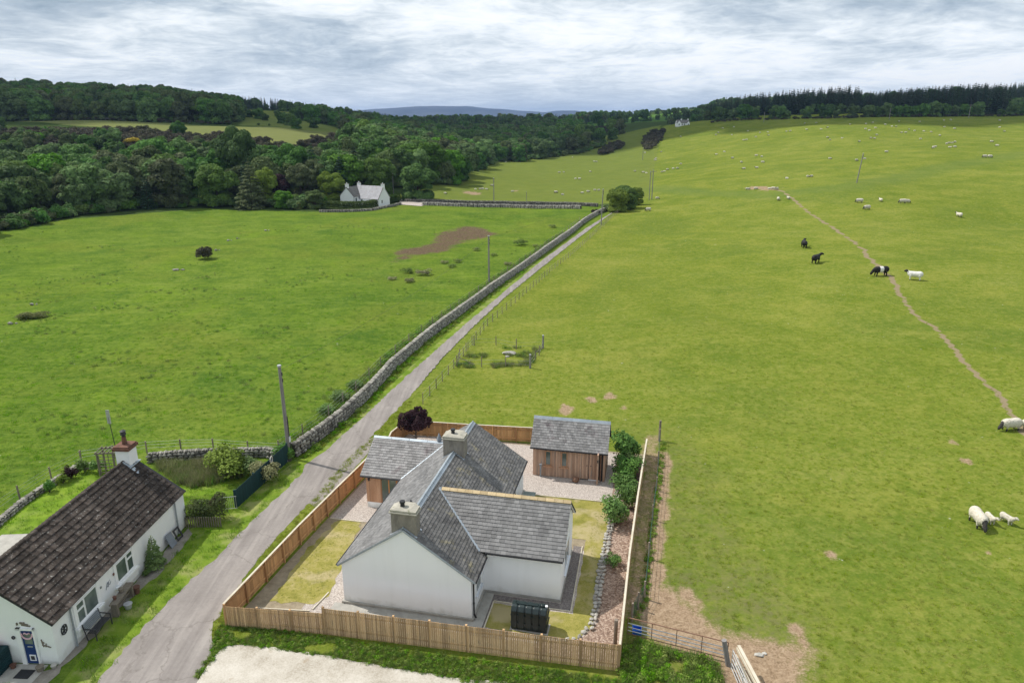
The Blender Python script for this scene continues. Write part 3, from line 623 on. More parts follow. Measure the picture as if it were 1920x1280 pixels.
HOUSE_O = (-2.05, 30.75); HA = R(-12.0)
def hw(b, a, z=0.0):   # house coordinates (b to the right, a away) -> place
    c, s = math.cos(HA), math.sin(HA); return (HOUSE_O[0] + b * c - a * s, HOUSE_O[1] + b * s + a * c, z)
def H2(lst): return [hw(b, a)[:2] for b, a in lst]
tri_sheet('road', ROAD_POLY, 0.012, TAR, 1.5, 'T', jag=0.10)
tri_sheet('road', [at_z(*p) for p in [(571, 872), (625, 835), (700, 820), (690, 850), (640, 905), (590, 950), (560, 930)]], 0.008, TAR, 3, False, jag=0.05)
tri_sheet('garden_ground', H2([(-12.0, -2.7), (7.5, -1.75), (8.0, 21.2), (-11.2, 21.2)]), 0.004, DRYSOIL, 3, False)
tri_sheet('gravel_path', H2([(-9.0, -1.1), (7.4, -0.9), (7.4, 7.4), (0.0, 7.4), (0, 13.3), (6.3, 13.35), (7.2, 20.9), (-11.0, 20.9), (-11.55, 7.7), (-9.0, 7.7)]), 0.008, GRAVEL, 3, False)
tri_sheet('lawn', H2([(-11.0, -0.75), (-8.5, -0.5), (-8.15, 0.3), (-8.7, 4.0), (-9.35, 7.55), (-10.9, 7.6), (-11.3, 4.0)]), 0.014, LAWN_G, 3, False, jag=0.16)
tri_sheet('lawn', H2([(0.75, -0.35), (5.4, -0.3), (6.1, 0.9), (6.05, 6.0), (6.1, 9.6), (6.2, 13.3), (0.5, 13.3), (0.5, 8.6), (4.9, 8.6), (5.0, 1.6), (0.75, 1.6)]), 0.014, LAWN_G, 3, False, jag=0.05)
tri_sheet('gravel_path', H2([(0.15, -0.9), (0.72, -0.9), (0.72, 1.75), (4.85, 1.75), (4.75, 7.8), (4.25, 7.8), (4.25, 2.3), (0.15, 2.3)]), 0.018, GRAVEL_D, 3, False)
tri_sheet('mulch_bed', H2([(3.2, -1.5), (7.45, -1.5), (8.0, 20.8), (5.9, 20.8), (6.15, 9.0), (6.3, 1.2), (5.6, -0.2), (3.6, -0.85)]), 0.022, CHIPS, 3, False, jag=0.03)
tri_sheet('mulch_bed', H2([(-11.9, -2.5), (-7.2, -2.1), (-7.4, -1.5), (-9.5, -1.3), (-11.8, -1.75)]), 0.024, CHIPS, 3, False, jag=0.06)
tri_sheet('concrete_pad', [at_z(*p) for p in [(330, 1400), (372, 1272), (396, 1236), (425, 1211), (452, 1208), (500, 1213), (600, 1228), (700, 1246), (800, 1262), (880, 1272), (960, 1282), (1010, 1300), (1400, 1420)]], 0.03, CONC, 1.0, 'T', jag=0.10)
tri_sheet('cottage_path', [at_z(*p) for p in [(40, 1262), (100, 1252), (215, 1128), (290, 1055), (352, 990), (362, 1000), (298, 1075), (225, 1140), (130, 1240), (85, 1282), (20, 1290)]], 0.012, simple('flagstones', (0.17, 0.15, 0.125), (0.29, 0.265, 0.225), 1.5, 0.95, 0.4), 3, False, jag=0.12)
tri_sheet('lawn', [at_z(*p) for p in [(-60, 1075), (0, 978), (60, 940), (100, 908), (160, 878), (210, 882), (260, 890), (400, 915), (440, 925), (520, 870), (400, 870), (300, 866), (240, 862), (180, 870), (110, 895), (0, 968), (-90, 1060), (-120, 1200), (-60, 1200)]][:9] + [at_z(*p) for p in [(350, 930), (290, 960), (100, 1100), (-50, 1250), (-120, 1200)]], 0.008, LAWN_C, 3, False, jag=0.05)
# verge strip between wall and road, and the strip by the cottage
tri_sheet('verge', [at_z(*p) for p in [(100, 1300), (215, 1145), (295, 1060), (360, 990), (440, 950), (548, 868), (600, 845), (648, 800), (760, 696), (870, 600), (1000, 490)]] + [at_z(*p) for p in [(1022, 484), (867, 614), (760, 709), (691, 774), (625, 833), (571, 882), (533, 923), (468, 982), (411, 1042), (360, 1087), (290, 1154), (235, 1218), (182, 1282), (160, 1310)]], 0.004, VERGE, 1.5, 'T', jag=0.04)
# ------------------------------------------------------------------ roofs and walls: shared builders
def slates(mb, O, u, v, U, Vv, su, sv, th, rr, clip=None):
    "courses of overlapping slates; O eave corner, u along the eave, v up the slope"
    O = Vector(O); u = Vector(u).normalized(); v = Vector(v).normalized(); n = u.cross(v)
    if n.z < 0: n = -n
    r = 0; y = 0.0
    while y < Vv - 0.02:
        x = -(su * 0.5 if r % 2 else 0.0); y1 = min(Vv, y + sv * 1.15)
        while x < U:
            w = su * rr.uniform(.92, 1.06); a = max(x, 0.0) + .004; b = min(x + w, U) - .004
            if b - a > 0.04 and (clip is None or clip((a + b) / 2, y)):
                dz = rr.uniform(-.003, .006); dy = rr.uniform(-.008, .008)
                p = lambda X, Y, Z: O + u * X + v * Y + n * Z
                mb.add([p(a, y + dy, .002), p(b, y + dy, .002), p(b, y + dy, th + .012 + dz), p(a, y + dy, th + .012 + dz), p(a, y1, .004), p(b, y1, .004)],
                       [(0, 1, 2, 3), (3, 2, 5, 4), (1, 5, 2), (0, 3, 4)], rr.random())
            x += w
        y += sv; r += 1
def slab(mb, O, u, v, U, V, t0, t1):
    O = Vector(O); u = Vector(u).normalized(); v = Vector(v).normalized(); n = u.cross(v)
    if n.z < 0: n = -n
    q = lambda x, y, z: O + u * x + v * y + n * z
    mb.add([q(0, 0, t0), q(U, 0, t0), q(U, V, t0), q(0, V, t0), q(0, 0, t1), q(U, 0, t1), q(U, V, t1), q(0, V, t1)],
           [(3, 2, 1, 0), (4, 5, 6, 7), (0, 1, 5, 4), (1, 2, 6, 5), (2, 3, 7, 6), (3, 0, 4, 7)])
def gable_block(mb, x0, x1, y0, y1, z0, ze, zr, axis='y'):
    "a gabled wall block, ridge along axis"
    if axis == 'y':
        xm = (x0 + x1) / 2; mb.prism([(x0, y0, z0), (x1, y0, z0), (x1, y0, ze), (xm, y0, zr), (x0, y0, ze)], (0, y1 - y0, 0))
    else:
        ym = (y0 + y1) / 2; mb.prism([(x0, y1, z0), (x0, y0, z0), (x0, y0, ze), (x0, ym, zr), (x0, y1, ze)], (x1 - x0, 0, 0))
def window_on(parent, c, u, n, w, h, panes, frame=MT['white'], sill=None, proud=0.02, name='window', fw=0.06, label=None):
    "c centre on the wall, u along the wall, n outwards; panes = list of (x0,x1,z0,z1) fractions"
    c = Vector(c); u = Vector(u); n = Vector(n); k = Vector((0, 0, 1))
    def brd(mb, x0, x1, z0, z1, d0, d1):
        P = lambda x, z, d: c + u * x + k * z + n * d
        a = [P(x0, z0, d0), P(x1, z0, d0), P(x1, z1, d0), P(x0, z1, d0)]; b = [P(x0, z0, d1), P(x1, z0, d1), P(x1, z1, d1), P(x0, z1, d1)]
        mb.add(a + b, [(3, 2, 1, 0), (4, 5, 6, 7), (0, 1, 5, 4), (1, 2, 6, 5), (2, 3, 7, 6), (3, 0, 4, 7)])
    m = MB(); brd(m, -w / 2, w / 2, -h / 2, -h / 2 + fw, -.03, proud + .01); brd(m, -w / 2, w / 2, h / 2 - fw, h / 2, -.03, proud + .01)
    brd(m, -w / 2, -w / 2 + fw, -h / 2 + fw, h / 2 - fw, -.03, proud + .01); brd(m, w / 2 - fw, w / 2, -h / 2 + fw, h / 2 - fw, -.03, proud + .01)
    fr = m.build(name, frame, parent)
    if label: fr['label'] = label
    for (a0, a1, b0, b1) in panes:
        x0, x1, z0, z1 = -w / 2 + a0 * w, -w / 2 + a1 * w, -h / 2 + b0 * h, -h / 2 + b1 * h
        m = MB(); brd(m, x0 + .02, x1 - .02, z0 + .02, z1 - .02, -.02, proud - .012); m.build('pane', MT['glass'], fr)
        m = MB()
        for q in ((x0, x1, z0, z0 + .035), (x0, x1, z1 - .035, z1), (x0, x0 + .035, z0 + .035, z1 - .035), (x1 - .035, x1, z0 + .035, z1 - .035)): brd(m, *q, -.02, proud + .002)
        m.build('sash', frame, fr)
    if sill:
        m = MB(); brd(m, -w / 2 - .1, w / 2 + .1, -h / 2 - .10, -h / 2, -.02, .12); m.build('sill', sill, fr)
    return fr
rr = random.Random(3)

# ------------------------------------------------------------------ the white cottage in the middle
house = thing('white_cottage', (HOUSE_O[0], HOUSE_O[1], 0), HA, 'white gabled cottage with grey slate roof, two chimneys and timber porch inside the picket fence', 'house')
EZ, RZ, HWID, HLEN = 2.52, 4.92, 7.0, 13.6
sl_m = (RZ - EZ) / 3.5                                   # main roof rise per metre
m = MB(); gable_block(m, -HWID, 0, 0, HLEN, .16, EZ - .06, RZ - .12)
gable_block(m, -1.0, 4.2, 2.4, 7.2, .165, 2.72, 4.58, 'x')
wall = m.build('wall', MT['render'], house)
m = MB(); m.box(-HWID - .10, .10, -.10, HLEN + .06, -.3, .17); m.box(0.0, 4.24, 2.36, 7.24, -.3, .14); m.build('plinth', MT['plinth'], house)
m = MB(); m.box(.08, .62, -.45, 2.36, -.02, .05); m.box(-7.5, .35, -.75, -.10, -.02, .035); m.build('base_slab', MT['plinth'], house)
# roof decks
L = math.hypot(3.5, RZ - EZ); ov = 0.22; k_ = ov * sl_m
m = MB()
vr = Vector((-3.5, 0, RZ - EZ)).normalized(); vl = Vector((3.5, 0, RZ - EZ)).normalized()
slab(m, (ov, -.06, EZ - k_), (0, 1, 0), vr, HLEN + .1, L + ov * 1.21, -.07, 0); m.build('roof', MT['deck'], house)
m = MB(); slab(m, (-7 - ov, -.06, EZ - k_), (0, 1, 0), vl, HLEN + .1, L + ov * 1.21, -.07, 0); roofL = m.build('roof', MT['deck'], house)
m = MB(); slates(m, (ov, -.08, EZ - k_), (0, 1, 0), vr, HLEN + .14, L + ov * 1.21, .235, .185, .018, rr); m.build('slates', MT['slate'], house, kind='stuff')
m = MB(); slates(m, (-7 - ov, -.08, EZ - k_), (0, 1, 0), vl, HLEN + .14, L + ov * 1.21, .27, .20, .010, rr); m.build('slates', MT['slate_wing'], house, kind='stuff', ).data  # left slope in paler, smoother slates: its sunlit sheen is put into the colour
# verge boards of the front gable
m = MB(); m.beam((ov, -.075, EZ - k_ - .05), (-3.5, -.075, RZ - .05), .05, .10); m.build('verge_board', MT['lead'], house)
m = MB(); m.beam((-7 - ov, -.075, EZ - k_ - .05), (-3.5, -.075, RZ - .05), .05, .10); m.build('verge_board', MT['lead'], house)
# main ridge: zinc pieces in three runs, broken by the chimneys
for a0, a1 in ((-.05, .05), (.75, 8.85), (9.75, 13.62)):
    nseg = max(1, round((a1 - a0) / 1.35)); st_ = (a1 - a0) / nseg
    for i in range(nseg):
        p, q = a0 + i * st_ + .01, a0 + (i + 1) * st_ - .01; m = MB()
        for s_ in (1, -1):
            v_ = Vector((s_ * 3.5, 0, -(RZ - EZ))).normalized(); n_ = Vector((s_ * (RZ - EZ), 0, 3.5)).normalized()
            base = Vector((-3.5, 0, RZ + .015)); c = [base + v_ * d + n_ * z for d, z in ((0, .012), (.20, .022), (.20, .03), (0, .03))]
            m.prism([(x.x, p, x.z) for x in c], (0, q - p, 0))
        m.tube((-3.5, p, RZ + .05), (-3.5, q, RZ + .05), .04, n=8)
        m.build('ridge_cap', MT['lead'], house)
# wing
WE, WR, WO = 2.74, 4.68, .16; wl = math.hypot(2.4, WR - WE); wk = WO * (WR - WE) / 2.4
vf = Vector((0, 2.4, WR - WE)).normalized(); vb = Vector((0, -2.4, WR - WE)).normalized()
m = MB(); slab(m, (-3.2, 2.4 - WO, WE - wk), (1, 0, 0), vf, 7.56, wl + WO * 1.27, -.07, 0); slab(m, (-3.2, 7.2 + WO, WE - wk), (1, 0, 0), vb, 7.56, wl + WO * 1.27, -.07, 0)
m.build('roof', MT['deck'], house)
def wing_clip(x, y):     # leave out slates that would lie under the main slope
    X = -3.2 + x; z = WE + (y - WO) * (WR - WE) / wl
    return z > RZ - sl_m * (X + 3.5) - .12
m = MB(); slates(m, (-3.2, 2.4 - WO, WE - wk), (1, 0, 0), vf, 7.58, wl + WO * 1.27, .28, .205, .022, rr, wing_clip); m.build('slates', MT['slate_wing'], house, kind='stuff')
m = MB(); slates(m, (-3.2, 7.2 + WO, WE - wk), (1, 0, 0), vb, 7.58, wl + WO * 1.27, .28, .205, .022, rr, wing_clip); m.build('slates', MT['slate_wing'], house, kind='stuff')
x = -2.95
while x < 4.36:
    w_ = min(.46 * rr.uniform(.9, 1.15), 4.38 - x); m = MB()
    m.prism([(x + .006, 4.8 - .15, WR - .06), (x + .006, 4.8 - .15, WR - .02), (x + .006, 4.8, WR + .10), (x + .006, 4.8 + .15, WR - .02), (x + .006, 4.8 + .15, WR - .06)][::-1], (w_ - .012, 0, 0)); m.build('ridge_stone', MT['ridge_stone'], house); x += w_
# valley flashings where the wing roof meets the main slope
for sgn, ye in ((1, 2.4 - WO), (-1, 7.2 + WO)):
    xr = -3.5 + (RZ - WR) / sl_m; xe = -3.5 + (RZ - (WE - wk)) / sl_m
    m = MB(); m.beam((xr, 4.8 - .02 * sgn, WR + .015), (min(xe, .2), ye, WE - wk + .03), .13, .05); m.build('valley_flashing', MT['lead'], house)
m = MB(); m.beam((4.30, 2.4 - WO, WE - wk - .06), (4.30, 4.8, WR - .07), .1, .09); m.beam((4.30, 7.2 + WO, WE - wk - .06), (4.30, 4.8, WR - .07), .1, .09); m.build('verge_board', MT['sill'], house)
# gutters and downpipes
def gutter(p0, p1, parent, mat_=MT['black']):
    m = MB(); m.tube(p0, p1, .055, n=8); return m.build('gutter', mat_, parent)
gutter((ov + .04, -.05, EZ - k_ - .03), (ov + .04, 2.2, EZ - k_ - .03), house); gutter((ov + .04, 7.4, EZ - k_ - .03), (ov + .04, HLEN, EZ - k_ - .03), house)
gutter((-7 - ov - .04, -.05, EZ - k_ - .03), (-7 - ov - .04, HLEN, EZ - k_ - .03), house)
gutter((.2, 2.4 - WO - .04, WE - wk - .03), (4.32, 2.4 - WO - .04, WE - wk - .03), house)
m = MB(); m.tube((.10, .06, EZ - .2), (.10, .06, .35), .045); m.tube((.26, -.0, EZ - .2), (.10, .06, EZ - .34), .04); m.tube((.10, .06, 1.0), (.10, .06, 1.08), .06); m.tube((.10, .06, .42), (.22, .02, .22), .05); m.build('downpipe', MT['black'], house)
# windows
window_on(house, (.0, 1.35, 1.55), (0, 1, 0), (1, 0, 0), 1.0, 1.25, [(.06, .94, .05, .5), (.06, .94, .5, .95)], sill=MT['sill'])
window_on(house, (4.2, 4.7, 1.50), (0, 1, 0), (1, 0, 0), 1.8, 1.5, [(.04, .5, .05, .95), (.5, .96, .05, .95)], sill=MT['sill'])
window_on(house, (.0, 10.6, 1.50), (0, 1, 0), (1, 0, 0), 1.1, 1.25, [(.06, .94, .05, .5), (.06, .94, .5, .95)], sill=MT['sill'])
window_on(house, (-7.0, 2.6, 1.5), (0, -1, 0), (-1, 0, 0), 1.0, 1.3, [(.06, .94, .05, .5), (.06, .94, .5, .95)], sill=MT['sill'])
# chimneys
def chimney(y0, y1, h, lab):
    m = MB(); m.box(-4.16, -2.84, y0, y1, RZ - .75, RZ + h); c = m.build('chimney', MT['chimney'], house); bevel(c, .02); c['label'] = lab
    m = MB(); m.box(-4.24, -2.76, y0 - .07, y1 + .07, RZ + h, RZ + h + .07); m.box(-4.19, -2.81, y0 - .03, y1 + .03, RZ + h + .07, RZ + h + .19)
    m.prism([(-4.14, y0, RZ + h + .19), (-2.86, y0, RZ + h + .19), (-3.1, y0 + .15, RZ + h + .27), (-3.9, y0 + .15, RZ + h + .27)], (0, y1 - y0 - .0, 0)); o = m.build('chimney_cope', MT['cope'], c); bevel(o, .02)
    ym = (y0 + y1) / 2; m = MB(); m.tube((-3.62, ym, RZ + h + .2), (-3.62, ym, RZ + h + .5), .12, .105, 12); m.tube((-3.62, ym, RZ + h + .47), (-3.62, ym, RZ + h + .56), .15, .14, 12); m.build('chimney_pot', MT['pot'], c)
    for s_ in (1, -1):
        v_ = Vector((s_ * 3.5, 0, -(RZ - EZ))).normalized(); b = Vector((-3.5, 0, RZ + .03))
        for yy in (y0 - .04, y1 + .04): m = MB(); m.beam(b + v_ * .02 + Vector((0, yy, 0)), b + v_ * .86 + Vector((0, yy, 0)), .1, .03); m.build('flashing', MT['lead'], c)
chimney(.08, .72, .78, 'chimney on the near gable with green mossy cope')
chimney(8.9, 9.72, .80, 'chimney halfway along the ridge with pale cope')
# open roof hatch on the far slope, beside the near chimney
m = MB(); P = Vector((-3.98, 1.75, RZ - .30)); m.beam(P, P + Vector((.1, .62, .52)), .34, .03, up=(1, 0, 0)); m.beam(P + Vector((-.1, 0, -.1)), P + Vector((-.1, .6, -.1)), .4, .06, up=(0, 0, 1)); m.build('roof_hatch', MT['dark'], house)
# timber porch on the road side
PE, PR = 2.38, 3.98
m = MB()
for k in range(26):
    y = 9.55 + k * .19; m.box(-9.72, -9.66, y, y + .183, .42, PE - .05 + (1.0 * (1 - abs((y - 12) / 2.45))) if abs(y - 12) < 2.45 else PE, tone=rr.random())
x = -9.72
while x < -8.72:
    w_ = rr.choice((.065, .10, .13)); m.box(x + .003, x + w_ - .003, 9.50, 9.56 + .01 * rr.random(), .42, PE - .02, tone=rr.random()); x += w_
x = -7.55
while x < -7.0: m.box(x, x + .09, 9.50, 9.56, .42, PE - .02, tone=rr.random()); x += .1
m.build('cladding', MT['larch'], house, kind='stuff')
m = MB(); gable_block(m, -9.66, -6.9, 9.57, 14.4, .40, PE - .04, PR - .15, 'x'); m.build('porch_wall', MT['deck'], house)
m = MB(); m.box(-9.70, -6.95, 9.52, 14.45, -.2, .40); m.build('plinth', MT['render'], house)
window_on(house, (-8.15, 9.56, 1.38), (1, 0, 0), (0, -1, 0), 1.15, 1.95, [(.03, .5, .03, .97), (.5, .97, .03, .97)], frame=simple('orange_joinery', (0.42, 0.17, 0.05), (0.52, 0.23, 0.08), 2, 0.6, 0.1), name='glazed_door', fw=.07, label='orange framed glazed porch doors')
m = MB(); m.box(-9.52, -9.44, 9.40, 9.50, 1.98, 2.16); m.box(-9.53, -9.43, 9.34, 9.44, 2.12, 2.17); m.build('porch_lamp', MT['dark'], house)
pl = math.hypot(2.65, PR - PE); pf = Vector((0, 2.65, PR - PE)).normalized(); pb = Vector((0, -2.65, PR - PE)).normalized()
m = MB(); slab(m, (-10.0, 9.35, PE), (1, 0, 0), pf, 5.6, pl, -.06, 0); slab(m, (-10.0, 14.65, PE), (1, 0, 0), pb, 5.6, pl, -.06, 0); m.build('roof', MT['deck'], house)
def porch_clip(x, y):
    X = -10.0 + x; z = PE + y * (PR - PE) / pl; return z > RZ - sl_m * (-3.5 - X) - .12
m = MB(); slates(m, (-10.02, 9.33, PE), (1, 0, 0), pf, 5.7, pl, .27, .20, .02, rr, porch_clip); m.build('slates', MT['slate_shed'], house, kind='stuff')
m = MB(); slates(m, (-10.02, 14.67, PE), (1, 0, 0), pb, 5.7, pl, .27, .20, .02, rr, porch_clip); m.build('slates', MT['slate_shed'], house, kind='stuff')
for i in range(4):
    m = MB(); x0 = -10.02 + i * 1.27; m.prism([(x0, 11.84, PR - .06), (x0, 11.84, PR - .04), (x0, 12, PR + .05), (x0, 12.16, PR - .04), (x0, 12.16, PR - .06)][::-1], (1.25, 0, 0)); m.build('ridge_cap', MT['lead'], house)
xe = -3.5 - (RZ - PE) / sl_m; xr = -3.5 - (RZ - PR) / sl_m
m = MB(); m.beam((xr, 12, PR + .02), (xe, 9.35, PE + .03), .10, .05); m.build('valley_flashing', MT['lead'], house)
m = MB(); m.tube((-5.45, 12.1, PR - .1), (-5.45, 12.1, PR + .12), .14, n=10); m.tube((-5.45, 12.1, PR + .12), (-5.45, 12.1, PR + .62), .20, .01, 10); m.build('roof_cowl', MT['greymetal'], house)
gutter((-10.02, 9.30, PE - .05), (-7.3, 9.30, PE - .05), house, MT['dark'])

# ------------------------------------------------------------------ the slate-roofed timber shed
SH = hw(0.22, 16.2); shed = thing('timber_shed', (SH[0], SH[1], 0), HA, 'timber clad garden shed with slate roof and two narrow windows beside the gravel', 'shed')
SW, SD, SE, SR = 5.12, 2.62, 2.28, 4.05
m = MB(); gable_block(m, .03, SW - .03, .03, SD - .03, 0, SE - .05, SR - .15, 'x'); m.build('wall', MT['deck'], shed)
m = MB(); x = 0.0
def board_gap(x):   # windows
    return (0.86 < x < 1.30) or (2.02 < x < 2.46)
while x < SW - .5:
    w_ = rr.choice((.05, .08, .115)); 
    if x + w_ > SW - .5: w_ = SW - .5 - x
    d = rr.uniform(-.012, .012)
    if board_gap(x + w_ / 2): m.box(x + .003, x + w_ - .003, d - .02, .03, .03, .88, tone=rr.random()); m.box(x + .003, x + w_ - .003, d - .02, .03, 2.02, SE - .02, tone=rr.random())
    elif 3.35 < x < 4.55: m.box(x + .003, x + w_ - .003, -.02, .03, .10, SE - .02, tone=rr.random())
    else: m.box(x + .003, x + w_ - .003, d - .02, .03, .03, SE - .02, tone=rr.random())
    x += w_
for (fx, s_) in ((-.02, 0), (SW - .03, 1)):
    y = 0.0
    while y < SD:
        zt = SE - .05 + (SR - SE - .1) * (1 - abs((y + .05 - SD / 2) / (SD / 2))); m.box(fx, fx + .05, y + .003, y + .095, .03, zt, tone=rr.random()); y += .1
m.build('cladding', MT['larch_grey'], shed, kind='stuff')
m = MB(); m.box(SW - .52, SW - .42, -.55, .03, 0, SE); m.box(SW - .13, SW - .02, -.05, .03, 0, SE); m.build('corner_post', MT['larch_grey'], shed)
for xc, lb in ((1.08, 'darker narrow shed window'), (2.24, None)):
    window_on(shed, (xc, -.0, 1.45), (1, 0, 0), (0, -1, 0), .46, 1.16, [(.08, .92, .04, .96)], frame=MT['larch'], sill=MT['larch'], proud=.03, fw=.04, label=lb)
m = MB(); m.box(3.98, 4.02, -.028, -.0, .1, SE - .1); m.build('door_gap', MT['dark'], shed)
for xx in (3.86, 4.14):
    m = MB(); m.tube((xx, -.02, 1.15), (xx, -.07, 1.15), .03); m.build('door_handle', MT['dark'], shed)
m = MB(); m.box(3.98, 4.85, -.07, 0, .03, .09); m.build('door_sill', MT['white'], shed)
m = MB(); m.tube((SW - .30, -.05, SE - .05), (SW - .30, -.05, .05), .05); m.build('downpipe', MT['rust'], shed)
m = MB(); m.box(SW - .50, SW - .42, -.62, -.54, 1.72, 1.9); m.build('shed_lamp', MT['dark'], shed)
shl = math.hypot(SD / 2 + .2, SR - SE); sf_ = Vector((0, SD / 2 + .2, SR - SE)).normalized(); sb_ = Vector((0, -SD / 2 - .2, SR - SE)).normalized()
m = MB(); slab(m, (-.2, -.2, SE - .02), (1, 0, 0), sf_, SW + .4, shl, -.06, 0); slab(m, (-.2, SD + .2, SE - .02), (1, 0, 0), sb_, SW + .4, shl, -.06, 0); m.build('roof', MT['deck'], shed)
m = MB(); slates(m, (-.2, -.2, SE - .02), (1, 0, 0), sf_, SW + .4, shl, .25, .19, .014, rr); m.build('slates', MT['slate_shed'], shed, kind='stuff')
m = MB(); slates(m, (-.2, SD + .2, SE - .02), (1, 0, 0), sb_, SW + .4, shl, .25, .19, .014, rr); m.build('slates', MT['slate_shed'], shed, kind='stuff')
for i in range(4):
    x0 = -.2 + i * 1.385; m = MB(); m.prism([(x0, SD / 2 - .13, SR - .14), (x0, SD / 2, SR + .05), (x0, SD / 2 + .13, SR - .14)][::-1], (1.37, 0, 0)); m.build('ridge_cap', MT['lead'], shed)
gutter((-.2, -.24, SE - .06), (SW + .2, -.24, SE - .06), shed)
m = MB(); m.rock((0, 0, .2), (.24, .24, .23), 5, 2); o = m.build('stone_ball', MT['rust'], None, smooth=True, loc=(*hw(3.35, 15.75)[:2], .0)); tag(o, 'round brown stone ball on the gravel by the shed door', 'stone ball')
m = MB(); m.box(-.05, .05, -.03, .03, 0, .95); m.box(-.09, .09, -.05, .05, .9, 1.0); o = m.build('water_standpipe', MT['grey_pipe'], None, loc=(*hw(.78, 16.02)[:2], .02)); tag(o, 'slim grey standpipe against the shed cladding', 'standpipe')

# heat pump and oil tank
hp = thing('heat_pump', (*hw(.72, 11.55)[:2], .01), HA, 'grey green boiler box beside the cottage wall on gravel', 'heat pump')
m = MB(); m.box(-.32, .42, -.36, .36, .08, .95); o = m.build('casing', MT['hvac'], hp); bevel(o, .02)
m = MB(); m.box(-.36, .46, -.40, .40, .95, 1.0); m.build('lid', MT['hvac'], hp)
m = MB(); m.box(-.4, .5, -.42, .42, 0, .08); m.build('base_slab', MT['plinth'], hp)
tank = thing('oil_tank', (*hw(3.0, .15)[:2], .014), HA + R(-1), 'dark green ribbed plastic oil tank on the lawn behind the front fence', 'tank')
tk = MB(); TL, TD, TH = 1.86, .62, 1.32
pr = [(-TD / 2, .0), (-TD / 2 - .03, .2), (-TD / 2 - .03, TH - .25), (-TD / 2 + .10, TH - .03), (-TD / 2 + .2, TH), (TD / 2 - .2, TH), (TD / 2 - .10, TH - .03), (TD / 2 + .03, TH - .25), (TD / 2 + .03, .2), (TD / 2, .0)]
tk.prism([(-TL / 2 + .03, y, z) for y, z in pr][::-1], (TL - .06, 0, 0)); o = tk.build('tank_body', MT['tank'], tank); bevel(o, .03, 2)
nr = 5
for i in range(nr):
    c0 = -TL / 2 + (i + .04) * TL / nr; wr = TL / nr * .80
    tk = MB(); tk.prism([(c0, y * 1.16, .05 + z * .985) for y, z in pr][::-1], (wr, 0, 0)); o = tk.build('rib', MT['tank'], tank); bevel(o, .035, 2)
for z in (.42, .86):
    tk = MB(); tk.box(-TL / 2 - .0, TL / 2, -TD / 2 - .09, TD / 2 + .09, z, z + .05); tk.build('band', MT['tank'], tank)
tk = MB(); tk.tube((.62, 0, TH), (.62, 0, TH + .12), .13, .12, 14); tk.tube((.62, 0, TH + .12), (.62, 0, TH + .15), .09, .05, 12); tk.build('filler_cap', MT['tank'], tank)
tk = MB(); tk.tube((.82, .0, TH), (.82, 0, TH + .09), .07, .07, 12); tk.build('gauge', MT['white'], tank)
tk = MB(); tk.box(-.7, .4, -.1, .1, TH + .01, TH + .07); tk.build('top_ridge', MT['tank'], tank)
tk = MB(); tk.tube((-.72, .05, TH), (-.72, .05, TH + .1), .06, .05, 10); tk.build('vent', MT['tank'], tank)
m = MB(); m.box(-.98, .98, -.42, .42, -.02, .012); o = m.build('tank_base', MT['plinth'], tank)

# ------------------------------------------------------------------ garden fences, board by board
def board_fence(name, label, pts, h0, h1, mat_, sp=.125, bw=.095, side=1, z0=0.02, postw=.10, both=False, railmat=None, cap=True, group='timber garden fences', drop=None, post_every=1.9):
    "pts along the foot; boards hung on rails; side=+1 boards on the left of the run"
    p0 = Vector((pts[0][0], pts[0][1], 0)); f = thing(name, p0, 0, label, 'fence', group)
    railmat = railmat or mat_; bme = {}
    def bmesh_for(h, w):
        key = (round(h, 2), w)
        if key not in bme:
            mb_ = MB(); mb_.box(-w / 2, w / 2, -.010, .010, 0, h); bme[key] = mb_.mesh('board', mat_)
        return bme[key]
    tot = sum(math.dist(a[:2], b[:2]) for a, b in zip(pts[:-1], pts[1:])); run = 0.0
    for (a, b) in zip(pts[:-1], pts[1:]):
        d = Vector((b[0] - a[0], b[1] - a[1], 0)); Ls = d.length; d.normalize(); n = Vector((-d.y, d.x, 0)); ang = math.atan2(d.y, d.x)
        k = int(Ls / sp)
        for i in range(k):
            s_ = (i + .5) * Ls / k; t = (run + s_) / tot; h = h0 + (h1 - h0) * t
            sd = side * (1 if not both or i % 2 == 0 else -1)
            q = Vector((a[0], a[1], 0)) + d * s_ + n * (sd * .035)
            lo = -(drop(t) if drop else 0)
            me = bmesh_for(h - lo, bw); link('board', me, f, (q.x - p0.x, q.y - p0.y, z0 + lo + rr.uniform(-.008, .008)), (0, 0, ang + rr.uniform(-.01, .01)))
        kp = max(1, round(Ls / post_every))
        for i in range(kp + 1):
            s_ = i * Ls / kp; t = (run + s_) / tot; h = h0 + (h1 - h0) * t; q = Vector((a[0], a[1], 0)) + d * s_ - n * side * (.0 if both else .04) - p0
            m = MB(); m.box(-postw / 2, postw / 2, -postw / 2, postw / 2, -.4, h + z0 + .02); o = m.build('post', railmat, f, loc=(q.x, q.y, 0), rot=(0, 0, ang))
        for fr in (.22, .80):
            m = MB(); A = Vector((a[0], a[1], z0 + fr * (h0 + (h1 - h0) * run / tot))) - p0; B = Vector((b[0], b[1], z0 + fr * (h0 + (h1 - h0) * (run + Ls) / tot))) - p0; m.beam(A, B, .04, .09); m.build('rail', railmat, f)
        if cap:
            m = MB(); A = Vector((a[0], a[1], z0 + .015 + (h0 + (h1 - h0) * run / tot))) - p0; B = Vector((b[0], b[1], z0 + .015 + (h0 + (h1 - h0) * (run + Ls) / tot))) - p0; m.beam(A, B, .11, .03); m.build('cap_rail', MT['rail'], f)
        run += Ls
    return f
FL = hw(-12.1, -2.95); FS = hw(-6.95, -2.45); FR = hw(7.58, -1.91)
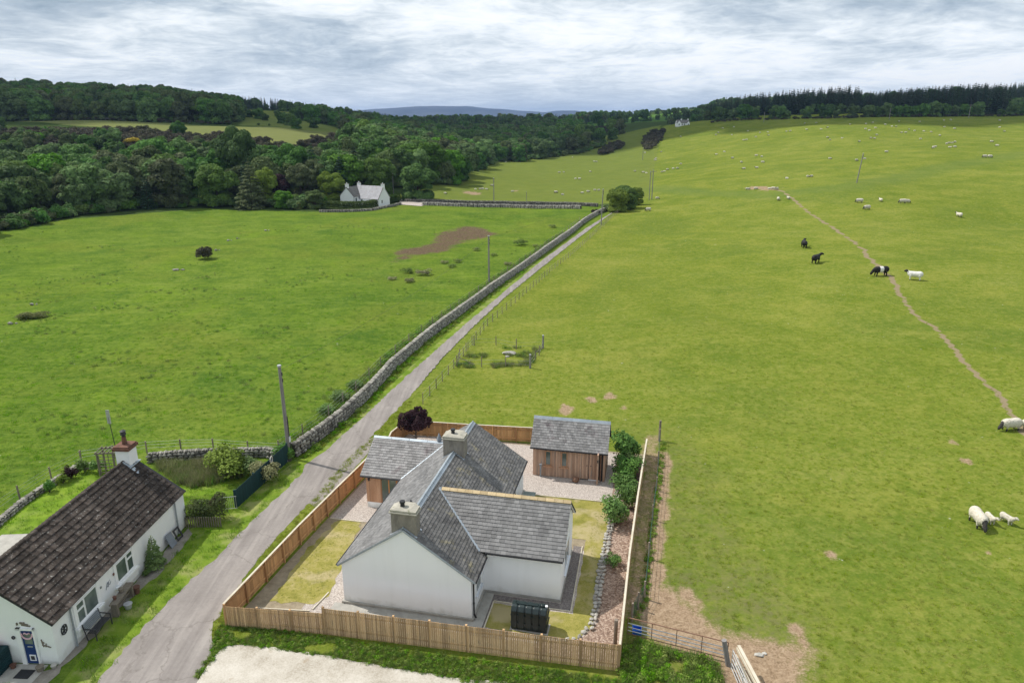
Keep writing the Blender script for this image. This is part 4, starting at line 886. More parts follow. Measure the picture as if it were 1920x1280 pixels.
board_fence('picket_fence', 'lower run of spaced picket fence at the corner by the road', [FL, FS], 1.18, 1.22, MT['fence'], sp=.100, bw=.083, side=-1, both=False, drop=lambda t: .15, cap=False)
board_fence('picket_fence', 'long tall picket fence in front of the white cottage and oil tank', [FS, FR], 1.52, 1.42, MT['fence'], sp=.104, bw=.087, side=-1, both=False, drop=lambda t: .15 + .35 * t, cap=False)
board_fence('board_fence', 'board fence between the road and the cottage garden', [hw(-12.1, -2.95), hw(-11.95, 4.5), hw(-11.72, 9.5), hw(-11.47, 13.9), hw(-10.6, 14.7)], 1.28, 1.28, MT['fence_red'], sp=.16, bw=.155, side=-1 * -1, post_every=1.85)
board_fence('board_fence', 'back garden fence with the purple leaved tree behind the cottage', [hw(-11.3, 17.6), hw(-11.45, 18.4), hw(-11.1, 20.8), hw(-5.9, 21.1), hw(-.2, 21.55)], 1.25, 1.25, MT['fence_red'], sp=.16, bw=.155, side=1, post_every=1.9)
board_fence('board_fence', 'narrow garden fence between the mulch bed and the sheep pasture', [FR, hw(7.62, 5.58), hw(7.79, 12.28), hw(8.09, 21.2)], 1.42, 1.28, MT['fence'], sp=.14, bw=.12, side=-1, both=False, cap=True, post_every=1.9, drop=lambda t: .25)
# the tall post and rail bits at the right-hand corner
m = MB(); m.tube((0, 0, -.2), (0, 0, 1.55), .10, .095, 10); o = m.build('timber_post', MT['post'], None, loc=(*hw(7.30, -.35)[:2], 0)); tag(o, 'thick round gatepost inside the corner of the picket fence', 'post')
# pale stone edging of the mulch bed: each stone its own piece
edge = thing('stone_edging', (*hw(6.1, 6)[:2], 0), HA, 'row of pale boulders edging the mulch bed beside the lawn', 'stone edging')
ep = [(3.3, -.62), (4.0, -.72), (4.8, -.55), (5.4, -.2), (5.75, .4), (5.95, 1.2), (6.05, 2.2), (6.0, 4.0), (5.98, 6.0), (6.02, 8.0), (6.1, 9.6), (6.15, 11.5), (6.3, 13.6), (6.35, 16.0), (5.9, 17.2)]
cum = 0
for (a, b) in zip(ep[:-1], ep[1:]):
    Ls = math.dist(a, b); n_ = max(1, int(Ls / .29))
    for i in range(n_):
        t = (i + .5) / n_; px_, py_ = a[0] + (b[0] - a[0]) * t, a[1] + (b[1] - a[1]) * t
        for row in range(1 if b[1] < 1 else 2):
            m = MB(); m.rock((0, 0, 0), (rr.uniform(.10, .19), rr.uniform(.09, .16), rr.uniform(.07, .13)), rr.randrange(9999), 1)
            m.build('stone', MT['stone_pale'], edge, loc=(px_ - 6.1 + rr.uniform(-.05, .05) + row * .24, py_ - 6 + rr.uniform(-.05, .05), .06 + row * .05), rot=(0, 0, rr.uniform(0, 3)))
# timber kerbs
def kerb(a, b, lab): 
    m = MB(); m.beam((*a, .03), (*b, .03), .06, .07); o = m.build('timber_kerb', MT['rail'], None); tag(o, lab, 'kerb', 'timber kerbs round the lawns')
A_, B_ = hw(-11.5, 7.62), hw(-9.2, 7.62); kerb(A_[:2], B_[:2], 'pale edging board between the road side lawn and gravel')
A_, B_ = hw(-8.4, -.9), hw(-8.2, .6); kerb(A_[:2], B_[:2], 'edging board between lawn and gravel by the near gable')
A_, B_ = hw(-11.4, -1.42), hw(-8.5, -1.05); kerb(A_[:2], B_[:2], 'pale edging board behind the lower picket fence')
A_, B_ = hw(.74, 1.72), hw(.74, -.9); kerb(A_[:2], B_[:2], 'short edging board between dark gravel and small lawn')
A_, B_ = hw(4.86, 1.72), hw(4.76, 7.8); kerb(A_[:2], B_[:2], 'edging board along the gable end of the wing')
A_, B_ = hw(.74, 1.74), hw(4.84, 1.74); kerb(A_[:2], B_[:2], 'edging board under the blank wall of the wing')
A_, B_ = hw(.9, 13.32), hw(6.2, 13.36); kerb(A_[:2], B_[:2], 'edging board between shed gravel and back lawn')

# ------------------------------------------------------------------ the older cottage on the left
CO = (-21.32, 27.69); CA = R(-3.2)
def cw(b, a, z=0.0):
    c, s = math.cos(CA), math.sin(CA); return (CO[0] + b * c - a * s, CO[1] + b * s + a * c, z)
cot = thing('roadside_cottage', (CO[0], CO[1], 0), CA, 'low white harled cottage with dark mossy tiled roof and navy blue door', 'house')
CE, CR, CL, CWD = 2.42, 4.62, 12.3, 6.0
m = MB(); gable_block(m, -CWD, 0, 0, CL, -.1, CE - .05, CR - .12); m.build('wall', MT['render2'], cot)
vr2 = Vector((-3, 0, CR - CE)).normalized(); L2 = math.hypot(3, CR - CE); k2 = .18 * (CR - CE) / 3
vl2 = Vector((3, 0, CR - CE)).normalized()
m = MB(); slab(m, (.18, -.12, CE - k2), (0, 1, 0), vr2, CL + .24, L2 + .2, -.08, 0); slab(m, (-CWD - .18, -.12, CE - k2), (0, 1, 0), vl2, CL + .24, L2 + .2, -.08, 0); m.build('roof', MT['deck'], cot)
tw_, tv_ = .30, (L2 + .2) / 12
n2 = Vector((CR - CE, 0, 3)).normalized()
def tile_mesh():
    mb = MB(); xs = [0, .05, .09, .13, .17, .21, .25, .30]; zs = [.035, .035, .018, .018, .018, .018, .035, .035]
    n = len(xs); vs = []
    for y, dz in ((0, .05), (tv_ * 1.10, .0)):
        for x, z in zip(xs, zs): vs.append((x * .96, y, z + dz))
    lo = [(x * .96, 0, .004) for x in xs]
    mb.add(vs + lo, [(i, i + 1, n + i + 1, n + i) for i in range(n - 1)] + [(2 * n + i, 2 * n + i + 1, i + 1, i) for i in range(n - 1)] + [(0, n, 2 * n), (n - 1, 3 * n - 1, 2 * n - 1)])
    return mb.mesh('tile', MT['tile'])
TM = tile_mesh(); ncol = int((CL + .24) / tw_)
# tile frame: x along the eave (+y of the cottage), y up the slope, z outwards
B3 = Matrix((Vector((0, 1, 0)), vr2, n2)).transposed().to_4x4()
stuffm = MB(); tv = [v.co.copy() for v in TM.vertices]; tf = [tuple(p.vertices) for p in TM.polygons]; ntile = 0
for c_ in range(ncol):
    for r_ in range(12):
        o3 = Vector((.18, -.12 + c_ * tw_ + .0, CE - k2)) + vr2 * (r_ * tv_)
        Mx = Matrix.Translation(o3) @ B3 @ Matrix.Rotation(rr.uniform(-.02, .02), 4, 'Z') @ Matrix.Translation((0, 0, rr.uniform(0, .008)))
        if c_ < 25:
            o = bpy.data.objects.new('tile', TM); COL.objects.link(o); o.parent = cot; o.matrix_local = Mx; ntile += 1
        else: stuffm.add([Mx @ v for v in tv], tf, rr.random())
B3l = Matrix((Vector((0, -1, 0)), vl2, Vector((-(CR - CE), 0, 3)).normalized())).transposed().to_4x4()
for c_ in range(ncol):
    for r_ in range(12):
        Mx = Matrix.Translation(Vector((-CWD - .18, CL + .12 - c_ * tw_, CE - k2)) + vl2 * (r_ * tv_)) @ B3l; stuffm.add([Mx @ v for v in tv], tf, rr.random())
stuffm.build('tiles', MT['tile'], cot, kind='stuff')
for i in range(28):
    m = MB(); y0 = -.12 + i * (CL + .24) / 28; m.tube((-3, y0, CR + .0), (-3, y0 + .435, CR + .0), .11, .10, 10); m.build('ridge_tile', MT['tile'], cot)
m = MB(); m.box(-3.42, -2.58, 11.55, 12.42, CR - .8, CR + .75); c = m.build('chimney', MT['render2'], cot); bevel(c, .03)
m = MB(); m.box(-3.52, -2.48, 11.45, 12.52, CR + .75, CR + .92); m.box(-3.46, -2.54, 11.5, 12.46, CR + .92, CR + 1.0); m.build('chimney_cope', MT['terracotta'], c)
m = MB(); m.tube((-3, 12, CR + 1.0), (-3, 12, CR + 1.5), .15, .12, 12); m.build('chimney_pot', MT['terracotta'], c)
m = MB(); m.tube((-3, 12, CR + 1.5), (-3, 12, CR + 1.62), .10, .10, 12); m.tube((-3, 12, CR + 1.62), (-3, 12, CR + 1.85), .17, .13, 12); m.tube((-3, 12, CR + 1.85), (-3, 12, CR + 1.93), .19, .06, 12); m.build('chimney_cowl', MT['dark'], c)
for q_ in (((-2.56, 11.5, CR - .26), (-1.95, 11.5, CR - .75), .3, .04), ((-2.55, 11.45, CR - .28), (-2.55, 12.5, CR - .28), .2, .04), ((-2.95, 11.42, CR + .06), (-2.5, 11.42, CR - .27), .1, .06)):
    m = MB(); m.beam(*q_); m.build('flashing', MT['lead'], c)
# windows: picture window with a small casement beside it
def cottage_window(y0, w_, flip):
    P_ = [(.02, .36, .04, .62), (.02, .36, .66, .96), (.38, .98, .04, .96)] if not flip else [(.02, .60, .04, .96), (.64, .98, .04, .66), (.64, .98, .70, .96)]
    fr = window_on(cot, (.0, y0 + w_ / 2, 1.45), (0, 1, 0), (1, 0, 0), w_, 1.15, P_, sill=MT['white'], proud=.03, fw=.05)
    m = MB(); m.box(.0, .05, y0 - .18, y0, .78, 2.12); m.box(.0, .05, y0 + w_, y0 + w_ + .18, .78, 2.12); m.box(.0, .16, y0 - .25, y0 + w_ + .25, .68, .80); m.box(.0, .07, y0 - .18, y0 + w_ + .18, .30, .68); m.build('window_surround', MT['white'], fr)
cottage_window(1.65, 1.65, False); cottage_window(4.95, 1.55, True)
m = MB(); m.tube((.09, 1.2, CE - .15), (.09, 1.2, .05), .045); m.tube((.2, 1.2, CE - .1), (.09, 1.2, CE - .3), .04); m.tube((.09, 1.2, 1.0), (.09, 1.2, 1.07), .06); m.build('downpipe', MT['grey_pipe'], cot)
m = MB(); m.tube((.09, 11.1, CE - .15), (.09, 11.1, .05), .045); m.tube((.09, 11.1, .9), (.09, 11.1, .97), .06); m.build('downpipe', MT['grey_pipe'], cot)
# door in the gable
dm = MB(); dm.box(-1.50, -.92, -.05, .02, .06, 1.92); door = dm.build('door', MT['bluedoor'], cot)
m = MB(); m.box(-1.72, -1.50, -.10, .02, .0, 2.02); m.box(-.92, -.84, -.10, .02, .0, 2.02); m.box(-1.72, -.84, -.10, .02, 1.92, 2.02); m.build('door_frame', MT['white'], cot)
m = MB(); m.box(-1.40, -1.02, -.065, -.045, 1.15, 1.72); m.build('door_pane', MT['glass'], door)
m = MB(); m.box(-1.32, -1.08, -.07, -.045, .98, 1.03); m.build('letterbox', MT['galv'], door)
m = MB(); m.box(-1.33, -1.03, -.075, -.045, .22, .55); m.build('cat_flap_frame', MT['white'], door)
m = MB(); m.box(-1.27, -1.09, -.085, -.06, .28, .49); m.build('cat_flap', MT['dark'], door)
m = MB()
for i in range(40):
    t = math.pi * (1.0 + i / 39); q = (-1.21 + .26 * math.cos(t), -.09, 1.72 + .26 * math.sin(t)); m.rock(q, (.045, .03, .045), i, 0, tone=rr.random())
for i in range(10): m.rock((-1.35 + i * .03, -.08, 1.74 + .03 * math.sin(i)), (.04, .03, .04), i, 0)
o = m.build('wreath', MT['pink'], None, loc=(CO[0], CO[1], 0), rot=(0, 0, CA)); tag(o, 'pink flower garland hanging on the navy cottage door', 'wreath')
# ornaments on the walls
def orn(name, label, pts_, mat_, r=.02):
    m = MB()
    for p, q in pts_: m.tube(p, q, r, n=6)
    o = m.build(name, mat_, None, loc=(CO[0], CO[1], 0), rot=(0, 0, CA)); tag(o, label, 'wall ornament')
def ring(cx, cz, r, y=None, n=14, x=None):
    P_ = [((cx + r * math.cos(2 * math.pi * i / n), y, cz + r * math.sin(2 * math.pi * i / n)) if x is None else (x, cx + r * .8 * math.cos(2 * math.pi * i / n), cz + r * math.sin(2 * math.pi * i / n))) for i in range(n + 1)]
    return list(zip(P_[:-1], P_[1:]))
orn('round_wall_ornament', 'dark round openwork ornament on the cottage side wall near the downpipe', ring(.68, 1.42, .24, x=.03) + [((.03, .50, 1.25), (.03, .86, 1.6)), ((.03, .86, 1.25), (.03, .50, 1.6)), ((.03, .68, 1.18), (.03, .68, 1.66))], MT['dark'], .028)
orn('metal_wall_bird', 'small dark metal leaf ornament beside the navy door', [((-.62, -.03, 1.4), (-.56, -.03, 1.0)), ((-.62, -.03, 1.1), (-.30, -.03, 1.02)), ((-.45, -.03, 1.0), (-.42, -.03, 1.18)), ((-.5, -.03, 1.2), (-.6, -.03, 1.3)), ((-.35, -.03, 1.02), (-.22, -.03, .98))], MT['oldwood'], .025)
orn('wall_name_plate', 'small carved ornament above the navy cottage door', [((-1.62, -.03, 2.28), (-1.62, -.03, 2.16)), ((-1.45, -.03, 2.26), (-1.1, -.03, 2.2)), ((-1.4, -.03, 2.18), (-1.0, -.03, 2.12)), ((-1.48, -.03, 2.3), (-1.25, -.03, 2.3))], MT['oldwood'], .035)
orn('house_number_disc', 'little dark disc on the wall left of the navy door', ring(-1.95, 1.45, .07, y=-.03, n=8), MT['dark'], .03)
orn('metal_wall_branch', 'thin dark metal spray on the wall between the cottage windows', [((.03, 3.95, 1.2), (.03, 4.15, 1.55)), ((.03, 4.0, 1.3), (.03, 4.3, 1.35)), ((.03, 4.05, 1.4), (.03, 4.35, 1.55)), ((.03, 4.15, 1.25), (.03, 4.25, 1.5)), ((.03, 4.3, 1.3), (.03, 4.42, 1.42))], MT['greymetal'], .014)
m = MB(); m.rock((.04, 4.72, 1.62), (.03, .09, .1), 3, 1); o = m.build('wall_plaque', MT['terracotta'], None, loc=(CO[0], CO[1], 0), rot=(0, 0, CA)); tag(o, 'small terracotta plaque beside the farther cottage window', 'plaque')
m = MB(); m.rock((.04, 3.6, 1.62), (.03, .08, .09), 4, 1); o = m.build('wall_plaque', MT['garden_plaque'] if 'garden_plaque' in MT else MT['hvac'], None, loc=(CO[0], CO[1], 0), rot=(0, 0, CA)); tag(o, 'small green plaque beside the nearer cottage window', 'plaque')
m = MB(); m.box(-1.55, -.85, -1.0, -.45, .030, .050); o = m.build('doormat', MT['blackmat'], None, loc=(CO[0], CO[1], 0), rot=(0, 0, CA)); tag(o, 'dark rubber doormat in front of the navy door', 'doormat')
m = MB(); m.box(-2.3, -.5, -1.35, -.08, -.05, .026); o = m.build('door_step', MT['plinth'], cot)
# leaning boards, pots, plant table, bench
def c_thing(name, b, a, z, rz, label, cat, group=None): return thing(name, cw(b, a, z), CA + rz, label, cat, group)
m = MB(); m.beam((.42, 0, .0), (.10, 0, .78), .03, .62, up=(0, 1, 0)); o = m.build('leaning_board', MT['greymetal'], None, loc=cw(.02, 9.85, .02), rot=(0, 0, CA)); tag(o, 'slate grey board leaning on the white cottage wall', 'board')
lb = c_thing('leaning_picture', .02, 10.62, .02, 0, 'black empty frame leaning on the wall by the far downpipe', 'picture')
m = MB()
for y0, y1, s0, s1 in ((-.3, .3, .0, .1), (-.3, .3, .64, .74), (-.3, -.2, .1, .64), (.2, .3, .1, .64)):
    P_ = lambda y, s: (.40 - s * .38, y, s * .92)
    m.hull8([P_(y0, s0), P_(y1, s0), P_(y1, s1), P_(y0, s1)], [(p[0] + .04, p[1], p[2] + .016) for p in (P_(y0, s0), P_(y1, s0), P_(y1, s1), P_(y0, s1))])
m.build('frame', MT['dark'], lb)
bench = c_thing('garden_bench', .55, 2.25, .015, 0, 'dark metal garden bench under the cottage window', 'bench')
def part(par, name, mat_, fn, smooth=False):
    m = MB(); fn(m); return m.build(name, mat_, par, smooth)
for i in range(4): part(bench, 'slat', MT['dark'], lambda m, i=i: m.box(-.18 + i * .11, -.10 + i * .11, -.62, .62, .40, .425))
for i in range(6): part(bench, 'slat', MT['greymetal'], lambda m, i=i: m.beam((-.24 - i * .02, -.60, .50 + i * .07), (-.24 - i * .02, .60, .50 + i * .07), .02, .055))
for sy_ in (-.63, .63):
    part(bench, 'leg', MT['dark'], lambda m: m.beam((.24, sy_, .62), (.26, sy_, 0), .04, .04)); part(bench, 'leg', MT['dark'], lambda m: m.beam((-.36, sy_, .92), (-.20, sy_, 0), .04, .04))
    part(bench, 'armrest', MT['dark'], lambda m: m.beam((.27, sy_, .64), (-.30, sy_, .66), .05, .04))
tb = c_thing('planter_table', .60, 4.25, .015, R(6), 'mossy old wooden plank table with pots by the cottage wall', 'table')
part(tb, 'table_top', MT['oldwood'], lambda m: m.box(-.2, .2, -.95, .95, .72, .80)); 
for y_ in (-.8, .8): part(tb, 'leg', MT['oldwood'], lambda m: m.box(-.16, .16, y_ - .08, y_ + .08, 0, .72))
part(tb, 'stretcher', MT['oldwood'], lambda m: m.box(-.03, .03, -.8, .8, .3, .38))
def pot(b, a, z, r, h, mat_, label, cat='pot', plant=None):
    p = c_thing('plant_pot', b, a, z, 0, label, cat); part(p, 'pot', mat_, lambda m: m.tube((0, 0, 0), (0, 0, h), r * .75, r, 12))
    part(p, 'rim', mat_, lambda m: m.tube((0, 0, h), (0, 0, h + .03), r * 1.1, r * 1.1, 12)); return p
pot(.55, 4.35, .815, .13, .2, MT['oldwood'], 'pot of purple blooms on the far end of the plank table')
pot(.55, 3.75, .815, .09, .14, MT['terracotta'], 'small terracotta pot on the plank table')
pot(.95, 4.1, .02, .2, .26, MT['galv'], 'shiny round metal planter on grass by the plank table')
pot(.70, 5.35, .02, .17, .38, MT['terracotta'], 'tall terracotta pot beyond the plank table')
pot(-.62, -.45, .02, .17, .22, MT['oldwood'], 'wide stone trough pot right of the navy door')
pot(-2.0, -.35, .02, .13, .16, MT['terracotta'], 'small pot left of the navy door beside the bin')
pot(-.1, -.25, .02, .12, .14, MT['stone_pale'], 'pale stone pot at the cottage corner')
bn = c_thing('log_store', -3.0, -.55, .0, R(2), 'dark green slatted bin with orange tub by the gable', 'bin')
part(bn, 'body', MT['darkgreen'], lambda m: m.box(-.85, .75, -.5, .45, 0, 1.05))
for i in range(9): part(bn, 'slat', MT['darkgreen'], lambda m, i=i: m.box(-.85, .78, -.53, -.50, .04 + i * .112, .13 + i * .112))
for i in range(9): part(bn, 'slat', MT['darkgreen'], lambda m, i=i: m.box(.75, .78, -.49, .45, .04 + i * .112, .13 + i * .112))
ob = c_thing('orange_tub', -2.75, -.4, 1.06, 0, 'orange tub standing on the dark green bin', 'tub'); part(ob, 'body', MT['orange'], lambda m: m.tube((0, 0, 0), (0, 0, .2), .2, .26, 14)); part(ob, 'handle', MT['dark'], lambda m: [m.tube((.24 * math.cos(t), .0, .2 + .2 * math.sin(t)), (.24 * math.cos(t + .4), 0, .2 + .2 * math.sin(t + .4)), .012, n=5) for t in [i * .4 for i in range(8)]])
# outbuilding behind, seen past the roof
ou = c_thing('lean_to_shed', -7.0, 6.6, 0, 0, 'grey flat roofed lean-to behind the dark tiled cottage', 'shed')
part(ou, 'wall', MT['render2'], lambda m: m.box(-1.2, 1.2, -2.0, 1.0, 0, 1.75)); part(ou, 'roof', MT['plinth'], lambda m: m.hull8([(-1.35, -2.1, 1.75), (1.35, -2.1, 1.95), (1.35, 1.1, 1.95), (-1.35, 1.1, 1.75)], [(-1.35, -2.1, 1.83), (1.35, -2.1, 2.03), (1.35, 1.1, 2.03), (-1.35, 1.1, 1.83)]))
# satellite dish low on the roof edge
sd_ = c_thing('satellite_dish', -2.7, -.25, 3.05, 0, 'white satellite dish on the gable at the picture edge', 'dish')
part(sd_, 'dish', MT['white'], lambda m: m.tube((0, 0, 1.2), (0, -.08, 1.2), .15, .32, 16)); part(sd_, 'arm', MT['grey_pipe'], lambda m: m.tube((0, .2, .9), (0, -.02, 1.2), .025))
# pergola / trellis frame and mast behind the chimney
pg = c_thing('trellis_frame', -8.3, 18.7, 0, R(8), 'weathered wooden trellis frame at the garden corner', 'trellis')
for x_ in (-1.1, 0, 1.1):
    for y_ in (-.45, .45): part(pg, 'post', MT['oldwood'], lambda m: m.box(x_ - .05, x_ + .05, y_ - .05, y_ + .05, 0, 1.75))
for y_ in (-.45, .45): part(pg, 'rail', MT['oldwood'], lambda m: m.box(-1.25, 1.25, y_ - .04, y_ + .04, 1.75, 1.86))
for i in range(9): part(pg, 'slat', MT['oldwood'], lambda m, i=i: m.box(-1.15 + i * .28, -1.11 + i * .28, -.6, .6, 1.86, 1.92))
for i in range(6): part(pg, 'slat', MT['oldwood'], lambda m, i=i: m.box(-1.1, 1.1, -.46, -.43, .3 + i * .24, .34 + i * .24))
for i in range(7): part(pg, 'slat', MT['oldwood'], lambda m, i=i: m.box(-1.0 + i * .32, -.96 + i * .32, -.49, -.46, .2, 1.7))
ms_ = c_thing('aerial_mast', -3.9, 12.75, 0, 0, 'thin dark mast with pale slatted aerial behind the chimney', 'aerial')
part(ms_, 'mast', MT['dark'], lambda m: m.tube((0, 0, 0), (-.35, 0, 7.0), .03, .022, 6)); part(ms_, 'aerial', MT['galv'], lambda m: [m.box(-.46 + i * .06, -.43 + i * .06, -.02, .02, 6.6, 7.5) for i in range(4)] + [m.box(-.47, -.24, -.02, .02, z, z + .03) for z in (6.62, 7.05, 7.45)])
bx = c_thing('white_trough', -6.5, 16.1, 0, 0, 'pale slab topped box behind the cottage near the trellis', 'box'); part(bx, 'body', MT['plinth'], lambda m: m.box(-.5, .5, -.4, .4, 0, .45)); part(bx, 'lid', MT['render'], lambda m: m.box(-.55, .55, -.45, .45, .45, .5))
# dark green close-boarded fence
DF0, DF1 = at_z(444, 952), at_z(541, 864)
board_fence('dark_board_fence', 'dark green close boarded fence beside the tall pole', [DF0, DF1], 1.3, 1.45, MT['darkgreen'], sp=.145, bw=.14, side=-1, cap=False, group=None, post_every=2.2)
# small white tyre-like ring hung on it
m = MB(); rp = [(0, .22 * math.cos(t), .22 * math.sin(t)) for t in [i * math.pi / 8 for i in range(17)]]
for p, q in zip(rp[:-1], rp[1:]): m.tube(p, q, .05, n=6)
mx = ((DF0[0] * .36 + DF1[0] * .64), (DF0[1] * .36 + DF1[1] * .64)); o = m.build('driftwood_ring', MT['stone_pale'], None, loc=(mx[0] + .12, mx[1], 1.35)); tag(o, 'pale ring hanging on the dark green fence', 'ring')
gt = thing('garden_gate', (at_z(436, 955)[0], at_z(436, 955)[1], 0), R(12), 'small grey metal garden gate between hedge and dark fence', 'gate')
for i in range(7): part(gt, 'bar', MT['galv'], lambda m, i=i: m.tube((-.45 + i * .12, 0, .08), (-.45 + i * .12, 0, .98), .012, n=6))
for z in (.1, .95): part(gt, 'rail', MT['galv'], lambda m: m.tube((-.5, 0, z), (.32, 0, z), .018, n=6))
# ------------------------------------------------------------------ dry stone walls
stone_meshes = []
for i in range(10):
    m = MB(); m.rock((0, 0, 0), (1, 1, 1), 100 + i, 1 if i < 5 else 0, tone=rr.random()); stone_meshes.append(m.mesh('stone', MT['stone']))
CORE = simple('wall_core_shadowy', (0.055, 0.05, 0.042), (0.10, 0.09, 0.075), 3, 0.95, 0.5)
def drystone(name, label, pts, h, w=.55, nparts=0, ssz=.34, group='dry stone walls', ground_fn=None, cope=True):
    G = ground_fn or (lambda x, y: gz(x, y)); x0, y0 = pts[0][:2]; z00 = G(x0, y0)
    W = thing(name, (x0, y0, z00), 0, label, 'stone wall', group); core = MB(); st = MB(); cnt = 0; r_ = random.Random(int(abs(x0 * 10)))
    run = 0.0
    for a, b in zip(pts[:-1], pts[1:]):
        dx, dy = b[0] - a[0], b[1] - a[1]; L = math.hypot(dx, dy); dx /= L; dy /= L; nx_, ny_ = dy, -dx; k = max(1, int(L / 4)); ang = math.atan2(dy, dx)
        for i in range(k):
            s0, s1 = i * L / k, (i + 1) * L / k; q = []
            for s_ in (s0, s1):
                X, Y = a[0] + dx * s_, a[1] + dy * s_; z = G(X, Y) - z00
                q.append([(X + nx_ * w * .38 - x0, Y + ny_ * w * .38 - y0, z - .2), (X - nx_ * w * .38 - x0, Y - ny_ * w * .38 - y0, z - .2), (X - nx_ * w * .3 - x0, Y - ny_ * w * .3 - y0, z + h * .86), (X + nx_ * w * .3 - x0, Y + ny_ * w * .3 - y0, z + h * .86)])
            core.add(q[0] + q[1], [(0, 1, 2, 3), (7, 6, 5, 4), (0, 4, 5, 1), (1, 5, 6, 2), (2, 6, 7, 3), (3, 7, 4, 0)])
        s_ = 0.0
        while s_ < L:
            step = ssz * r_.uniform(.75, 1.3); X, Y = a[0] + dx * s_, a[1] + dy * s_; z = G(X, Y) - z00; hh = h * (1 + .10 * (vnoise(np.array([run + s_]), np.array([x0]), 4.0)[0] - .5)); rows = max(2, int(hh / (ssz * .62)))
            items = []
            for sd in (1, -1):
                for r in range(rows):
                    zz = (r + .5) / rows * hh * .84; off = w * (.46 - .10 * zz / hh) * sd
                    items.append((X + nx_ * off + dx * r_.uniform(-.1, .1), Y + ny_ * off + dy * r_.uniform(-.1, .1), z + zz, step * .56, ssz * .30, hh * .84 / rows * .56, r_.uniform(-.25, .25)))
            if cope:
                items.append((X, Y, z + hh * .92, step * .42, w * .46, h * .13, r_.uniform(-.3, .3)))
                items.append((X + dx * step * .5, Y + dy * step * .5, z + hh * .90, step * .34, w * .42, h * .12 * r_.uniform(.7, 1.4), r_.uniform(-.3, .3)))
            for (ax, ay, az, sx_, sy_, sz_, rz_) in items:
                if cnt < nparts:
                    link('stone', stone_meshes[r_.randrange(5)], W, (ax - x0, ay - y0, az), (r_.uniform(-.2, .2), r_.uniform(-.2, .2), ang + rz_), (sx_, sy_, sz_)); cnt += 1
                else:
                    me = stone_meshes[5 + r_.randrange(5)]; c_, s2 = math.cos(ang + rz_), math.sin(ang + rz_); tn = r_.random()
                    st.add([(ax - x0 + v.co.x * sx_ * c_ - v.co.y * sy_ * s2, ay - y0 + v.co.x * sx_ * s2 + v.co.y * sy_ * c_, az + v.co.z * sz_) for v in me.vertices], [tuple(p.vertices) for p in me.polygons], tn)
            s_ += step
        run += L
    core.build('wall_core', CORE, W)
    if st.f: st.build('stones', MT['stone'], W, kind='stuff')
    return W
RWALL_PX = [(560, 856), (603, 825), (650, 788), (699, 741), (742, 692), (793, 647), (835, 613), (883, 577), (933, 540), (981, 506), (1037, 464), (1074, 437), (1099, 417), (1122, 403), (1156, 389)]
RW = []
for p in RWALL_PX:
    q = at_z(*p); RW.append((q[0] - .35, q[1] + .1))
drystone('stone_wall', 'long dry stone wall running beside the road from the tall pole', RW, 1.12, .62, 290, .36)
drystone('stone_wall', 'garden stone wall behind the chimney and shrubs of the low cottage', [at_z(*p) for p in [(283, 866), (330, 862), (400, 858), (455, 856), (500, 855), (545, 864)]], .78, .5, 160, .32)
drystone('stone_wall', 'low pale stone wall along the left edge of the cottage lawn', [at_z(*p) for p in [(-60, 1040), (0, 982), (40, 948), (90, 914), (125, 893), (150, 876), (175, 878)]], .42, .45, 150, .30)
drystone('stone_wall', 'nearer grey stone wall across the valley from the white house to the road', [at_px(*p)[:2] for p in [(793, 385), (850, 387), (950, 389), (1040, 391), (1090, 392)]], 1.0, .6, 0, .6)
drystone('stone_wall', 'farther grey stone wall across the valley from the white house to the road', [at_px(*p)[:2] for p in [(760, 379), (850, 381), (950, 383), (1060, 385), (1120, 388)]], 1.0, .6, 0, .6)
drystone('stone_wall', 'stone wall under the clipped hedge of the distant white house', [at_px(*p)[:2] for p in [(600, 398), (640, 398), (700, 395), (722, 390), (752, 383)]], .7, .5, 0, .6)

# ------------------------------------------------------------------ posts, wires and poles
def post_fence(name, label, pts, h=1.05, spacing=2.0, r=.045, wires=(.25, .55, .95), wmat=None, mesh_mat=None, group='post and wire fences', lean=.03, wr=.008, cat='fence'):
    x0, y0 = pts[0][:2]; z0 = gz(x0, y0); f = thing(name, (x0, y0, z0), 0, label, cat, group); r_ = random.Random(int(abs(x0 + y0) * 7)); tops = []
    key = MB(); key.tube((0, 0, -.3), (0, 0, h), r, r * .9, 6); pm = key.mesh('post', MT['post'])
    P_ = []
    for a, b in zip(pts[:-1], pts[1:]):
        L = math.dist(a[:2], b[:2]); k = max(1, round(L / spacing))
        for i in range(k): P_.append((a[0] + (b[0] - a[0]) * i / k, a[1] + (b[1] - a[1]) * i / k))
    P_.append(pts[-1][:2])
    for x, y in P_:
        z = gz(x, y) - z0; link('post', pm, f, (x - x0, y - y0, z + r_.uniform(-.04, .04)), (r_.uniform(-lean, lean), r_.uniform(-lean, lean), r_.uniform(0, 3))); tops.append((x - x0, y - y0, z))
    for hz_ in wires:
        m = MB()
        for p, q in zip(tops[:-1], tops[1:]): m.tube((p[0], p[1], p[2] + hz_ * h), (q[0], q[1], q[2] + hz_ * h), wr, n=3, caps=False)
        m.build('wire', wmat or MT['wire'], f)
    if mesh_mat:
        m = MB()
        for p, q in zip(tops[:-1], tops[1:]):
            L = math.dist(p, q); n_ = int(L / .16)
            for i in range(n_):
                t = i / n_; X = p[0] + (q[0] - p[0]) * t; Y = p[1] + (q[1] - p[1]) * t; Z = p[2] + (q[2] - p[2]) * t; m.tube((X, Y, Z + .02), (X, Y, Z + h * .82), .006, n=3, caps=False)
        m.build('netting', mesh_mat, f, kind='stuff')
    return f
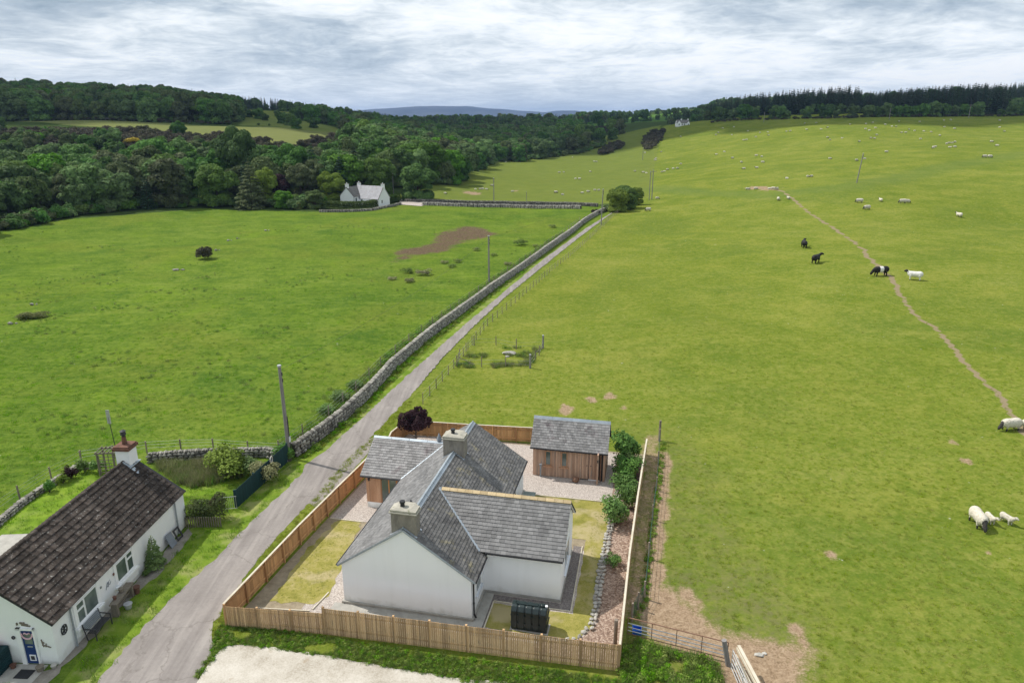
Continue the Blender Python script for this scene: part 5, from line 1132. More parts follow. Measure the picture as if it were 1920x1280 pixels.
post_fence('field_fence', 'long post and wire fence on the pasture side of the road', [at_px(*p)[:2] for p in [(793, 757), (851, 691), (914, 611), (966, 568), (1000, 539), (1035, 508), (1070, 480), (1105, 449), (1149, 407), (1160, 399)]], 1.05, 1.95, .045)
post_fence('field_fence', 'faint wire fence on the field side of the long road wall', [(x - 1.3, y + .5) for x, y in RW[:-2]], 1.15, 3.6, .05, (.4, .65, .95))
post_fence('field_fence', 'wire fence behind the garden stone wall of the low cottage', [at_z(*p) for p in [(153, 868), (215, 858), (276, 850), (340, 846), (401, 845), (466, 850), (533, 853)]], 1.05, 4.2, .06, (.45, .7, .92))
post_fence('field_fence', 'wire fence beyond the low pale wall at the left edge', [at_z(*p) for p in [(-70, 1022), (-10, 970), (38, 937), (97, 899), (153, 868)]], 1.05, 4.0, .06, (.45, .7, .92))
post_fence('sheep_netting_fence', 'green netting fence on posts outside the garden fence', [at_z(*p) for p in [(1236, 828), (1234, 870), (1230, 920), (1223, 975), (1216, 1047), (1208, 1122), (1196, 1142), (1184, 1165)]], 1.1, 3.6, .06, (.1, .35, .6, .85), MT['gmesh'], MT['gmesh'], wr=.012)
tp = at_z(1236, 826); m = MB(); m.tube((0, 0, -.3), (0, 0, 1.75), .10, .09, 8); o = m.build('strainer_post', MT['post'], None, loc=(tp[0], tp[1], 0)); tag(o, 'tall dark post at the far end of the netting fence', 'post')
# little fenced enclosure in the pasture
enc = thing('field_enclosure', (*at_px(930, 668)[:2], 0), 0, 'small post enclosure with boulder and rushes in the pasture', 'enclosure')
ex, ey = enc.location.x, enc.location.y
for (px_, py_, hh, r_) in [(857, 687, 1.25, .06), (903, 688, 1.15, .05), (948, 687, 1.1, .05), (994, 690, 1.45, .11), (1018, 653, 1.5, .11), (1011, 667, 1.15, .05), (1004, 675, 1.1, .05), (968, 655, 1.25, .05), (930, 647, 1.05, .05), (889, 647, 1.15, .06), (862, 672, 1.1, .05), (874, 659, 1.05, .045)]:
    w = at_px(px_, py_); m = MB(); m.tube((0, 0, -.2), (0, 0, hh), r_, r_ * .93, 7); o = m.build('post', MT['post'] if r_ < .1 else MT['pole'], enc, loc=(w[0] - ex, w[1] - ey, w[2]))
    if r_ > .1: m = MB(); m.tube((0, 0, hh), (0, 0, hh + .05), r_ * 1.05, r_ * .9, 8); m.build('post_cap', MT['galv'], o)
ring_px = [(857, 687), (903, 688), (948, 687), (994, 690), (1004, 675), (1011, 667), (1018, 653), (968, 655), (930, 647), (889, 647), (874, 659), (862, 672), (857, 687)]
for hz_ in (.35, .75):
    m = MB()
    for p, q in zip(ring_px[:-1], ring_px[1:]):
        A = at_px(*p); B = at_px(*q); m.tube((A[0] - ex, A[1] - ey, A[2] + hz_), (B[0] - ex, B[1] - ey, B[2] + hz_), .009, n=3, caps=False)
    m.build('wire', MT['wire'], enc)
m = MB(); A = at_px(862, 686); m.beam((A[0] - ex, A[1] - ey, .95), (A[0] - ex + 1.6, A[1] - ey - .05, .1), .05, .05); m.build('brace', MT['post'], enc)

def pole(px, base_y, h, label, lean=(0, 0), r=.15, arm=False, yz=None, light=False):
    w = at_px(px, base_y); p = thing('utility_pole', (w[0], w[1], w[2]), 0, label, 'pole', 'wooden utility poles')
    m = MB(); m.tube((0, 0, -.4), (lean[0], lean[1], h), r, r * .72, 10); m.build('pole', MT['pole'], p)
    m = MB(); m.tube((lean[0], lean[1], h), (lean[0], lean[1], h + .10), r * 1.0, r * .9, 10); m.build('pole_cap', MT['galv'], p)
    if arm: m = MB(); m.beam((lean[0] - arm, lean[1], h - .35), (lean[0] + arm, lean[1], h - .35), .1, .12); m.build('crossarm', MT['pole'], p); 
    for k, (dx_, dz_) in enumerate(((r * .9, -.6), (r * .9, -1.1)) if not arm else ((-arm * .9, -.15), (0, .2), (arm * .9, -.15))):
        m = MB(); m.tube((lean[0] + dx_, lean[1], h + dz_ - .1), (lean[0] + dx_, lean[1], h + dz_ + .14), .05, .035, 8); m.build('insulator', MT['dark'], p)
    return p, Vector((w[0] + lean[0], w[1] + lean[1], w[2] + h - .3))
pA, tA = pole(543, 858, 7.35, 'tall grey pole by the dark green fence at the wall end', (-.08, 0), .16)
m = MB(); m.box(.12, .2, -.08, .08, 1.35, 1.75); m.build('marker_plate', MT['white'], pA)
m = MB(); m.tube((.16, 0, 0), (.13, 0, 3.4), .03, n=6); m.build('cable_guard', MT['dark'], pA)
pB, tB = pole(917, 531, 7.4, 'pole standing left of the road wall near the bare soil patch', (.0, 0), .15)
pC, tC = pole(1127, 421, 8.4, 'pole beside the road just before the roadside trees', (.2, 0), .15)
pD, tD = pole(1222, 374, 8.8, 'pole carrying a crossarm beyond the roadside trees', (0, 0), .16, arm=1.0)
pD2, _ = pole(1217, 375, 8.6, 'twin pole just left of the crossarm pole beyond the trees', (0, 0), .14)
pE, tE = pole(926, 379, 7.4, 'pole behind the valley stone walls in the middle pasture', (0, 0), .15)
pF, tF = pole(738, 368, 7.6, 'pole between the white house and the dark round tree', (0, 0), .15)
pole(987, 379, 3.2, 'short slim pole behind the valley wall', (0, 0), .08)
pole(778, 377, 4.4, 'slim pole in front of the dark round tree', (0, 0), .08)
pG, tG = pole(1606, 343, 7.9, 'lone leaning pole on the fold of the sheep hill', (.75, 0), .16)
pole(1432, 229, 6.0, 'small pale pole at the edge of the far conifer wood', (0, 0), .2)
pole(1667, 225, 6.5, 'far slim pole in the middle of the hedgerow trees', (0, 0), .18)
pH, tH = pole(1816, 222, 8.0, 'far pole with a crossarm at the gap in the hedgerow trees', (0, 0), .2, arm=1.6)
pole(1205, 300, 6.0, 'far pole below the dark gorse thicket', (0, 0), .16)
def cable(name, a, b, sag, label):
    m = MB(); n = 24; P_ = [a.lerp(b, i / n) - Vector((0, 0, sag * 4 * (i / n) * (1 - i / n))) for i in range(n + 1)]; o0 = P_[0].copy()
    for p, q in zip(P_[:-1], P_[1:]): m.tube(p - o0, q - o0, .011, n=3, caps=False)
    o = m.build(name, MT['dark'], None, loc=o0); tag(o, label, 'cable', 'overhead cables')
cable('overhead_cable', tA, tB, .9, 'thin overhead cable from the near tall pole to the next'); cable('overhead_cable', tB, tC, .9, 'thin overhead cable above the far stretch of road'); cable('overhead_cable', tC, tD, .6, 'thin overhead cable over the roadside trees')

# ------------------------------------------------------------------ gates and odds at the pasture corner
g0, g1 = Vector((*at_z(1176, 1192), 0)), Vector((*at_z(1362, 1240), 0)); gd = (g1 - g0); GL = gd.length; ga = math.atan2(gd.y, gd.x)
gate = thing('field_gate', g0, ga, 'wide rusty metal field gate across the muddy pasture corner', 'gate')
for i, z in enumerate((.18, .36, .56, .78, 1.1)): part(gate, 'bar', MT['rust'] if i in (0, 4) else MT['galv'], lambda m: m.tube((0, 0, z), (GL, 0, z), .022 if z < 1 else .028, n=6))
for i in range(5): part(gate, 'upright', MT['rust'], lambda m, i=i: m.tube((i * GL / 4, 0, .15), (i * GL / 4, 0, 1.1), .022, n=6))
ps = Vector((*at_z(1368, 1247), 0)); o = MB(); o.tube((0, 0, -.3), (-.35, .1, 1.35), .13, .12, 10); q = o.build('gate_post', MT['pole'], None, loc=ps); tag(q, 'leaning round gatepost at the meeting of the two gates', 'post')
sg = thing('rail_gate', ps + Vector((.05, -.2, 0)), R(-86), 'pale timber rails and metal hurdle running towards the picture foot', 'gate')
for i, z in enumerate((.35, .75, 1.15)): part(sg, 'rail', MT['rail'], lambda m: m.beam((0, .12, z), (3.4, .12, z), .05, .13))
part(sg, 'rail', MT['rail'], lambda m: m.beam((0, .2, 1.3), (3.4, .2, 1.3), .14, .05))
for z in (.2, .45, .7, .95, 1.15): part(sg, 'bar', MT['galv'], lambda m: m.tube((0.15, -.1, z), (3.2, -.25, z), .022, n=6))
for x in (0.15, 1.6, 3.2): part(sg, 'upright', MT['galv'], lambda m: m.tube((x, -.1 - x * .047, .1), (x, -.1 - x * .047, 1.2), .022, n=6))
part(sg, 'post', MT['post'], lambda m: m.tube((1.8, .2, -.2), (1.8, .2, 1.3), .07, n=8))
bc = thing('blue_crate', (*at_z(1194, 1186), 0.0), R(-8), 'bright blue plastic crate on bare mud behind the field gate', 'crate')
part(bc, 'side', MT['blue'], lambda m: m.box(-.22, .22, -.17, -.14, 0, .30)); part(bc, 'side', MT['blue'], lambda m: m.box(-.22, .22, .14, .17, 0, .30)); part(bc, 'side', MT['blue'], lambda m: m.box(-.22, -.19, -.14, .14, 0, .30)); part(bc, 'side', MT['blue'], lambda m: m.box(.19, .22, -.14, .14, 0, .30)); part(bc, 'base', MT['blue'], lambda m: m.box(-.19, .19, -.14, .14, 0.01, .04)); part(bc, 'rim', MT['blue'], lambda m: [m.box(-.24, .24, -.19, -.15, .27, .31), m.box(-.24, .24, .15, .19, .27, .31)])
m = MB(); m.rock((0, 0, .04), (.25, .15, .08), 8, 1); m.rock((.3, .1, .03), (.14, .1, .06), 9, 1); w = at_px(1423, 1228); o = m.build('limestone_lumps', MT['stone_pale'], None, loc=w); tag(o, 'pale stone lumps on bare earth beside the rail gate', 'stones')
w = at_px(955, 664); m = MB(); m.rock((0, 0, .12), (.75, .4, .26), 12, 2); m.rock((-.2, -.9, .05), (.25, .2, .14), 13, 1); o = m.build('field_boulder', MT['stone_pale'], None, loc=w); tag(o, 'pale flat boulder inside the small post enclosure', 'boulder')
for (px_, py_, sx_, lb) in [(330, 507, 1.7, 'pale boulder pair left of the lone dark bush'), (428, 452, .9, 'small grey rock above the lone dark bush'), (498, 433, 1.0, 'grey rock at the far end of the field hollow'), (445, 448, .6, 'tiny grey rock near the field hollow'), (20, 608, .9, 'small pale rock at the left edge of the big field'), (405, 470, .9, 'grey rock close beside the lone dark bush'), (60, 572, .8, 'grey rock behind the low bramble at the left')]:
    w = at_px(px_, py_); m = MB(); m.rock((0, 0, .15), (sx_ * .38, sx_ * .28, .2), px_, 1); m.rock((sx_ * .6, .3, .06), (sx_ * .22, sx_ * .18, .14), px_ + 1, 1); o = m.build('field_rock', MT['stone'], None, loc=w); tag(o, lb, 'rock')

# ------------------------------------------------------------------ foliage builders
def cards(P, Nn, size, seed, asp=0.62, up=0.0):
    g = np.random.default_rng(seed); n = len(P); Nn = Nn + g.normal(0, .55, (n, 3)); Nn[:, 2] += up; Nn /= np.linalg.norm(Nn, axis=1)[:, None] + 1e-9
    a = g.normal(0, 1, (n, 3)); t = np.cross(Nn, a); t /= np.linalg.norm(t, axis=1)[:, None] + 1e-9; b = np.cross(Nn, t)
    s = (size * g.uniform(.6, 1.35, n))[:, None]
    V = np.stack([P - t * s, P - b * s * asp, P + t * s, P + b * s * asp], 1).reshape(-1, 3)
    return V, np.arange(4 * n).reshape(n, 4)
def blob_points(clumps, per, seed, inner=.35):
    g = np.random.default_rng(seed); Ps, Ns = [], []
    for c in clumps:
        n = int(per * c[3] * c[4] + 6); d = g.normal(0, 1, (n, 3)); d /= np.linalg.norm(d, axis=1)[:, None]
        d[:, 2] = np.where(d[:, 2] < -.45, -d[:, 2], d[:, 2])
        r = (1 - inner * g.random(n) ** 2)[:, None]
        Ps.append(np.array(c[:3]) + d * r * np.array(c[3:6])); Ns.append(d)
    return np.concatenate(Ps), np.concatenate(Ns)
def broad_clumps(H, Wd, seed, k=30, base=.22, lob=.30, top=1.0):
    g = np.random.default_rng(seed); c = []; zc = H * (base + 1) / 2; rz = H * (1 - base) / 2; R_ = Wd / 2
    for i in range(k):
        d = g.normal(0, 1, 3); d /= np.linalg.norm(d); d[2] = abs(d[2]) * g.choice([1, 1, -.7]); s = g.uniform(.5, .8)
        r = R_ * lob * g.uniform(.7, 1.25)
        c.append((d[0] * R_ * s, d[1] * R_ * s, zc + d[2] * rz * s * top, r, r, r * .82))
    for i in range(k // 3 if base < .12 else 0):
        a = i * 6.283 / (k // 3) + g.random(); c.append((math.cos(a) * R_ * .52, math.sin(a) * R_ * .52, H * g.uniform(.08, .2), R_ * .32, R_ * .32, H * .12))
    c.append((0, 0, zc, R_ * .6, R_ * .6, rz * .6)); return c
def trunk_mesh(mb, H, r, seed, limbs=6, spread=.35):
    rr_ = random.Random(seed); mb.tube((0, 0, -.3), (0, 0, H * .45), r, r * .6, 8)
    for i in range(limbs):
        a = rr_.uniform(0, 6.28); z = H * rr_.uniform(.18, .42); e = (math.cos(a) * H * spread, math.sin(a) * H * spread, z + H * rr_.uniform(.2, .4)); mb.tube((0, 0, z), e, r * .45, r * .12, 6)
def join_np(parts):
    Vs, Fs, Ms = [], [], []; k = 0
    for V_, F_, mi_ in parts:
        V_ = np.asarray(V_, float); Vs.append(V_); Fs.append(np.asarray(F_) + k); Ms.append(np.full(len(F_), mi_)); k += len(V_)
    return np.concatenate(Vs), np.concatenate(Fs), np.concatenate(Ms)
def quads_of(mb):
    f = [tuple(x) if len(x) == 4 else (x[0], x[1], x[2], x[2]) for x in mb.f if len(x) <= 4]; return np.array(mb.v), np.array([q for q in f if len(set(q)) == 4])
def tree_mesh(name, lm, H=10, Wd=9, seed=1, per=95, size=.42, k=30, base=.22, lob=.30, trunk=True, up=.25):
    P_, N_ = blob_points(broad_clumps(H, Wd, seed, k, base, lob), per, seed); V_, F_ = cards(P_, N_, size, seed, up=up)
    if not trunk: return np_mesh(name, V_, F_, lm)
    mb = MB(); trunk_mesh(mb, H, H * .028, seed); tv2, tf2 = quads_of(mb); A, B_, C_ = join_np([(V_, F_, 0), (tv2, tf2, 1)]); return np_mesh(name, A, B_, [lm, MT['bark']], mi=C_)
def conifer_mesh(name, lm, H=14, Wd=5, seed=1, n=1500, size=.42, base=.06, ragged=.25):
    g = np.random.default_rng(seed); z = base + (1 - base) * (1 - np.sqrt(g.random(n))) ** .9; tier = np.round(z * 16) / 16; z = z * .45 + tier * .55
    a = g.random(n) * 6.283; env = (1 - z) ** .85 * (1 + ragged * np.sin(a * 3 + z * 30)) ; r = Wd / 2 * env * (.35 + .65 * np.sqrt(g.random(n))) + .05
    P_ = np.stack([np.cos(a) * r, np.sin(a) * r, z * H - r * .22], 1); t = np.stack([np.cos(a), np.sin(a), np.full(n, -.32)], 1); t += g.normal(0, .22, (n, 3)); t /= np.linalg.norm(t, axis=1)[:, None]
    u = np.array([0, 0, 1.]) + g.normal(0, .3, (n, 3)); b = np.cross(t, u); b /= np.linalg.norm(b, axis=1)[:, None]; s = (size * g.uniform(.6, 1.3, n) * (.5 + .6 * (1 - z)))[:, None]
    V_ = np.stack([P_ - t * s * 1.2, P_ - b * s * .5, P_ + t * s * 1.2, P_ + b * s * .5], 1).reshape(-1, 3); F_ = np.arange(4 * n).reshape(n, 4)
    mb = MB(); mb.tube((0, 0, -.3), (0, 0, H * .98), H * .016, .02, 6, caps=False); tv2, tf2 = quads_of(mb); A, B_, C_ = join_np([(V_, F_, 0), (tv2, tf2, 1)]); return np_mesh(name, A, B_, [lm, MT['bark']], mi=C_)
BROAD = [tree_mesh('broadleaf_crown', LM['broad'], 10, 9.5, s, k=kk, lob=lo, base=ba) for s, kk, lo, ba in ((21, 26, .34, .05), (22, 34, .28, .04), (23, 22, .36, .08), (24, 40, .25, .02))]
OLIVE = [tree_mesh('olive_crown', LM['olive'], 10, 8.5, s, k=kk, lob=lo, base=ba) for s, kk, lo, ba in ((31, 30, .28, .04), (32, 24, .33, .04))]
BRIGHT = [tree_mesh('fresh_crown', LM['bright'], 10, 9, s, k=30, base=.05) for s in (41, 42)]
CONI = [conifer_mesh('conifer_crown', LM['conifer'], 14, 5.2, s) for s in (51, 52, 53)]
CONY = [conifer_mesh('young_conifer_crown', LM['conifer2'], 14, 5.5, s, ragged=.3) for s in (54, 55)]
def bush_mesh(name, lm, seed, H=1.0, Wd=1.6, per=900, size=.07, k=9, lob=.42): 
    g = np.random.default_rng(seed); c = []
    for i in range(k):
        a = g.random() * 6.28; r = Wd / 2 * g.uniform(.15, .68); q = Wd / 2 * lob * g.uniform(.7, 1.2); c.append((math.cos(a) * r, math.sin(a) * r, H * g.uniform(.3, .72), q, q, H * .32))
    P_, N_ = blob_points(c, per, seed, .6); V_, F_ = cards(P_, N_, size, seed, up=.3); return np_mesh(name, V_, F_, lm)
GORSE = [bush_mesh('gorse', LM['gorse'], s, 2.2, 4.0, 130, .19, 11) for s in (61, 62, 63)]
def tuft_mesh(name, lm, seed, n=16, h=.22, sp=.10, w=.012, lean=.45):
    g = np.random.default_rng(seed); V_, F_ = [], []
    for i in range(n):
        a = g.random() * 6.28; x, y = g.normal(0, sp, 2); L_ = h * g.uniform(.5, 1.2); dx, dy = math.cos(a) * lean * L_, math.sin(a) * lean * L_; px_, py_ = -math.sin(a) * w, math.cos(a) * w; k = len(V_)
        V_ += [(x - px_, y - py_, 0), (x + px_, y + py_, 0), (x + dx * .45 + px_ * .8, y + dy * .45 + py_ * .8, L_ * .6), (x + dx * .45 - px_ * .8, y + dy * .45 - py_ * .8, L_ * .6), (x + dx, y + dy, L_ * .95), (x + dx * .98, y + dy * .98, L_ * .93)]
        F_ += [(k, k + 1, k + 2, k + 3), (k + 3, k + 2, k + 4, k + 5)]
    return np_mesh(name, V_, F_, lm)
TUFT = [tuft_mesh('grass_tuft', LM['grass'], s, 22, .16, .13, .010, .7) for s in (71, 72)]
TUFTL = [tuft_mesh('grass_tuft', LM['grass_left'], s, 22, .16, .13, .010, .7) for s in (78, 79)]
RUSH = [tuft_mesh('rush_tuft', LM['rush'], s, 34, .42, .16, .012, .5) for s in (73, 74)]
STRAW = [tuft_mesh('straw_tuft', LM['straw'], 75, 30, .5, .16, .010, .45)]
WEED = [bush_mesh('weed_clump', LM['weeds'], s, .32, .7, 700, .045, 5) for s in (76, 77)]

# ------------------------------------------------------------------ scatter: one object of uncountable growth, instanced from meshes
def scatter(name, pts, kinds, rots, scls, protos, label=None, cat=None, loc=(0, 0, 0), group=None):
    n = len(pts)
    if n == 0: return None
    me = bpy.data.meshes.new(name); me.vertices.add(n); me.vertices.foreach_set('co', (np.asarray(pts, np.float32)).ravel())
    a = me.attributes.new('kind_index', 'INT', 'POINT'); a.data.foreach_set('value', np.asarray(kinds, np.int32))
    a = me.attributes.new('rot', 'FLOAT_VECTOR', 'POINT'); a.data.foreach_set('vector', np.asarray(rots, np.float32).ravel())
    a = me.attributes.new('scl', 'FLOAT_VECTOR', 'POINT'); a.data.foreach_set('vector', np.asarray(scls, np.float32).ravel())
    o = link(name, me)
    ng = bpy.data.node_groups.new(name + '_nodes', 'GeometryNodeTree'); ng.interface.new_socket('Geometry', in_out='INPUT', socket_type='NodeSocketGeometry'); ng.interface.new_socket('Geometry', in_out='OUTPUT', socket_type='NodeSocketGeometry')
    gi = ng.nodes.new('NodeGroupInput'); go = ng.nodes.new('NodeGroupOutput'); jn = ng.nodes.new('GeometryNodeJoinGeometry')
    def attr(nm, dt):
        q = ng.nodes.new('GeometryNodeInputNamedAttribute'); q.data_type = dt; q.inputs['Name'].default_value = nm
        return q.outputs['Attribute']
    ki = attr('kind_index', 'INT'); ro = attr('rot', 'FLOAT_VECTOR'); so = attr('scl', 'FLOAT_VECTOR')
    e2r = ng.nodes.new('FunctionNodeEulerToRotation'); ng.links.new(ro, e2r.inputs[0])
    for i, pm in enumerate(protos):
        po = bpy.data.objects.new(pm.name + '_source', pm)          # mesh holder only, never linked to the scene
        cmp_ = ng.nodes.new('FunctionNodeCompare'); cmp_.data_type = 'INT'; cmp_.operation = 'EQUAL'; ng.links.new(ki, cmp_.inputs[2]); cmp_.inputs[3].default_value = i
        oi = ng.nodes.new('GeometryNodeObjectInfo'); oi.inputs['Object'].default_value = po; oi.inputs['As Instance'].default_value = True
        ip = ng.nodes.new('GeometryNodeInstanceOnPoints'); ng.links.new(gi.outputs[0], ip.inputs['Points']); ng.links.new(cmp_.outputs[0], ip.inputs['Selection']); ng.links.new(oi.outputs['Geometry'], ip.inputs['Instance']); ng.links.new(e2r.outputs[0], ip.inputs['Rotation']); ng.links.new(so, ip.inputs['Scale']); ng.links.new(ip.outputs[0], jn.inputs[0])
    ng.links.new(jn.outputs[0], go.inputs[0]); md = o.modifiers.new('scatter', 'NODES'); md.node_group = ng
    o['kind'] = 'stuff'
    if label: o['label'] = label; o['category'] = cat or name.replace('_', ' ')
    return o
def rs(n, lo, hi, tilt=.06, zs=(.85, 1.2)):
    r = np.stack([rng.normal(0, tilt, n), rng.normal(0, tilt, n), rng.uniform(0, 6.28, n)], 1); s = rng.uniform(lo, hi, n); return r, np.stack([s, s, s * rng.uniform(*zs, n)], 1)
def sample_poly(poly, n):
    xs = [p[0] for p in poly]; ys = [p[1] for p in poly]; out = np.zeros((0, 2))
    while len(out) < n:
        q = np.stack([rng.uniform(min(xs), max(xs), n * 2), rng.uniform(min(ys), max(ys), n * 2)], 1); out = np.concatenate([out, q[in_poly(q[:, 0], q[:, 1], poly)]])
    return out[:n]
def garden_mask(X, Y):  # made ground where field grass does not grow
    gp = [hw(b, a)[:2] for b, a in ((-12.3, -3.1), (7.7, -2.2), (8.4, 21.6), (-11.6, 21.6))]
    m_ = in_poly(X, Y, gp) | in_poly(X, Y, ROAD_POLY) | in_poly(X, Y, [cw(b, a)[:2] for b, a in ((-6.2, -1.5), (.9, -1.5), (.9, 12.5), (-6.2, 12.5))])
    m_ |= in_poly(X, Y, [at_z(*p) for p in [(330, 1400), (372, 1272), (425, 1211), (452, 1208), (600, 1228), (800, 1262), (960, 1282), (1010, 1300), (1400, 1420)]])
    return m_
def scatter_on(name, P_, protos, lo, hi, label=None, cat=None, kprob=None, **kw):
    k = rng.choice(len(protos), len(P_), p=kprob); r, s = rs(len(P_), lo, hi, **kw); z = gza(P_[:, 0], P_[:, 1]); return scatter(name, np.column_stack([P_, z - .01]), k, r, s, protos, label, cat)
# field grass: clumps thin out with distance
def field_pts(n, x0, x1, y0, y1, bare=True):
    P_ = np.stack([rng.uniform(x0, x1, n), y0 * (y1 / y0) ** rng.random(n)], 1); ok = ~garden_mask(P_[:, 0], P_[:, 1])
    i = np.clip(np.searchsorted(gx, P_[:, 0]) - 1, 0, nx - 2); j = np.clip(np.searchsorted(gy, P_[:, 1]) - 1, 0, ny - 2); ok &= (np.maximum(soil, worn)[j, i] < .35) & (track[j, i] < .3); return P_[ok]
P_ = field_pts(52000, -75, 62, 25, 120); P_ = P_[(np.abs(P_[:, 0]) < P_[:, 1] * .85 + 8)]
lft = P_[:, 0] < np.interp(P_[:, 1], sy, sx)
patch = vnoise(P_[:, 0], P_[:, 1], 1.7)
scatter_on('pasture_grass', P_[~lft & (P_[:, 1] < 45 + 75 * rng.random(len(P_)) ** 1.5)], TUFT, .35, .8, 'short grazed grass of the right hand hill pasture', 'grass')
scatter_on('meadow_grass', P_[lft & (P_[:, 1] < 45 + 75 * rng.random(len(P_)) ** 1.5)], TUFTL, .5, 1.2, 'rough green grass of the left field', 'grass')
P_ = field_pts(9000, -110, 5, 50, 175); lft = P_[:, 0] < np.interp(P_[:, 1], sy, sx) - 2.5
cl = vnoise(P_[:, 0], P_[:, 1], 5.5) + .5 * vnoise(P_[:, 0], P_[:, 1], 1.3); P_ = P_[lft & (cl > 1.02)]
scatter_on('field_weeds', P_, RUSH, .35, .8, 'dark tufts of coarse grass and dock in the left field', 'weeds')
# weeds along the front fence and round the gates
wp = [at_z(*p) for p in [(398, 1212), (404, 1180), (425, 1165), (620, 1196), (800, 1224), (1000, 1250), (1160, 1276), (1165, 1330), (900, 1285), (820, 1268), (700, 1246), (600, 1229), (450, 1209), (425, 1212), (385, 1255), (372, 1275), (365, 1270), (385, 1240)]]
P_ = sample_poly(wp, 6000); P_ = P_[(vnoise(P_[:, 0], P_[:, 1], .9) > .22)]
scatter_on('roadside_weeds', P_, WEED + RUSH + TUFTL, .20, .52, 'lush nettles and grass along the front picket fence', 'weeds', kprob=[.11, .11, .12, .12, .27, .27])
wp = [at_z(*p) for p in [(1168, 1215), (1200, 1205), (1345, 1245), (1352, 1300), (1340, 1400), (1165, 1400)]]
P_ = sample_poly(wp, 1500); ok = vnoise(P_[:, 0], P_[:, 1], 1.1) > .3; scatter_on('nettle_bed', P_[ok], WEED + RUSH, .4, 1.05, 'green nettles in front of the rusty field gate', 'weeds')
P_ = sample_poly([at_z(*p) for p in [(1186, 1150), (1200, 1120), (1240, 830), (1248, 830), (1216, 1130), (1196, 1165)]], 420); scatter_on('fence_side_grass', P_, WEED + TUFT, .3, .8, 'tall grass and weeds growing through the green netting', 'grass', kprob=[.15, .15, .35, .35])
P_ = sample_poly([at_z(*p) for p in [(292, 872), (400, 868), (450, 880), (455, 893), (360, 915), (330, 905)]], 1300); scatter_on('long_grass', P_, STRAW + TUFT + RUSH, .6, 1.3, 'uncut long grass under the garden stone wall', 'grass', kprob=[.35, .2, .2, .125, .125])
P_ = sample_poly([(x + .5, y - .1) for x, y in RW[:10]] + [(x + 1.1, y - .4) for x, y in RW[:10]][::-1], 1500); scatter_on('wall_foot_grass', P_, TUFT + WEED, .5, 1.1, 'grass growing along the foot of the road wall', 'grass', kprob=[.4, .4, .1, .1])
P_ = sample_poly([(x - .7, y + .1) for x, y in RW[:12]] + [(x - 2.2, y + .7) for x, y in RW[:12]][::-1], 2600); scatter_on('wall_foot_grass', P_, RUSH + WEED + TUFT, .4, 1.2, 'tall rank growth on the field side of the road wall', 'grass', kprob=[.2, .2, .15, .15, .15, .15])
P_ = sample_poly([at_z(*p) for p in [(852, 690), (994, 692), (1016, 656), (885, 650)]], 620); ok = vnoise(P_[:, 0], P_[:, 1], 1.6) > .5; scatter_on('enclosure_rushes', P_[ok], RUSH + STRAW, .5, 1.0, 'rushes and nettles inside the small post enclosure', 'rushes')
vg = [at_z(*p) for p in RR_PX[3:13]]; P_ = sample_poly([(x + .05, y) for x, y in vg] + [(x + .75, y - .05) for x, y in vg][::-1], 650); P_ = P_[~in_poly(P_[:, 0], P_[:, 1], [hw(b, a)[:2] for b, a in ((-12.1, -3), (7, -2), (8, 21.6), (-11.6, 21.3))])]
scatter_on('verge_grass', P_, TUFT, .4, .9, 'grass verge on the right edge of the road', 'grass')
# garden lawn stubble
P_ = np.concatenate([sample_poly(H2([(-11.0, -.75), (-8.5, -.5), (-9.2, 7.4), (-10.9, 7.5)]), 900), sample_poly(H2([(5.1, 0), (5.9, 1), (6.0, 13), (5.1, 13)]), 500)])
scatter_on('lawn_grass', P_, TUFT, .18, .4, 'short dry grass of the cottage garden lawns', 'grass')

# ------------------------------------------------------------------ shrubs that can be told apart
GB = [bush_mesh('shrub_leaves', LM['garden'], s, 1.0, 1.5, 1500, .055, 11) for s in (81, 82, 83)]
def shrub(name, loc, s, label, cat='shrub', me=None, group=None, hs=1.0, stem=True):
    o = link(name, me or GB[rr.randrange(3)], None, loc, (0, 0, rr.uniform(0, 6)), (s, s, s * hs)); tag(o, label, cat, group)
    if stem:
        m = MB()
        for i in range(4): a = i * 1.6; m.tube((0, 0, -.05), (.3 * math.cos(a), .3 * math.sin(a), .55), .03, .012, 5)
        m.build('stem', MT['bark'], o)
    return o
for b, a, s, hs, lb in [(6.75, 19.6, 2.15, 1.15, 'large light flecked shrub behind the shed corner'), (7.15, 18.0, 1.25, 1.3, 'dark shrub between the two bigger bushes by the shed'), (6.75, 16.4, 1.75, 1.1, 'shrub touching the right end of the timber shed'),
                        (6.9, 14.6, 1.6, 1.1, 'blue green shrub in front of the timber shed end'), (7.15, 12.9, 1.2, 1.4, 'yellow green shrub halfway down the mulch bed'), (6.55, 10.9, 1.75, 1.0, 'rounded green shrub at the last planted spot before bare mulch'), (6.75, 6.3, .85, .8, 'small low shrub alone in the middle of the bare mulch')]:
    shrub('garden_shrub', hw(b, a, .02), s, lb, hs=hs)
cp = tree_mesh('copper_crown', LM['copper'], 2.5, 2.3, 90, per=1500, size=.075, k=20, base=.30, lob=.30, trunk=False)
ct = link('copper_tree', cp, None, hw(-9.75, 19.3, 0)); tag(ct, 'small purple leaved tree in the back corner of the garden', 'tree'); ct.scale = (1.3, 1.3, 1.3); m = MB(); trunk_mesh(m, 2.5, .05, 5, 7, .3); m.build('trunk', MT['bark'], ct)
shrub('garden_shrub', (*at_z(427, 893), 0), 2.5, 'big yellow green shrub against the garden stone wall', hs=.85, me=bush_mesh('shrub_leaves', LM['yellowgreen'], 84, 1, 1.5, 1500, .05, 12))
shrub('garden_shrub', (*at_z(475, 888), 0), 1.5, 'darker shrub right of the big yellow green one', hs=.9)
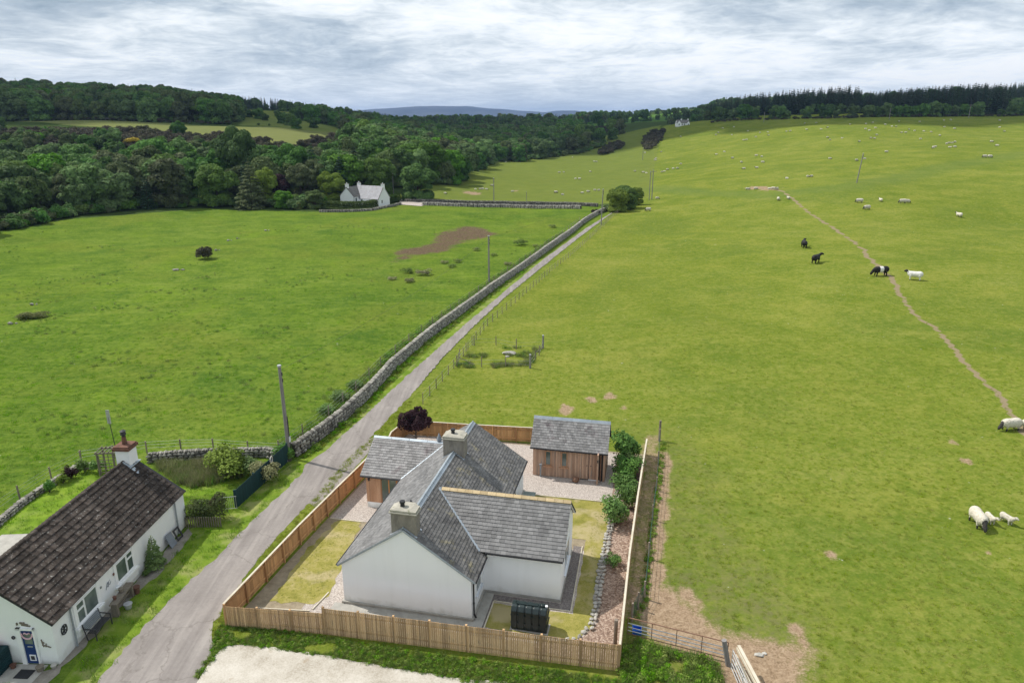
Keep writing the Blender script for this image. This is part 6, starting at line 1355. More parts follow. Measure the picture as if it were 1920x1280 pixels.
shrub('garden_shrub', (*at_z(500, 897), 0), 1.7, 'pale grey green shrub leaning over the dark green fence', hs=.95, me=bush_mesh('shrub_leaves', LM['straw'], 85, 1, 1.5, 1300, .05, 12))
shrub('garden_shrub', (*at_z(536, 862), 0), 1.3, 'creeper bush over the wall end behind the tall pole', hs=1.0)
for px_, py_, s, lb, mt_ in [(119, 905, .9, 'yellow flowering shrub by the low pale wall', 'yellowgreen'), (134, 896, 1.0, 'dark red leaved shrub by the low pale wall', 'copper'), (160, 884, 1.05, 'fresh green shrub at the lawn corner', 'bright'), (186, 884, 1.0, 'dark shrub by the wooden trellis frame', 'garden'), (93, 922, .8, 'small green shrub on the lawn edge by the low wall', 'garden'), (70, 930, .5, 'tiny straw coloured plant on the lawn edge', 'straw')]:
    shrub('border_shrub', (*at_z(px_, py_), 0), s, lb, me=bush_mesh('shrub_leaves', LM[mt_], px_, 1, 1.3, 1400, .06, 8))
# clipped hedge with its slat fence beside the low cottage
hd = c_thing('clipped_hedge', 1.2, 12.75, 0, R(4), 'dense hedge with reddish hump beside the far end of the cottage', 'hedge')
g = np.random.default_rng(5); cl_ = [(x, y, z, .38, .38, .34) for x in np.arange(-1.0, .5, .3) for y in (-.35, .3) for z in (.45, 1.0)] + [(.75, y, z, .45, .45, .42) for y in (-.2, .3) for z in (.5, 1.0, 1.45)]
Pq, Nq = blob_points(cl_, 1100, 6, .4); Vq, Fq = cards(Pq, Nq, .055, 6, up=.3); link('foliage', np_mesh('foliage', Vq, Fq, LM['hedge']), hd)
Pq, Nq = blob_points([(.75, 0, 1.62, .4, .5, .2), (.5, -.1, 1.4, .3, .4, .2)], 500, 7, .3); Vq, Fq = cards(Pq, Nq, .05, 7, up=.3); link('reddish_tips', np_mesh('reddish_tips', Vq, Fq, LM['copper']), hd)
for i in range(16): part(hd, 'slat', MT['oldwood'], lambda m, i=i: m.box(-1.15 + i * .145, -1.08 + i * .145, -.80, -.77, 0, .72))
# conical evergreen against the wall
P1 = conifer_mesh('yew', LM['garden'], 2.1, 1.15, 99, 2600, .07, .12, .2); yw = link('wall_evergreen', P1, None, cw(.45, 7.7, 0)); tag(yw, 'small upright evergreen growing against the white cottage wall', 'shrub')
shrub('wall_plant', cw(.4, 8.35, 0), .7, 'thin bare twiggy plant right of the small evergreen', me=bush_mesh('shrub_leaves', LM['straw'], 301, 1, 1.0, 260, .035, 6)); shrub('wall_plant', cw(.35, 6.9, 0), .45, 'low leafy plant left of the small evergreen')
# lone bush and rush clumps in the left field
w = at_px(387, 485); lbm = bush_mesh('lone_bush', LM['gorse'], 64, 2.2, 3.6, 420, .12, 14); o = link('field_bush', lbm, None, w, None, (1.0, 1.0, 1.0)); tag(o, 'lone round dark bush in the middle of the left field', 'bush')
w = at_px(58, 597); o = link('field_bush', bush_mesh('bramble_mound', LM['rush'], 67, 2.2, 3.6, 420, .12, 14), None, w, (0, 0, 2), (.9, 1.2, .35)); tag(o, 'low grey bramble mound at the left edge of the field', 'bush')
RB = [bush_mesh('rush_mound', LM[k], s, 1.0, 1.7, 700, .07, 8) for k, s in (('straw', 65), ('rush', 66))]
for px_, py_, s, k, lb in [(795, 516, 1.9, 0, 'wide straw coloured rush mound below the bare soil'), (763, 512, 1.5, 1, 'green rush mound left of the straw coloured one'), (735, 525, 1.1, 0, 'small pale rush mound nearest the field centre'), (768, 529, 1.3, 0, 'flat pale rush mound under the wide straw one'), (833, 494, 1.1, 0, 'rush mound left of the dark pair'), (857, 492, 1.2, 1, 'dark green rush mound beside the bare soil end'), (846, 501, 1.1, 1, 'lower dark green rush mound of the pair'), (978, 460, 2.2, 1, 'long low rush mound near the road wall'), (1003, 463, 1.0, 1, 'small rush mound right of the long one'), (952, 497, 1.1, 0, 'brownish dead plant clump by the road wall'), (1035, 427, 1.4, 1, 'farthest rush mound near the road wall'), (892, 470, 1.2, 1, 'rush mound just right of the bare soil tip'), (925, 480, 1.0, 1, 'rush mound by the second pole')]:
    w = at_px(px_, py_); o = link('rush_clump', RB[k], None, w, (0, 0, s * 3), (s, s, s * .55)); tag(o, lb, 'rushes', 'rush mounds in the left field')
for px_, py_, s in [(640, 752, 1.3), (668, 728, 1.1), (615, 775, 1.1)]:
    w = at_px(px_, py_); o = link('nettle_bush', GB[0], None, w, (0, 0, s), (s * 1.3, s * 1.3, s * .7)); tag(o, {640: 'middle elder bush behind the near stretch of road wall', 668: 'farthest elder bush behind the near stretch of road wall', 615: 'nearest elder bush behind the road wall by the tall pole'}[px_], 'bush')
# ------------------------------------------------------------------ the white house across the valley
hp_ = at_px(664, 388); mh = thing('valley_house', (hp_[0], hp_[1], hp_[2]), R(-27), 'distant white gabled house with pale corrugated cross roof behind a clipped hedge', 'house'); mh.scale = (.84, .84, .92)
def mpart(name, mat_, fn, par=None): m = MB(); fn(m); return m.build(name, mat_, par or mh)
mpart('wall', MT['render2'], lambda m: gable_block(m, -6.0, 0, 0, 7.5, -.5, 3.4, 6.0)); mpart('wall', MT['render2'], lambda m: gable_block(m, -1.0, 8.6, 3.0, 9.5, -.5, 2.6, 6.3, 'x'))
def roof2(p0, p1, ea, eb, zr, ze, mat_, n=26, corr=False):
    "two slopes of a ridge p0-p1 with eaves offset ea / eb"
    for off in (ea, eb):
        A = Vector((*p0, zr)); B = Vector((*p1, zr)); C_ = Vector((p1[0] + off[0], p1[1] + off[1], ze)); D = Vector((p0[0] + off[0], p0[1] + off[1], ze)); nrm = (B - A).cross(D - A).normalized(); nrm = nrm if nrm.z > 0 else -nrm
        m = MB(); m.hull8([D - nrm * .1, C_ - nrm * .1, B - nrm * .1, A - nrm * .1], [D + nrm * .06, C_ + nrm * .06, B + nrm * .06, A + nrm * .06]); r = m.build('roof', mat_, mh)
        m = MB()
        for i in range(n):
            t = (i + .5) / n
            if corr: a = A.lerp(B, t) + nrm * .07; b = D.lerp(C_, t) + nrm * .07; m.beam(a, b, .10, .05, up=nrm, tone=random.random())
            else: a = A.lerp(D, t) + nrm * .06; b = B.lerp(C_, t) + nrm * .06; m.beam(a, b, .22, .03, up=nrm, tone=random.random())
        m.build('roof_ribs' if corr else 'slates', mat_, mh, kind='stuff')
roof2((-3, -.2), (-3, 7.7), (3.35, 0), (-3.35, 0), 6.2, 3.25, MT['slate'], 14)
roof2((-3, 6.25), (8.7, 6.25), (0, -3.6), (0, 3.6), 6.4, 2.45, MT['corr'], 34, True)
for x, y in ((-3, .45), (-3, 7.2), (8.3, 6.25)): 
    c_ = mpart('chimney', MT['render2'], lambda m: m.box(x - .55, x + .55, y - .4, y + .4, 5.5, 7.1)); mpart('chimney_cope', MT['plinth'], lambda m: m.box(x - .6, x + .6, y - .45, y + .45, 7.1, 7.22), c_)
    mpart('chimney_pot', MT['sill'], lambda m: m.tube((x, y, 7.2), (x, y, 7.6), .15, .12, 8), c_)
window_on(mh, (0, 1.4, 2.0), (0, 1, 0), (1, 0, 0), .8, 1.5, [(.05, .95, .05, .95)], frame=MT['dark']); window_on(mh, (1.2, 3.0, 1.6), (1, 0, 0), (0, -1, 0), 1.0, 1.3, [(.05, .95, .05, .95)]); window_on(mh, (5.0, 3.0, 1.6), (1, 0, 0), (0, -1, 0), 1.0, 1.3, [(.05, .95, .05, .95)]); window_on(mh, (8.6, 5.0, 1.6), (0, 1, 0), (1, 0, 0), .9, 1.2, [(.05, .95, .05, .95)])
mpart('verge_strip', MT['slate'], lambda m: m.beam((8.75, 2.6, 2.5), (8.75, 6.25, 6.5), .12, .2)); mpart('downpipe', MT['dark'], lambda m: m.tube((.08, .1, 3.2), (.08, .1, 0), .08, n=6))
mpart('front_porch', MT['render2'], lambda m: m.box(.0, 7.5, 1.8, 3.0, -.5, 1.3))
ou2 = thing('valley_outhouse', Vector(at_px(713, 386)), R(-27), 'little white outhouse with grey slate roof at the hedge end', 'outhouse')
m = MB(); gable_block(m, -2.2, 2.2, -1.5, 1.5, -.5, 1.7, 2.8, 'x'); m.build('wall', MT['render2'], ou2)
for s_ in (1, -1): m = MB(); m.hull8([(-2.4, s_ * 1.75, 1.55), (2.4, s_ * 1.75, 1.55), (2.4, 0, 2.8), (-2.4, 0, 2.8)][::s_], [(-2.4, s_ * 1.75, 1.72), (2.4, s_ * 1.75, 1.72), (2.4, 0, 2.97), (-2.4, 0, 2.97)][::s_]); m.build('roof', MT['slate'], ou2)
def hedge_run(name, label, pts, w, h, lm, dens=90):
    x0, y0 = pts[0]; z0 = gz(x0, y0); cl = []
    for a, b in zip(pts[:-1], pts[1:]):
        L = math.dist(a, b); n = max(1, int(L / (w * .55)))
        for i in range(n + 1):
            t = i / n; X, Y = a[0] + (b[0] - a[0]) * t, a[1] + (b[1] - a[1]) * t; z = gz(X, Y) - z0
            for zz in (h * .3, h * .74): cl.append((X - x0, Y - y0, z + zz, w * .55, w * .55, h * .30))
    P_, N_ = blob_points(cl, dens, 3, .2); V_, F_ = cards(P_, N_, .17, 3, up=.2); o = link(name, np_mesh(name, V_, F_, lm), None, (x0, y0, z0)); return tag(o, label, 'hedge')
hedge_run('valley_hedge', 'long clipped dark hedge in front of the distant white house', [at_px(*p)[:2] for p in [(612, 392), (650, 393), (690, 392), (712, 387)]], 2.2, 2.3, LM['hedge'], 190)
hedge_run('valley_hedge', 'shorter clipped hedge on the drive side of the distant white house', [at_px(*p)[:2] for p in [(722, 382), (745, 378)]], 2.2, 2.4, LM['hedge'], 190)
tri_sheet('farm_track', [at_px(*p)[:2] for p in [(748, 374), (790, 375), (812, 379), (790, 387), (752, 384)]], .10, GRAVEL, 4, True)

# small far farm on the ridge
fp = at_px(1280, 236); ff = thing('hill_farmhouse', (fp[0], fp[1], fp[2] - .3), R(8), 'tiny white farmhouse on the skyline left of the conifer wood', 'house')
def fpart(name, mat_, fn, par=None): m = MB(); fn(m); return m.build(name, mat_, par or ff)
fpart('wall', MT['render2'], lambda m: gable_block(m, -5.5, 7.0, 0, 7, -1, 3.0, 6.0, 'x')); fpart('wall', MT['render2'], lambda m: gable_block(m, -6.5, -2.5, -2.0, 1, -1, 3.0, 5.4)); fpart('wall', MT['render2'], lambda m: gable_block(m, 3.6, 6.6, -2.0, 1, -1, 3.0, 5.0))
for s_ in (0, 1): fpart('roof', MT['slate'], lambda m: m.hull8([(-5.8, [-.4, 7.4][s_], 2.9), (7.3, [-.4, 7.4][s_], 2.9), (7.3, 3.5, 6.0), (-5.8, 3.5, 6.0)][::[1, -1][s_]], [(-5.8, [-.4, 7.4][s_], 3.1), (7.3, [-.4, 7.4][s_], 3.1), (7.3, 3.5, 6.2), (-5.8, 3.5, 6.2)][::[1, -1][s_]]))
for x0_, x1_, zr_ in ((-6.7, -2.3, 5.6), (3.4, 6.8, 5.2)):
    xm = (x0_ + x1_) / 2
    for s_ in (0, 1): xe_ = [x0_, x1_][s_]; fpart('roof', MT['slate'], lambda m: m.prism([(xe_, -2.2, 2.9), (xm, -2.2, zr_ - .1), (xm, -2.2, zr_ + .1), (xe_, -2.2, 3.1)], (0, 3.4, 0)))
for x in (-4.5, -.5, 1.8, 5.1): window_on(ff, (x, -2.02 if abs(x) > 3 else -.02, 1.6), (1, 0, 0), (0, -1, 0), 1.1, 1.5, [(.05, .95, .05, .95)], frame=MT['dark'])
fpart('chimney', MT['render2'], lambda m: m.box(-1, 0, 3, 4, 5.5, 7.2)); fpart('chimney', MT['render2'], lambda m: m.box(6, 7, 3, 4, 5.5, 7.2)); ff.scale = (.72, .72, .72)

# ------------------------------------------------------------------ trees one can tell apart
def place_tree(px, py, h_px, label, mesh_h, me, wide=1.0, name='broadleaf_tree', group=None, cat='tree', Y=None, lean=0, trunk=True):
    w = at_px(px, py) if Y is None else None
    if w is None: X, _, _z = at_Y(px, py, Y); w = (X, Y, gz(X, Y))
    dist = math.hypot(w[1], CAM_H - w[2]); H = h_px / FPX * dist * 1.10; s = H / mesh_h
    o = link(name, me, None, (w[0], w[1], w[2] - .15), (0, lean, rr.uniform(0, 6.28)), (s * wide, s * wide, s)); tag(o, label, cat, group); return o
DENSE = tree_mesh('sycamore_crown', LM['broad'], 10, 9.8, 201, per=260, size=.24, k=46, base=.10, lob=.30)
ASH = tree_mesh('ash_crown', LM['bright'], 10, 9.5, 202, per=240, size=.24, k=40, base=.03, lob=.28)
BIRCH = tree_mesh('birch_crown', LM['olive'], 10, 7.0, 203, per=260, size=.20, k=44, base=.06, lob=.26)
YELG = tree_mesh('lime_crown', LM['yellowgreen'], 10, 8.5, 204, per=240, size=.24, k=36, base=.05, lob=.30)
SPRU = conifer_mesh('spruce_crown', LM['olive'], 14, 10.5, 205, 5200, .42, .02, .25)
SPRD = conifer_mesh('dark_spruce_crown', LM['conifer'], 14, 6.0, 206, 3600, .40, .03, .2)
COPB = tree_mesh('copper_beech_crown', LM['copper'], 10, 9.0, 207, per=240, size=.24, k=36, base=.05, lob=.30)
for a in [(410, 386, 74, 'broad fresh green tree at the wood edge left of the spruce', 10, ASH, 1.0), (474, 391, 82, 'tall spreading yellow green spruce in the middle of the wood edge', 14, SPRU, .92),
          (520, 380, 52, 'purple leaved tree behind the spruce and shrubs', 10, COPB, 1.0), (566, 378, 68, 'grey green birch between the purple tree and the white house', 10, BIRCH, 1.1),
          (532, 390, 32, 'rounded light shrub under the purple leaved tree', 10, ASH, 1.2), (592, 391, 34, 'pale round willow left of the long clipped hedge', 10, BIRCH, 1.5), (559, 392, 15, 'low pale flowering bush between two rounded shrubs', 10, YELG, 1.3),
          (622, 380, 56, 'yellow green tree rising behind the white house gable', 10, YELG, 1.0), (708, 370, 70, 'tall light green tree right behind the white house', 10, ASH, .95),
          (784, 376, 60, 'dark round sycamore standing alone by the valley wall', 10, DENSE, 1.12), (448, 350, 96, 'tall dark spruce on the slope above the wood edge', 10, DENSE, .8),
          (336, 262, 30, 'single round tree standing against the pale meadow strip', 10, DENSE, .9), (500, 384, 66, 'fresh green tree peeping behind the spreading spruce', 10, YELG, .8),
          (640, 372, 72, 'brown green spruce just left of the house chimney line', 14, SPRD, 1.3), (590, 366, 84, 'dark spruce behind the birch', 14, SPRD, 1.2), (548, 360, 78, 'dark round tree high behind the purple leaved tree', 10, DENSE, 1.0), (668, 366, 82, 'dark spruce directly behind the white house roof', 14, SPRD, 1.2)]:
    place_tree(*a)
for i, (px_, py_, h_, wd) in enumerate([(760, 345, 62, 1.1), (800, 338, 66, 1.2), (828, 340, 52, 1.0), (740, 350, 50, 1.0), (775, 325, 58, 1.1)]): place_tree(px_, py_, h_, ['large light green tree left in the clump behind the sycamore', 'tallest light green tree of the clump behind the sycamore', 'right edge tree of the clump behind the sycamore', 'leftmost green tree of the clump by the house pole', 'rear tree of the clump behind the sycamore'][i], 10, ASH if i != 3 else BIRCH, wd)
# hawthorns by the road end
HAW = tree_mesh('hawthorn_crown', LM['yellowgreen'], 5, 5.4, 210, per=700, size=.12, k=50, base=.02, lob=.26, trunk=False); HAO = tree_mesh('hawthorn_crown', LM['bright'], 5, 5.2, 211, per=700, size=.12, k=50, base=.02, lob=.28, trunk=False)
for px_, py_, s, me, lb in [(1157, 397, 1.25, HAW, 'leafy hawthorn leaning over the road end'), (1178, 392, 1.2, HAO, 'middle hawthorn of the roadside clump'), (1192, 384, 1.0, HAW, 'hawthorn at the far end of the roadside clump'), (1170, 385, 1.15, HAO, 'rear hawthorn of the roadside clump')]:
    w = at_px(px_, py_); o = link('hawthorn_tree', me, None, (w[0], w[1], w[2]), (0, 0, s * 9), (s, s, s * 1.05)); tag(o, lb, 'tree'); m = MB(); trunk_mesh(m, 5, .16, px_, 6, .3); m.build('trunk', MT['bark'], o)
for px_, py_, s, k, lb in [(1118, 402, 1.6, 'copper', 'reddish bramble growing over the far stretch of road wall'), (1136, 396, 1.9, 'garden', 'green bramble on the far end of the road wall'), (1100, 412, 1.1, 'copper', 'small russet bush against the far road wall'), (1088, 420, .9, 'gorse', 'low brown bush at the far wall corner')]:
    w = at_px(px_, py_); o = link('bramble_bush', bush_mesh('bramble_leaves', LM[k], px_, 1, 1.7, 900, .08, 9), None, w, None, (s, s, s)); tag(o, lb, 'bush')
# hedgerow on the far crest of the right-hand hill
hr = [(1350, 230, 22), (1372, 229, 18), (1395, 228, 24), (1415, 228, 16), (1448, 227, 17), (1462, 227, 20), (1475, 226, 14), (1512, 225, 20), (1540, 224, 13), (1552, 224, 15), (1568, 223, 14), (1598, 222, 22), (1626, 221, 20), (1643, 221, 18), (1660, 221, 22), (1681, 220, 18), (1697, 220, 20), (1714, 220, 18), (1731, 220, 22), (1752, 219, 24), (1770, 219, 21), (1787, 219, 18), (1808, 218, 20), (1832, 218, 24), (1875, 218, 12), (1900, 217, 23), (1918, 217, 24), (1940, 217, 22)]
HRT = BROAD + [DENSE]
for i, (px_, py_, h_) in enumerate(hr):
    Yq = float(np.interp(px_, [1340, 1600, 1900], [540, 475, 492])); X, _, _ = at_Y(px_, py_, Yq); zz = gz(X, Yq); H = h_ / FPX * Yq * 1.15
    o = link('hedgerow_tree', HRT[i % 5], None, (X, Yq, zz - .4), (0, 0, i), (H / 10 * 1.0, H / 10 * 1.0, H / 10)); hl = ('rounded dark tree in front of the dark conifer wood on the crest' if px_ < 1560 else 'rounded dark tree in the close hedgerow row right of the conifer wood' if px_ < 1760 else 'rounded dark tree near the gap in the hedgerow at far right'); tag(o, hl, 'tree', hl.replace('tree', 'trees'))

# ------------------------------------------------------------------ woods
def wood_pts(poly, spacing, jitter=.5, cond=None):
    xs = [p[0] for p in poly]; ys = [p[1] for p in poly]
    X, Y = np.meshgrid(np.arange(min(xs), max(xs), spacing), np.arange(min(ys), max(ys), spacing * .9)); X = X.ravel() + rng.uniform(-jitter, jitter, X.size) * spacing; Y = Y.ravel() + rng.uniform(-jitter, jitter, Y.size) * spacing
    ok = in_poly(X, Y, poly); 
    for mw in MEADOW: ok &= ~in_poly(X, Y, mw)
    if cond is not None: ok &= cond(X, Y)
    return np.stack([X[ok], Y[ok]], 1)
frust = lambda P_, m_=1.12: P_[np.abs(P_[:, 0]) < P_[:, 1] * .716 * m_ + 12]
allT = []          # x, y, proto set, height, width factor
PROT = BROAD + OLIVE + BRIGHT + CONI + CONY
NB, NO, NBR, NC = 4, 2, 2, 3
def add_wood(P_, hlo, hhi, mix_, wide=(.85, 1.15)):
    for x, y in frust(P_):
        k = rng.choice(len(mix_), p=np.array(mix_) / sum(mix_)); idx = [rng.integers(0, 4), 4 + rng.integers(0, 2), 6 + rng.integers(0, 2), 8 + rng.integers(0, 3), 11 + rng.integers(0, 2)][k]
        H = rng.uniform(hlo, hhi) * (1.15 if k == 3 else 1); allT.append((x, y, idx, H, rng.uniform(*wide)))
excl = [at_px(*p)[:2] for p in [(600, 400), (700, 398), (760, 384), (815, 380), (800, 372), (730, 362), (640, 372), (610, 380)]]
notex = lambda X, Y: ~in_poly(X, Y, excl)
A_ = pxpoly([(-220, 462), (-80, 446), (0, 428), (130, 402), (300, 392), (370, 383), (420, 376), (620, 372), (700, 362), (860, 345), (900, 310), (700, 285), (500, 300), (380, 315), (200, 330), (0, 335), (-220, 340)])
add_wood(wood_pts(A_, 7.4, cond=notex), 9, 14, [.58, .27, .09, .06, 0])
B_ = pxpoly([(-220, 340), (0, 335), (200, 330), (380, 315), (500, 300), (700, 285), (690, 262), (620, 256), (500, 270), (380, 256), (250, 246), (120, 236), (-220, 232)])
add_wood(wood_pts(B_, 10.5), 4.5, 9, [.55, .33, .12, 0, 0])
C_ = [(-900, 395), (-250, 398), (-190, 400), (-150, 405), (-165, 470), (-210, 600), (-330, 720), (-900, 720)]
add_wood(wood_pts(C_, 9.0, cond=lambda X, Y: (X < np.interp(Y, [395, 470, 560, 720], [-150, -172, -205, -330]))), 10, 16, [.60, .30, .06, .04, 0])
D_ = pxpoly([(700, 362), (860, 345), (856, 326), (890, 312), (960, 304), (1040, 296), (1085, 287), (1130, 272), (1160, 258), (1185, 244), (1160, 236), (1060, 240), (1000, 236), (760, 238), (690, 262), (640, 285)])
add_wood(wood_pts(D_, 9.5, cond=lambda X, Y: vnoise(X, Y, 45) < .86), 9, 14, [.72, .16, .06, .06, 0])
E_ = [(-320, 600), (-240, 560), (-150, 560), (-60, 700), (20, 900), (-60, 1000), (-250, 900), (-420, 740)]
add_wood(wood_pts(E_, 9.5), 12, 18, [.12, 0, 0, .88, 0])
add_wood(wood_pts([(-190, 455), (-120, 400), (-60, 430), (-30, 540), (-90, 640), (-140, 560), (-170, 520)], 10.0), 8, 13, [.8, .15, .05, 0, 0])
F_ = [(-120, 850), (230, 850), (330, 1100), (520, 1500), (-200, 1500)]
add_wood(wood_pts(F_, 17), 13, 20, [.35, .05, 0, .6, 0])
add_wood(wood_pts([(100, 640), (170, 600), (210, 640), (330, 900), (300, 980), (180, 860)], 12), 7, 12, [.7, .2, .1, 0, 0])
def crest(X): return np.interp(X, [150, 230, 330, 420], [560, 540, 500, 505])
G_ = [(150, 552), (215, 535), (240, 522), (320, 500), (345, 520), (350, 600), (200, 640), (150, 590)]
add_wood(wood_pts(G_, 6.0), 19, 24, [0.06, 0, 0, .94, 0], (.9, 1.1))
add_wood(wood_pts([(140, 560), (215, 530), (235, 518), (232, 530), (150, 580)], 8), 7, 11, [.8, .2, 0, 0, 0])
G2 = [(340, 640), (440, 645), (640, 640), (900, 700), (900, 1000), (420, 1000), (330, 760)]
add_wood(wood_pts(G2, 10.5), 14, 19, [.06, 0, 0, .25, .69])
add_wood(wood_pts([(330, 540), (420, 575), (470, 560), (430, 640), (335, 640)], 9), 9, 13, [.8, .1, .1, 0, 0])
add_wood(wood_pts([(350, 985), (560, 1200), (800, 1700), (300, 1700), (250, 1150)], 24), 10, 16, [.7, .1, 0, .2, 0])
add_wood(wood_pts([(230, 1010), (330, 1290), (420, 1500), (300, 1500), (200, 1150)], 26), 8, 13, [.8, .2, 0, 0, 0])
add_wood(wood_pts([(-1200, 720), (-420, 740), (-250, 900), (-60, 1000), (-200, 1500), (-1600, 1800)], 22), 12, 18, [.5, .1, 0, .4, 0])
SKY_L = [(-200, 152), (0, 153), (100, 152), (150, 160), (300, 166), (440, 186), (500, 189), (560, 197), (640, 207), (720, 219), (760, 225), (850, 222), (900, 221), (1000, 220), (1060, 219), (1110, 216), (1180, 214), (1230, 213), (1300, 209), (1320, 203), (1360, 190), (1420, 180), (1500, 172), (1610, 165), (1622, 179), (1700, 171), (1800, 163), (1920, 157), (2100, 152)]
MEAD_L = [(-200, 236), (0, 237), (120, 237), (230, 240), (250, 249), (330, 254), (400, 252), (455, 266), (500, 269), (540, 277), (605, 264), (640, 254)]
MPX = [[(20, 226), (330, 232), (450, 238), (560, 243), (645, 250), (605, 262), (540, 276), (500, 268), (455, 266), (400, 252), (330, 254), (250, 247), (230, 240), (120, 234)], [(462, 206), (500, 207), (545, 213), (548, 224), (640, 241), (640, 256), (560, 246), (520, 238), (450, 236)]]
def topx(x, y, z):
    dz = z - CAM_H; dep = y * CP - dz * SP; return 960 + FPX * x / dep, 640 - FPX * (y * SP + dz * CP) / dep
kept = []                                     # heights trimmed so that the woods leave the meadow and the skyline open, as they do in the place
for (x, y, k, H, wd) in allT:
    z0_ = gz(x, y); H = min(H, 7.5) if (k < 8 and x > 130 and y < 720) else H; u, v = topx(x, y, z0_ + H); ub, vb_ = topx(x, y, z0_)
    lim = np.interp(u, [p[0] for p in SKY_L], [p[1] for p in SKY_L]) + (rng.uniform(-10, 7) if k < 8 else rng.uniform(-9, 5))
    if v < lim:
        H2_ = H * (vb_ - lim) / max(vb_ - v, .1)
        if H2_ < H * .45 or H2_ < 3: continue
        H = H2_; v = lim
    if 0 < u < 645 and y < 397:
        lim = np.interp(u, [p[0] for p in MEAD_L], [p[1] for p in MEAD_L]) + rng.uniform(-3, 10)
        if v < lim:
            H2_ = H * (vb_ - lim) / max(vb_ - v, .1)
            if H2_ < H * .35 or H2_ < 2.5: continue
            H = H2_; v = lim
    elif 1050 < u < 1310 and y < 900 and in_poly(np.full(4, u), np.linspace(v, vb_, 4), CROPX).any() and rng.random() < .85: continue
    elif u < 720 and any(in_poly(np.full(5, u), np.linspace(v, vb_, 5), MPX[q]).any() for q in (0, 1)): continue
    kept.append((x, y, k, H, wd))
allT = kept
# thorn trees dotted on the upper meadow
for px_, py_, h_ in [(468, 220, 14), (485, 223, 20), (497, 226, 14), (530, 232, 22), (545, 236, 24), (556, 242, 22), (588, 240, 20), (560, 218, 18), (520, 218, 12), (505, 236, 5), (485, 235, 5)]:
    w = at_px(px_, py_); allT.append((w[0], w[1], int(rng.integers(0, 4)), h_ / FPX * w[1], 1.1))
AT = np.array(allT); AT = AT[np.argsort(np.hypot(AT[:, 0], AT[:, 1]))]
AZ = gza(AT[:, 0], AT[:, 1])
isc = AT[:, 2] >= 8; nb = nc = 0; rest = []
def vis(x, y): return abs(x) < y * .72 + 4
SPEC = ['dark green broadleaf tree'] * 4 + ['olive green loose crowned tree'] * 2 + ['light fresh green tree'] * 2 + ['dark pointed conifer'] * 3 + ['paler young conifer'] * 2
def region(x, y):
    u, v = topx(x, y, gz(x, y))
    if u > 1290:
        fr = 'front rows' if y < (545 if u < 1625 else 690) else 'rear rows'
        return ('in the %s of the low left end of the dark plantation' if u < 1400 else 'in the %s of the middle of the dark plantation' if u < 1510 else 'in the %s of the tall right end of the dark plantation' if u < 1625 else 'in the %s of the paler plantation behind the hedgerow' if u < 1780 else 'in the %s of the plantation at the far right skyline') % fr
    if y > 396: return 'in the upper wood above the pale meadow strip' if u < 460 else ('on the ridge below the distant blue hills' if u < 760 else 'in the valley woods under the blue hills')
    if u > 640: return (('in the wood below the gorse thickets' if u > 1000 else 'along the edge of the middle pasture') if u > 860 else 'in the wood behind the lone dark sycamore') if u > 760 else ('close behind the white valley house' if v > 330 else 'on the slope high behind the white valley house')
    if v > 340: return ('at the front edge of the far left wood' if v > 385 else 'deeper in the far left wood') if u < 220 else 'at the wood edge left of the fresh green tree' if u < 420 else 'in the wood behind the spreading spruce'
    return 'on the scrubby slope at the far left' if u < 220 else ('on the scrubby slope under the single round tree' if u < 420 else 'on the slope under the narrow end of the meadow')
for i, (x, y, k, H, wd) in enumerate(AT):
    k = int(k); mh_ = 14 if k >= 8 else 10; s = H / mh_
    if vis(x, y) and ((isc[i] and nc < 270 and (y < 660)) or (not isc[i] and nb < 268)):
        o = link('conifer_tree' if isc[i] else 'woodland_tree', PROT[k], None, (x, y, AZ[i] - .3), (0, 0, rng.uniform(0, 6.28)), (s * wd, s * wd, s)); lb = SPEC[k] + ' ' + region(x, y); tag(o, lb, 'tree', lb.replace('tree ', 'trees ', 1).replace('conifer ', 'conifers ', 1))
        if isc[i]: nc += 1
        else: nb += 1
    else: rest.append(i)
rest = np.array(rest); n = len(rest); sr = AT[rest]; s_ = sr[:, 3] / np.where(sr[:, 2] >= 8, 14, 10)
for sel, nm, lb in ((sr[:, 2] < 8, 'broadleaf_wood', 'mass of broadleaf woods filling the valley and far slopes'), (sr[:, 2] >= 8, 'conifer_wood', 'mass of dark conifer plantation on the far ridges')):
    q = sr[sel]; ss = s_[sel]; scatter(nm, np.column_stack([q[:, 0], q[:, 1], AZ[rest][sel] - .3]), q[:, 2], np.column_stack([np.zeros(len(q)), np.zeros(len(q)), rng.uniform(0, 6.28, len(q))]), np.column_stack([ss * q[:, 4], ss * q[:, 4], ss]), PROT, lb, 'woods')
# leafy skirt along the foot of the wood
USH = [bush_mesh('understory', LM[k], s, 2.4, 4.4, 150, .20, 12) for k, s in (('broad', 91), ('olive', 92), ('bright', 93))]
EDGE = [(-220, 455), (-80, 443), (0, 432), (130, 405), (230, 397), (300, 392), (380, 388), (440, 388), (500, 390), (560, 391), (605, 388)]
ep_ = pxpoly(EDGE); Pq = []
for a_, b_ in zip(ep_[:-1], ep_[1:]):
    n_ = int(math.dist(a_, b_) / .9)
    for i in range(n_): t = i / n_; Pq.append((a_[0] + (b_[0] - a_[0]) * t + rng.normal(0, .8), a_[1] + (b_[1] - a_[1]) * t + rng.uniform(-.5, 9)))
Pq = np.array(Pq); k = rng.choice(3, len(Pq), p=[.5, .38, .12]); r, s = rs(len(Pq), .6, 1.5); scatter('wood_understory', np.column_stack([Pq, gza(Pq[:, 0], Pq[:, 1]) - .2]), k, r, s, USH, 'leafy undergrowth along the foot of the wood edge', 'undergrowth')
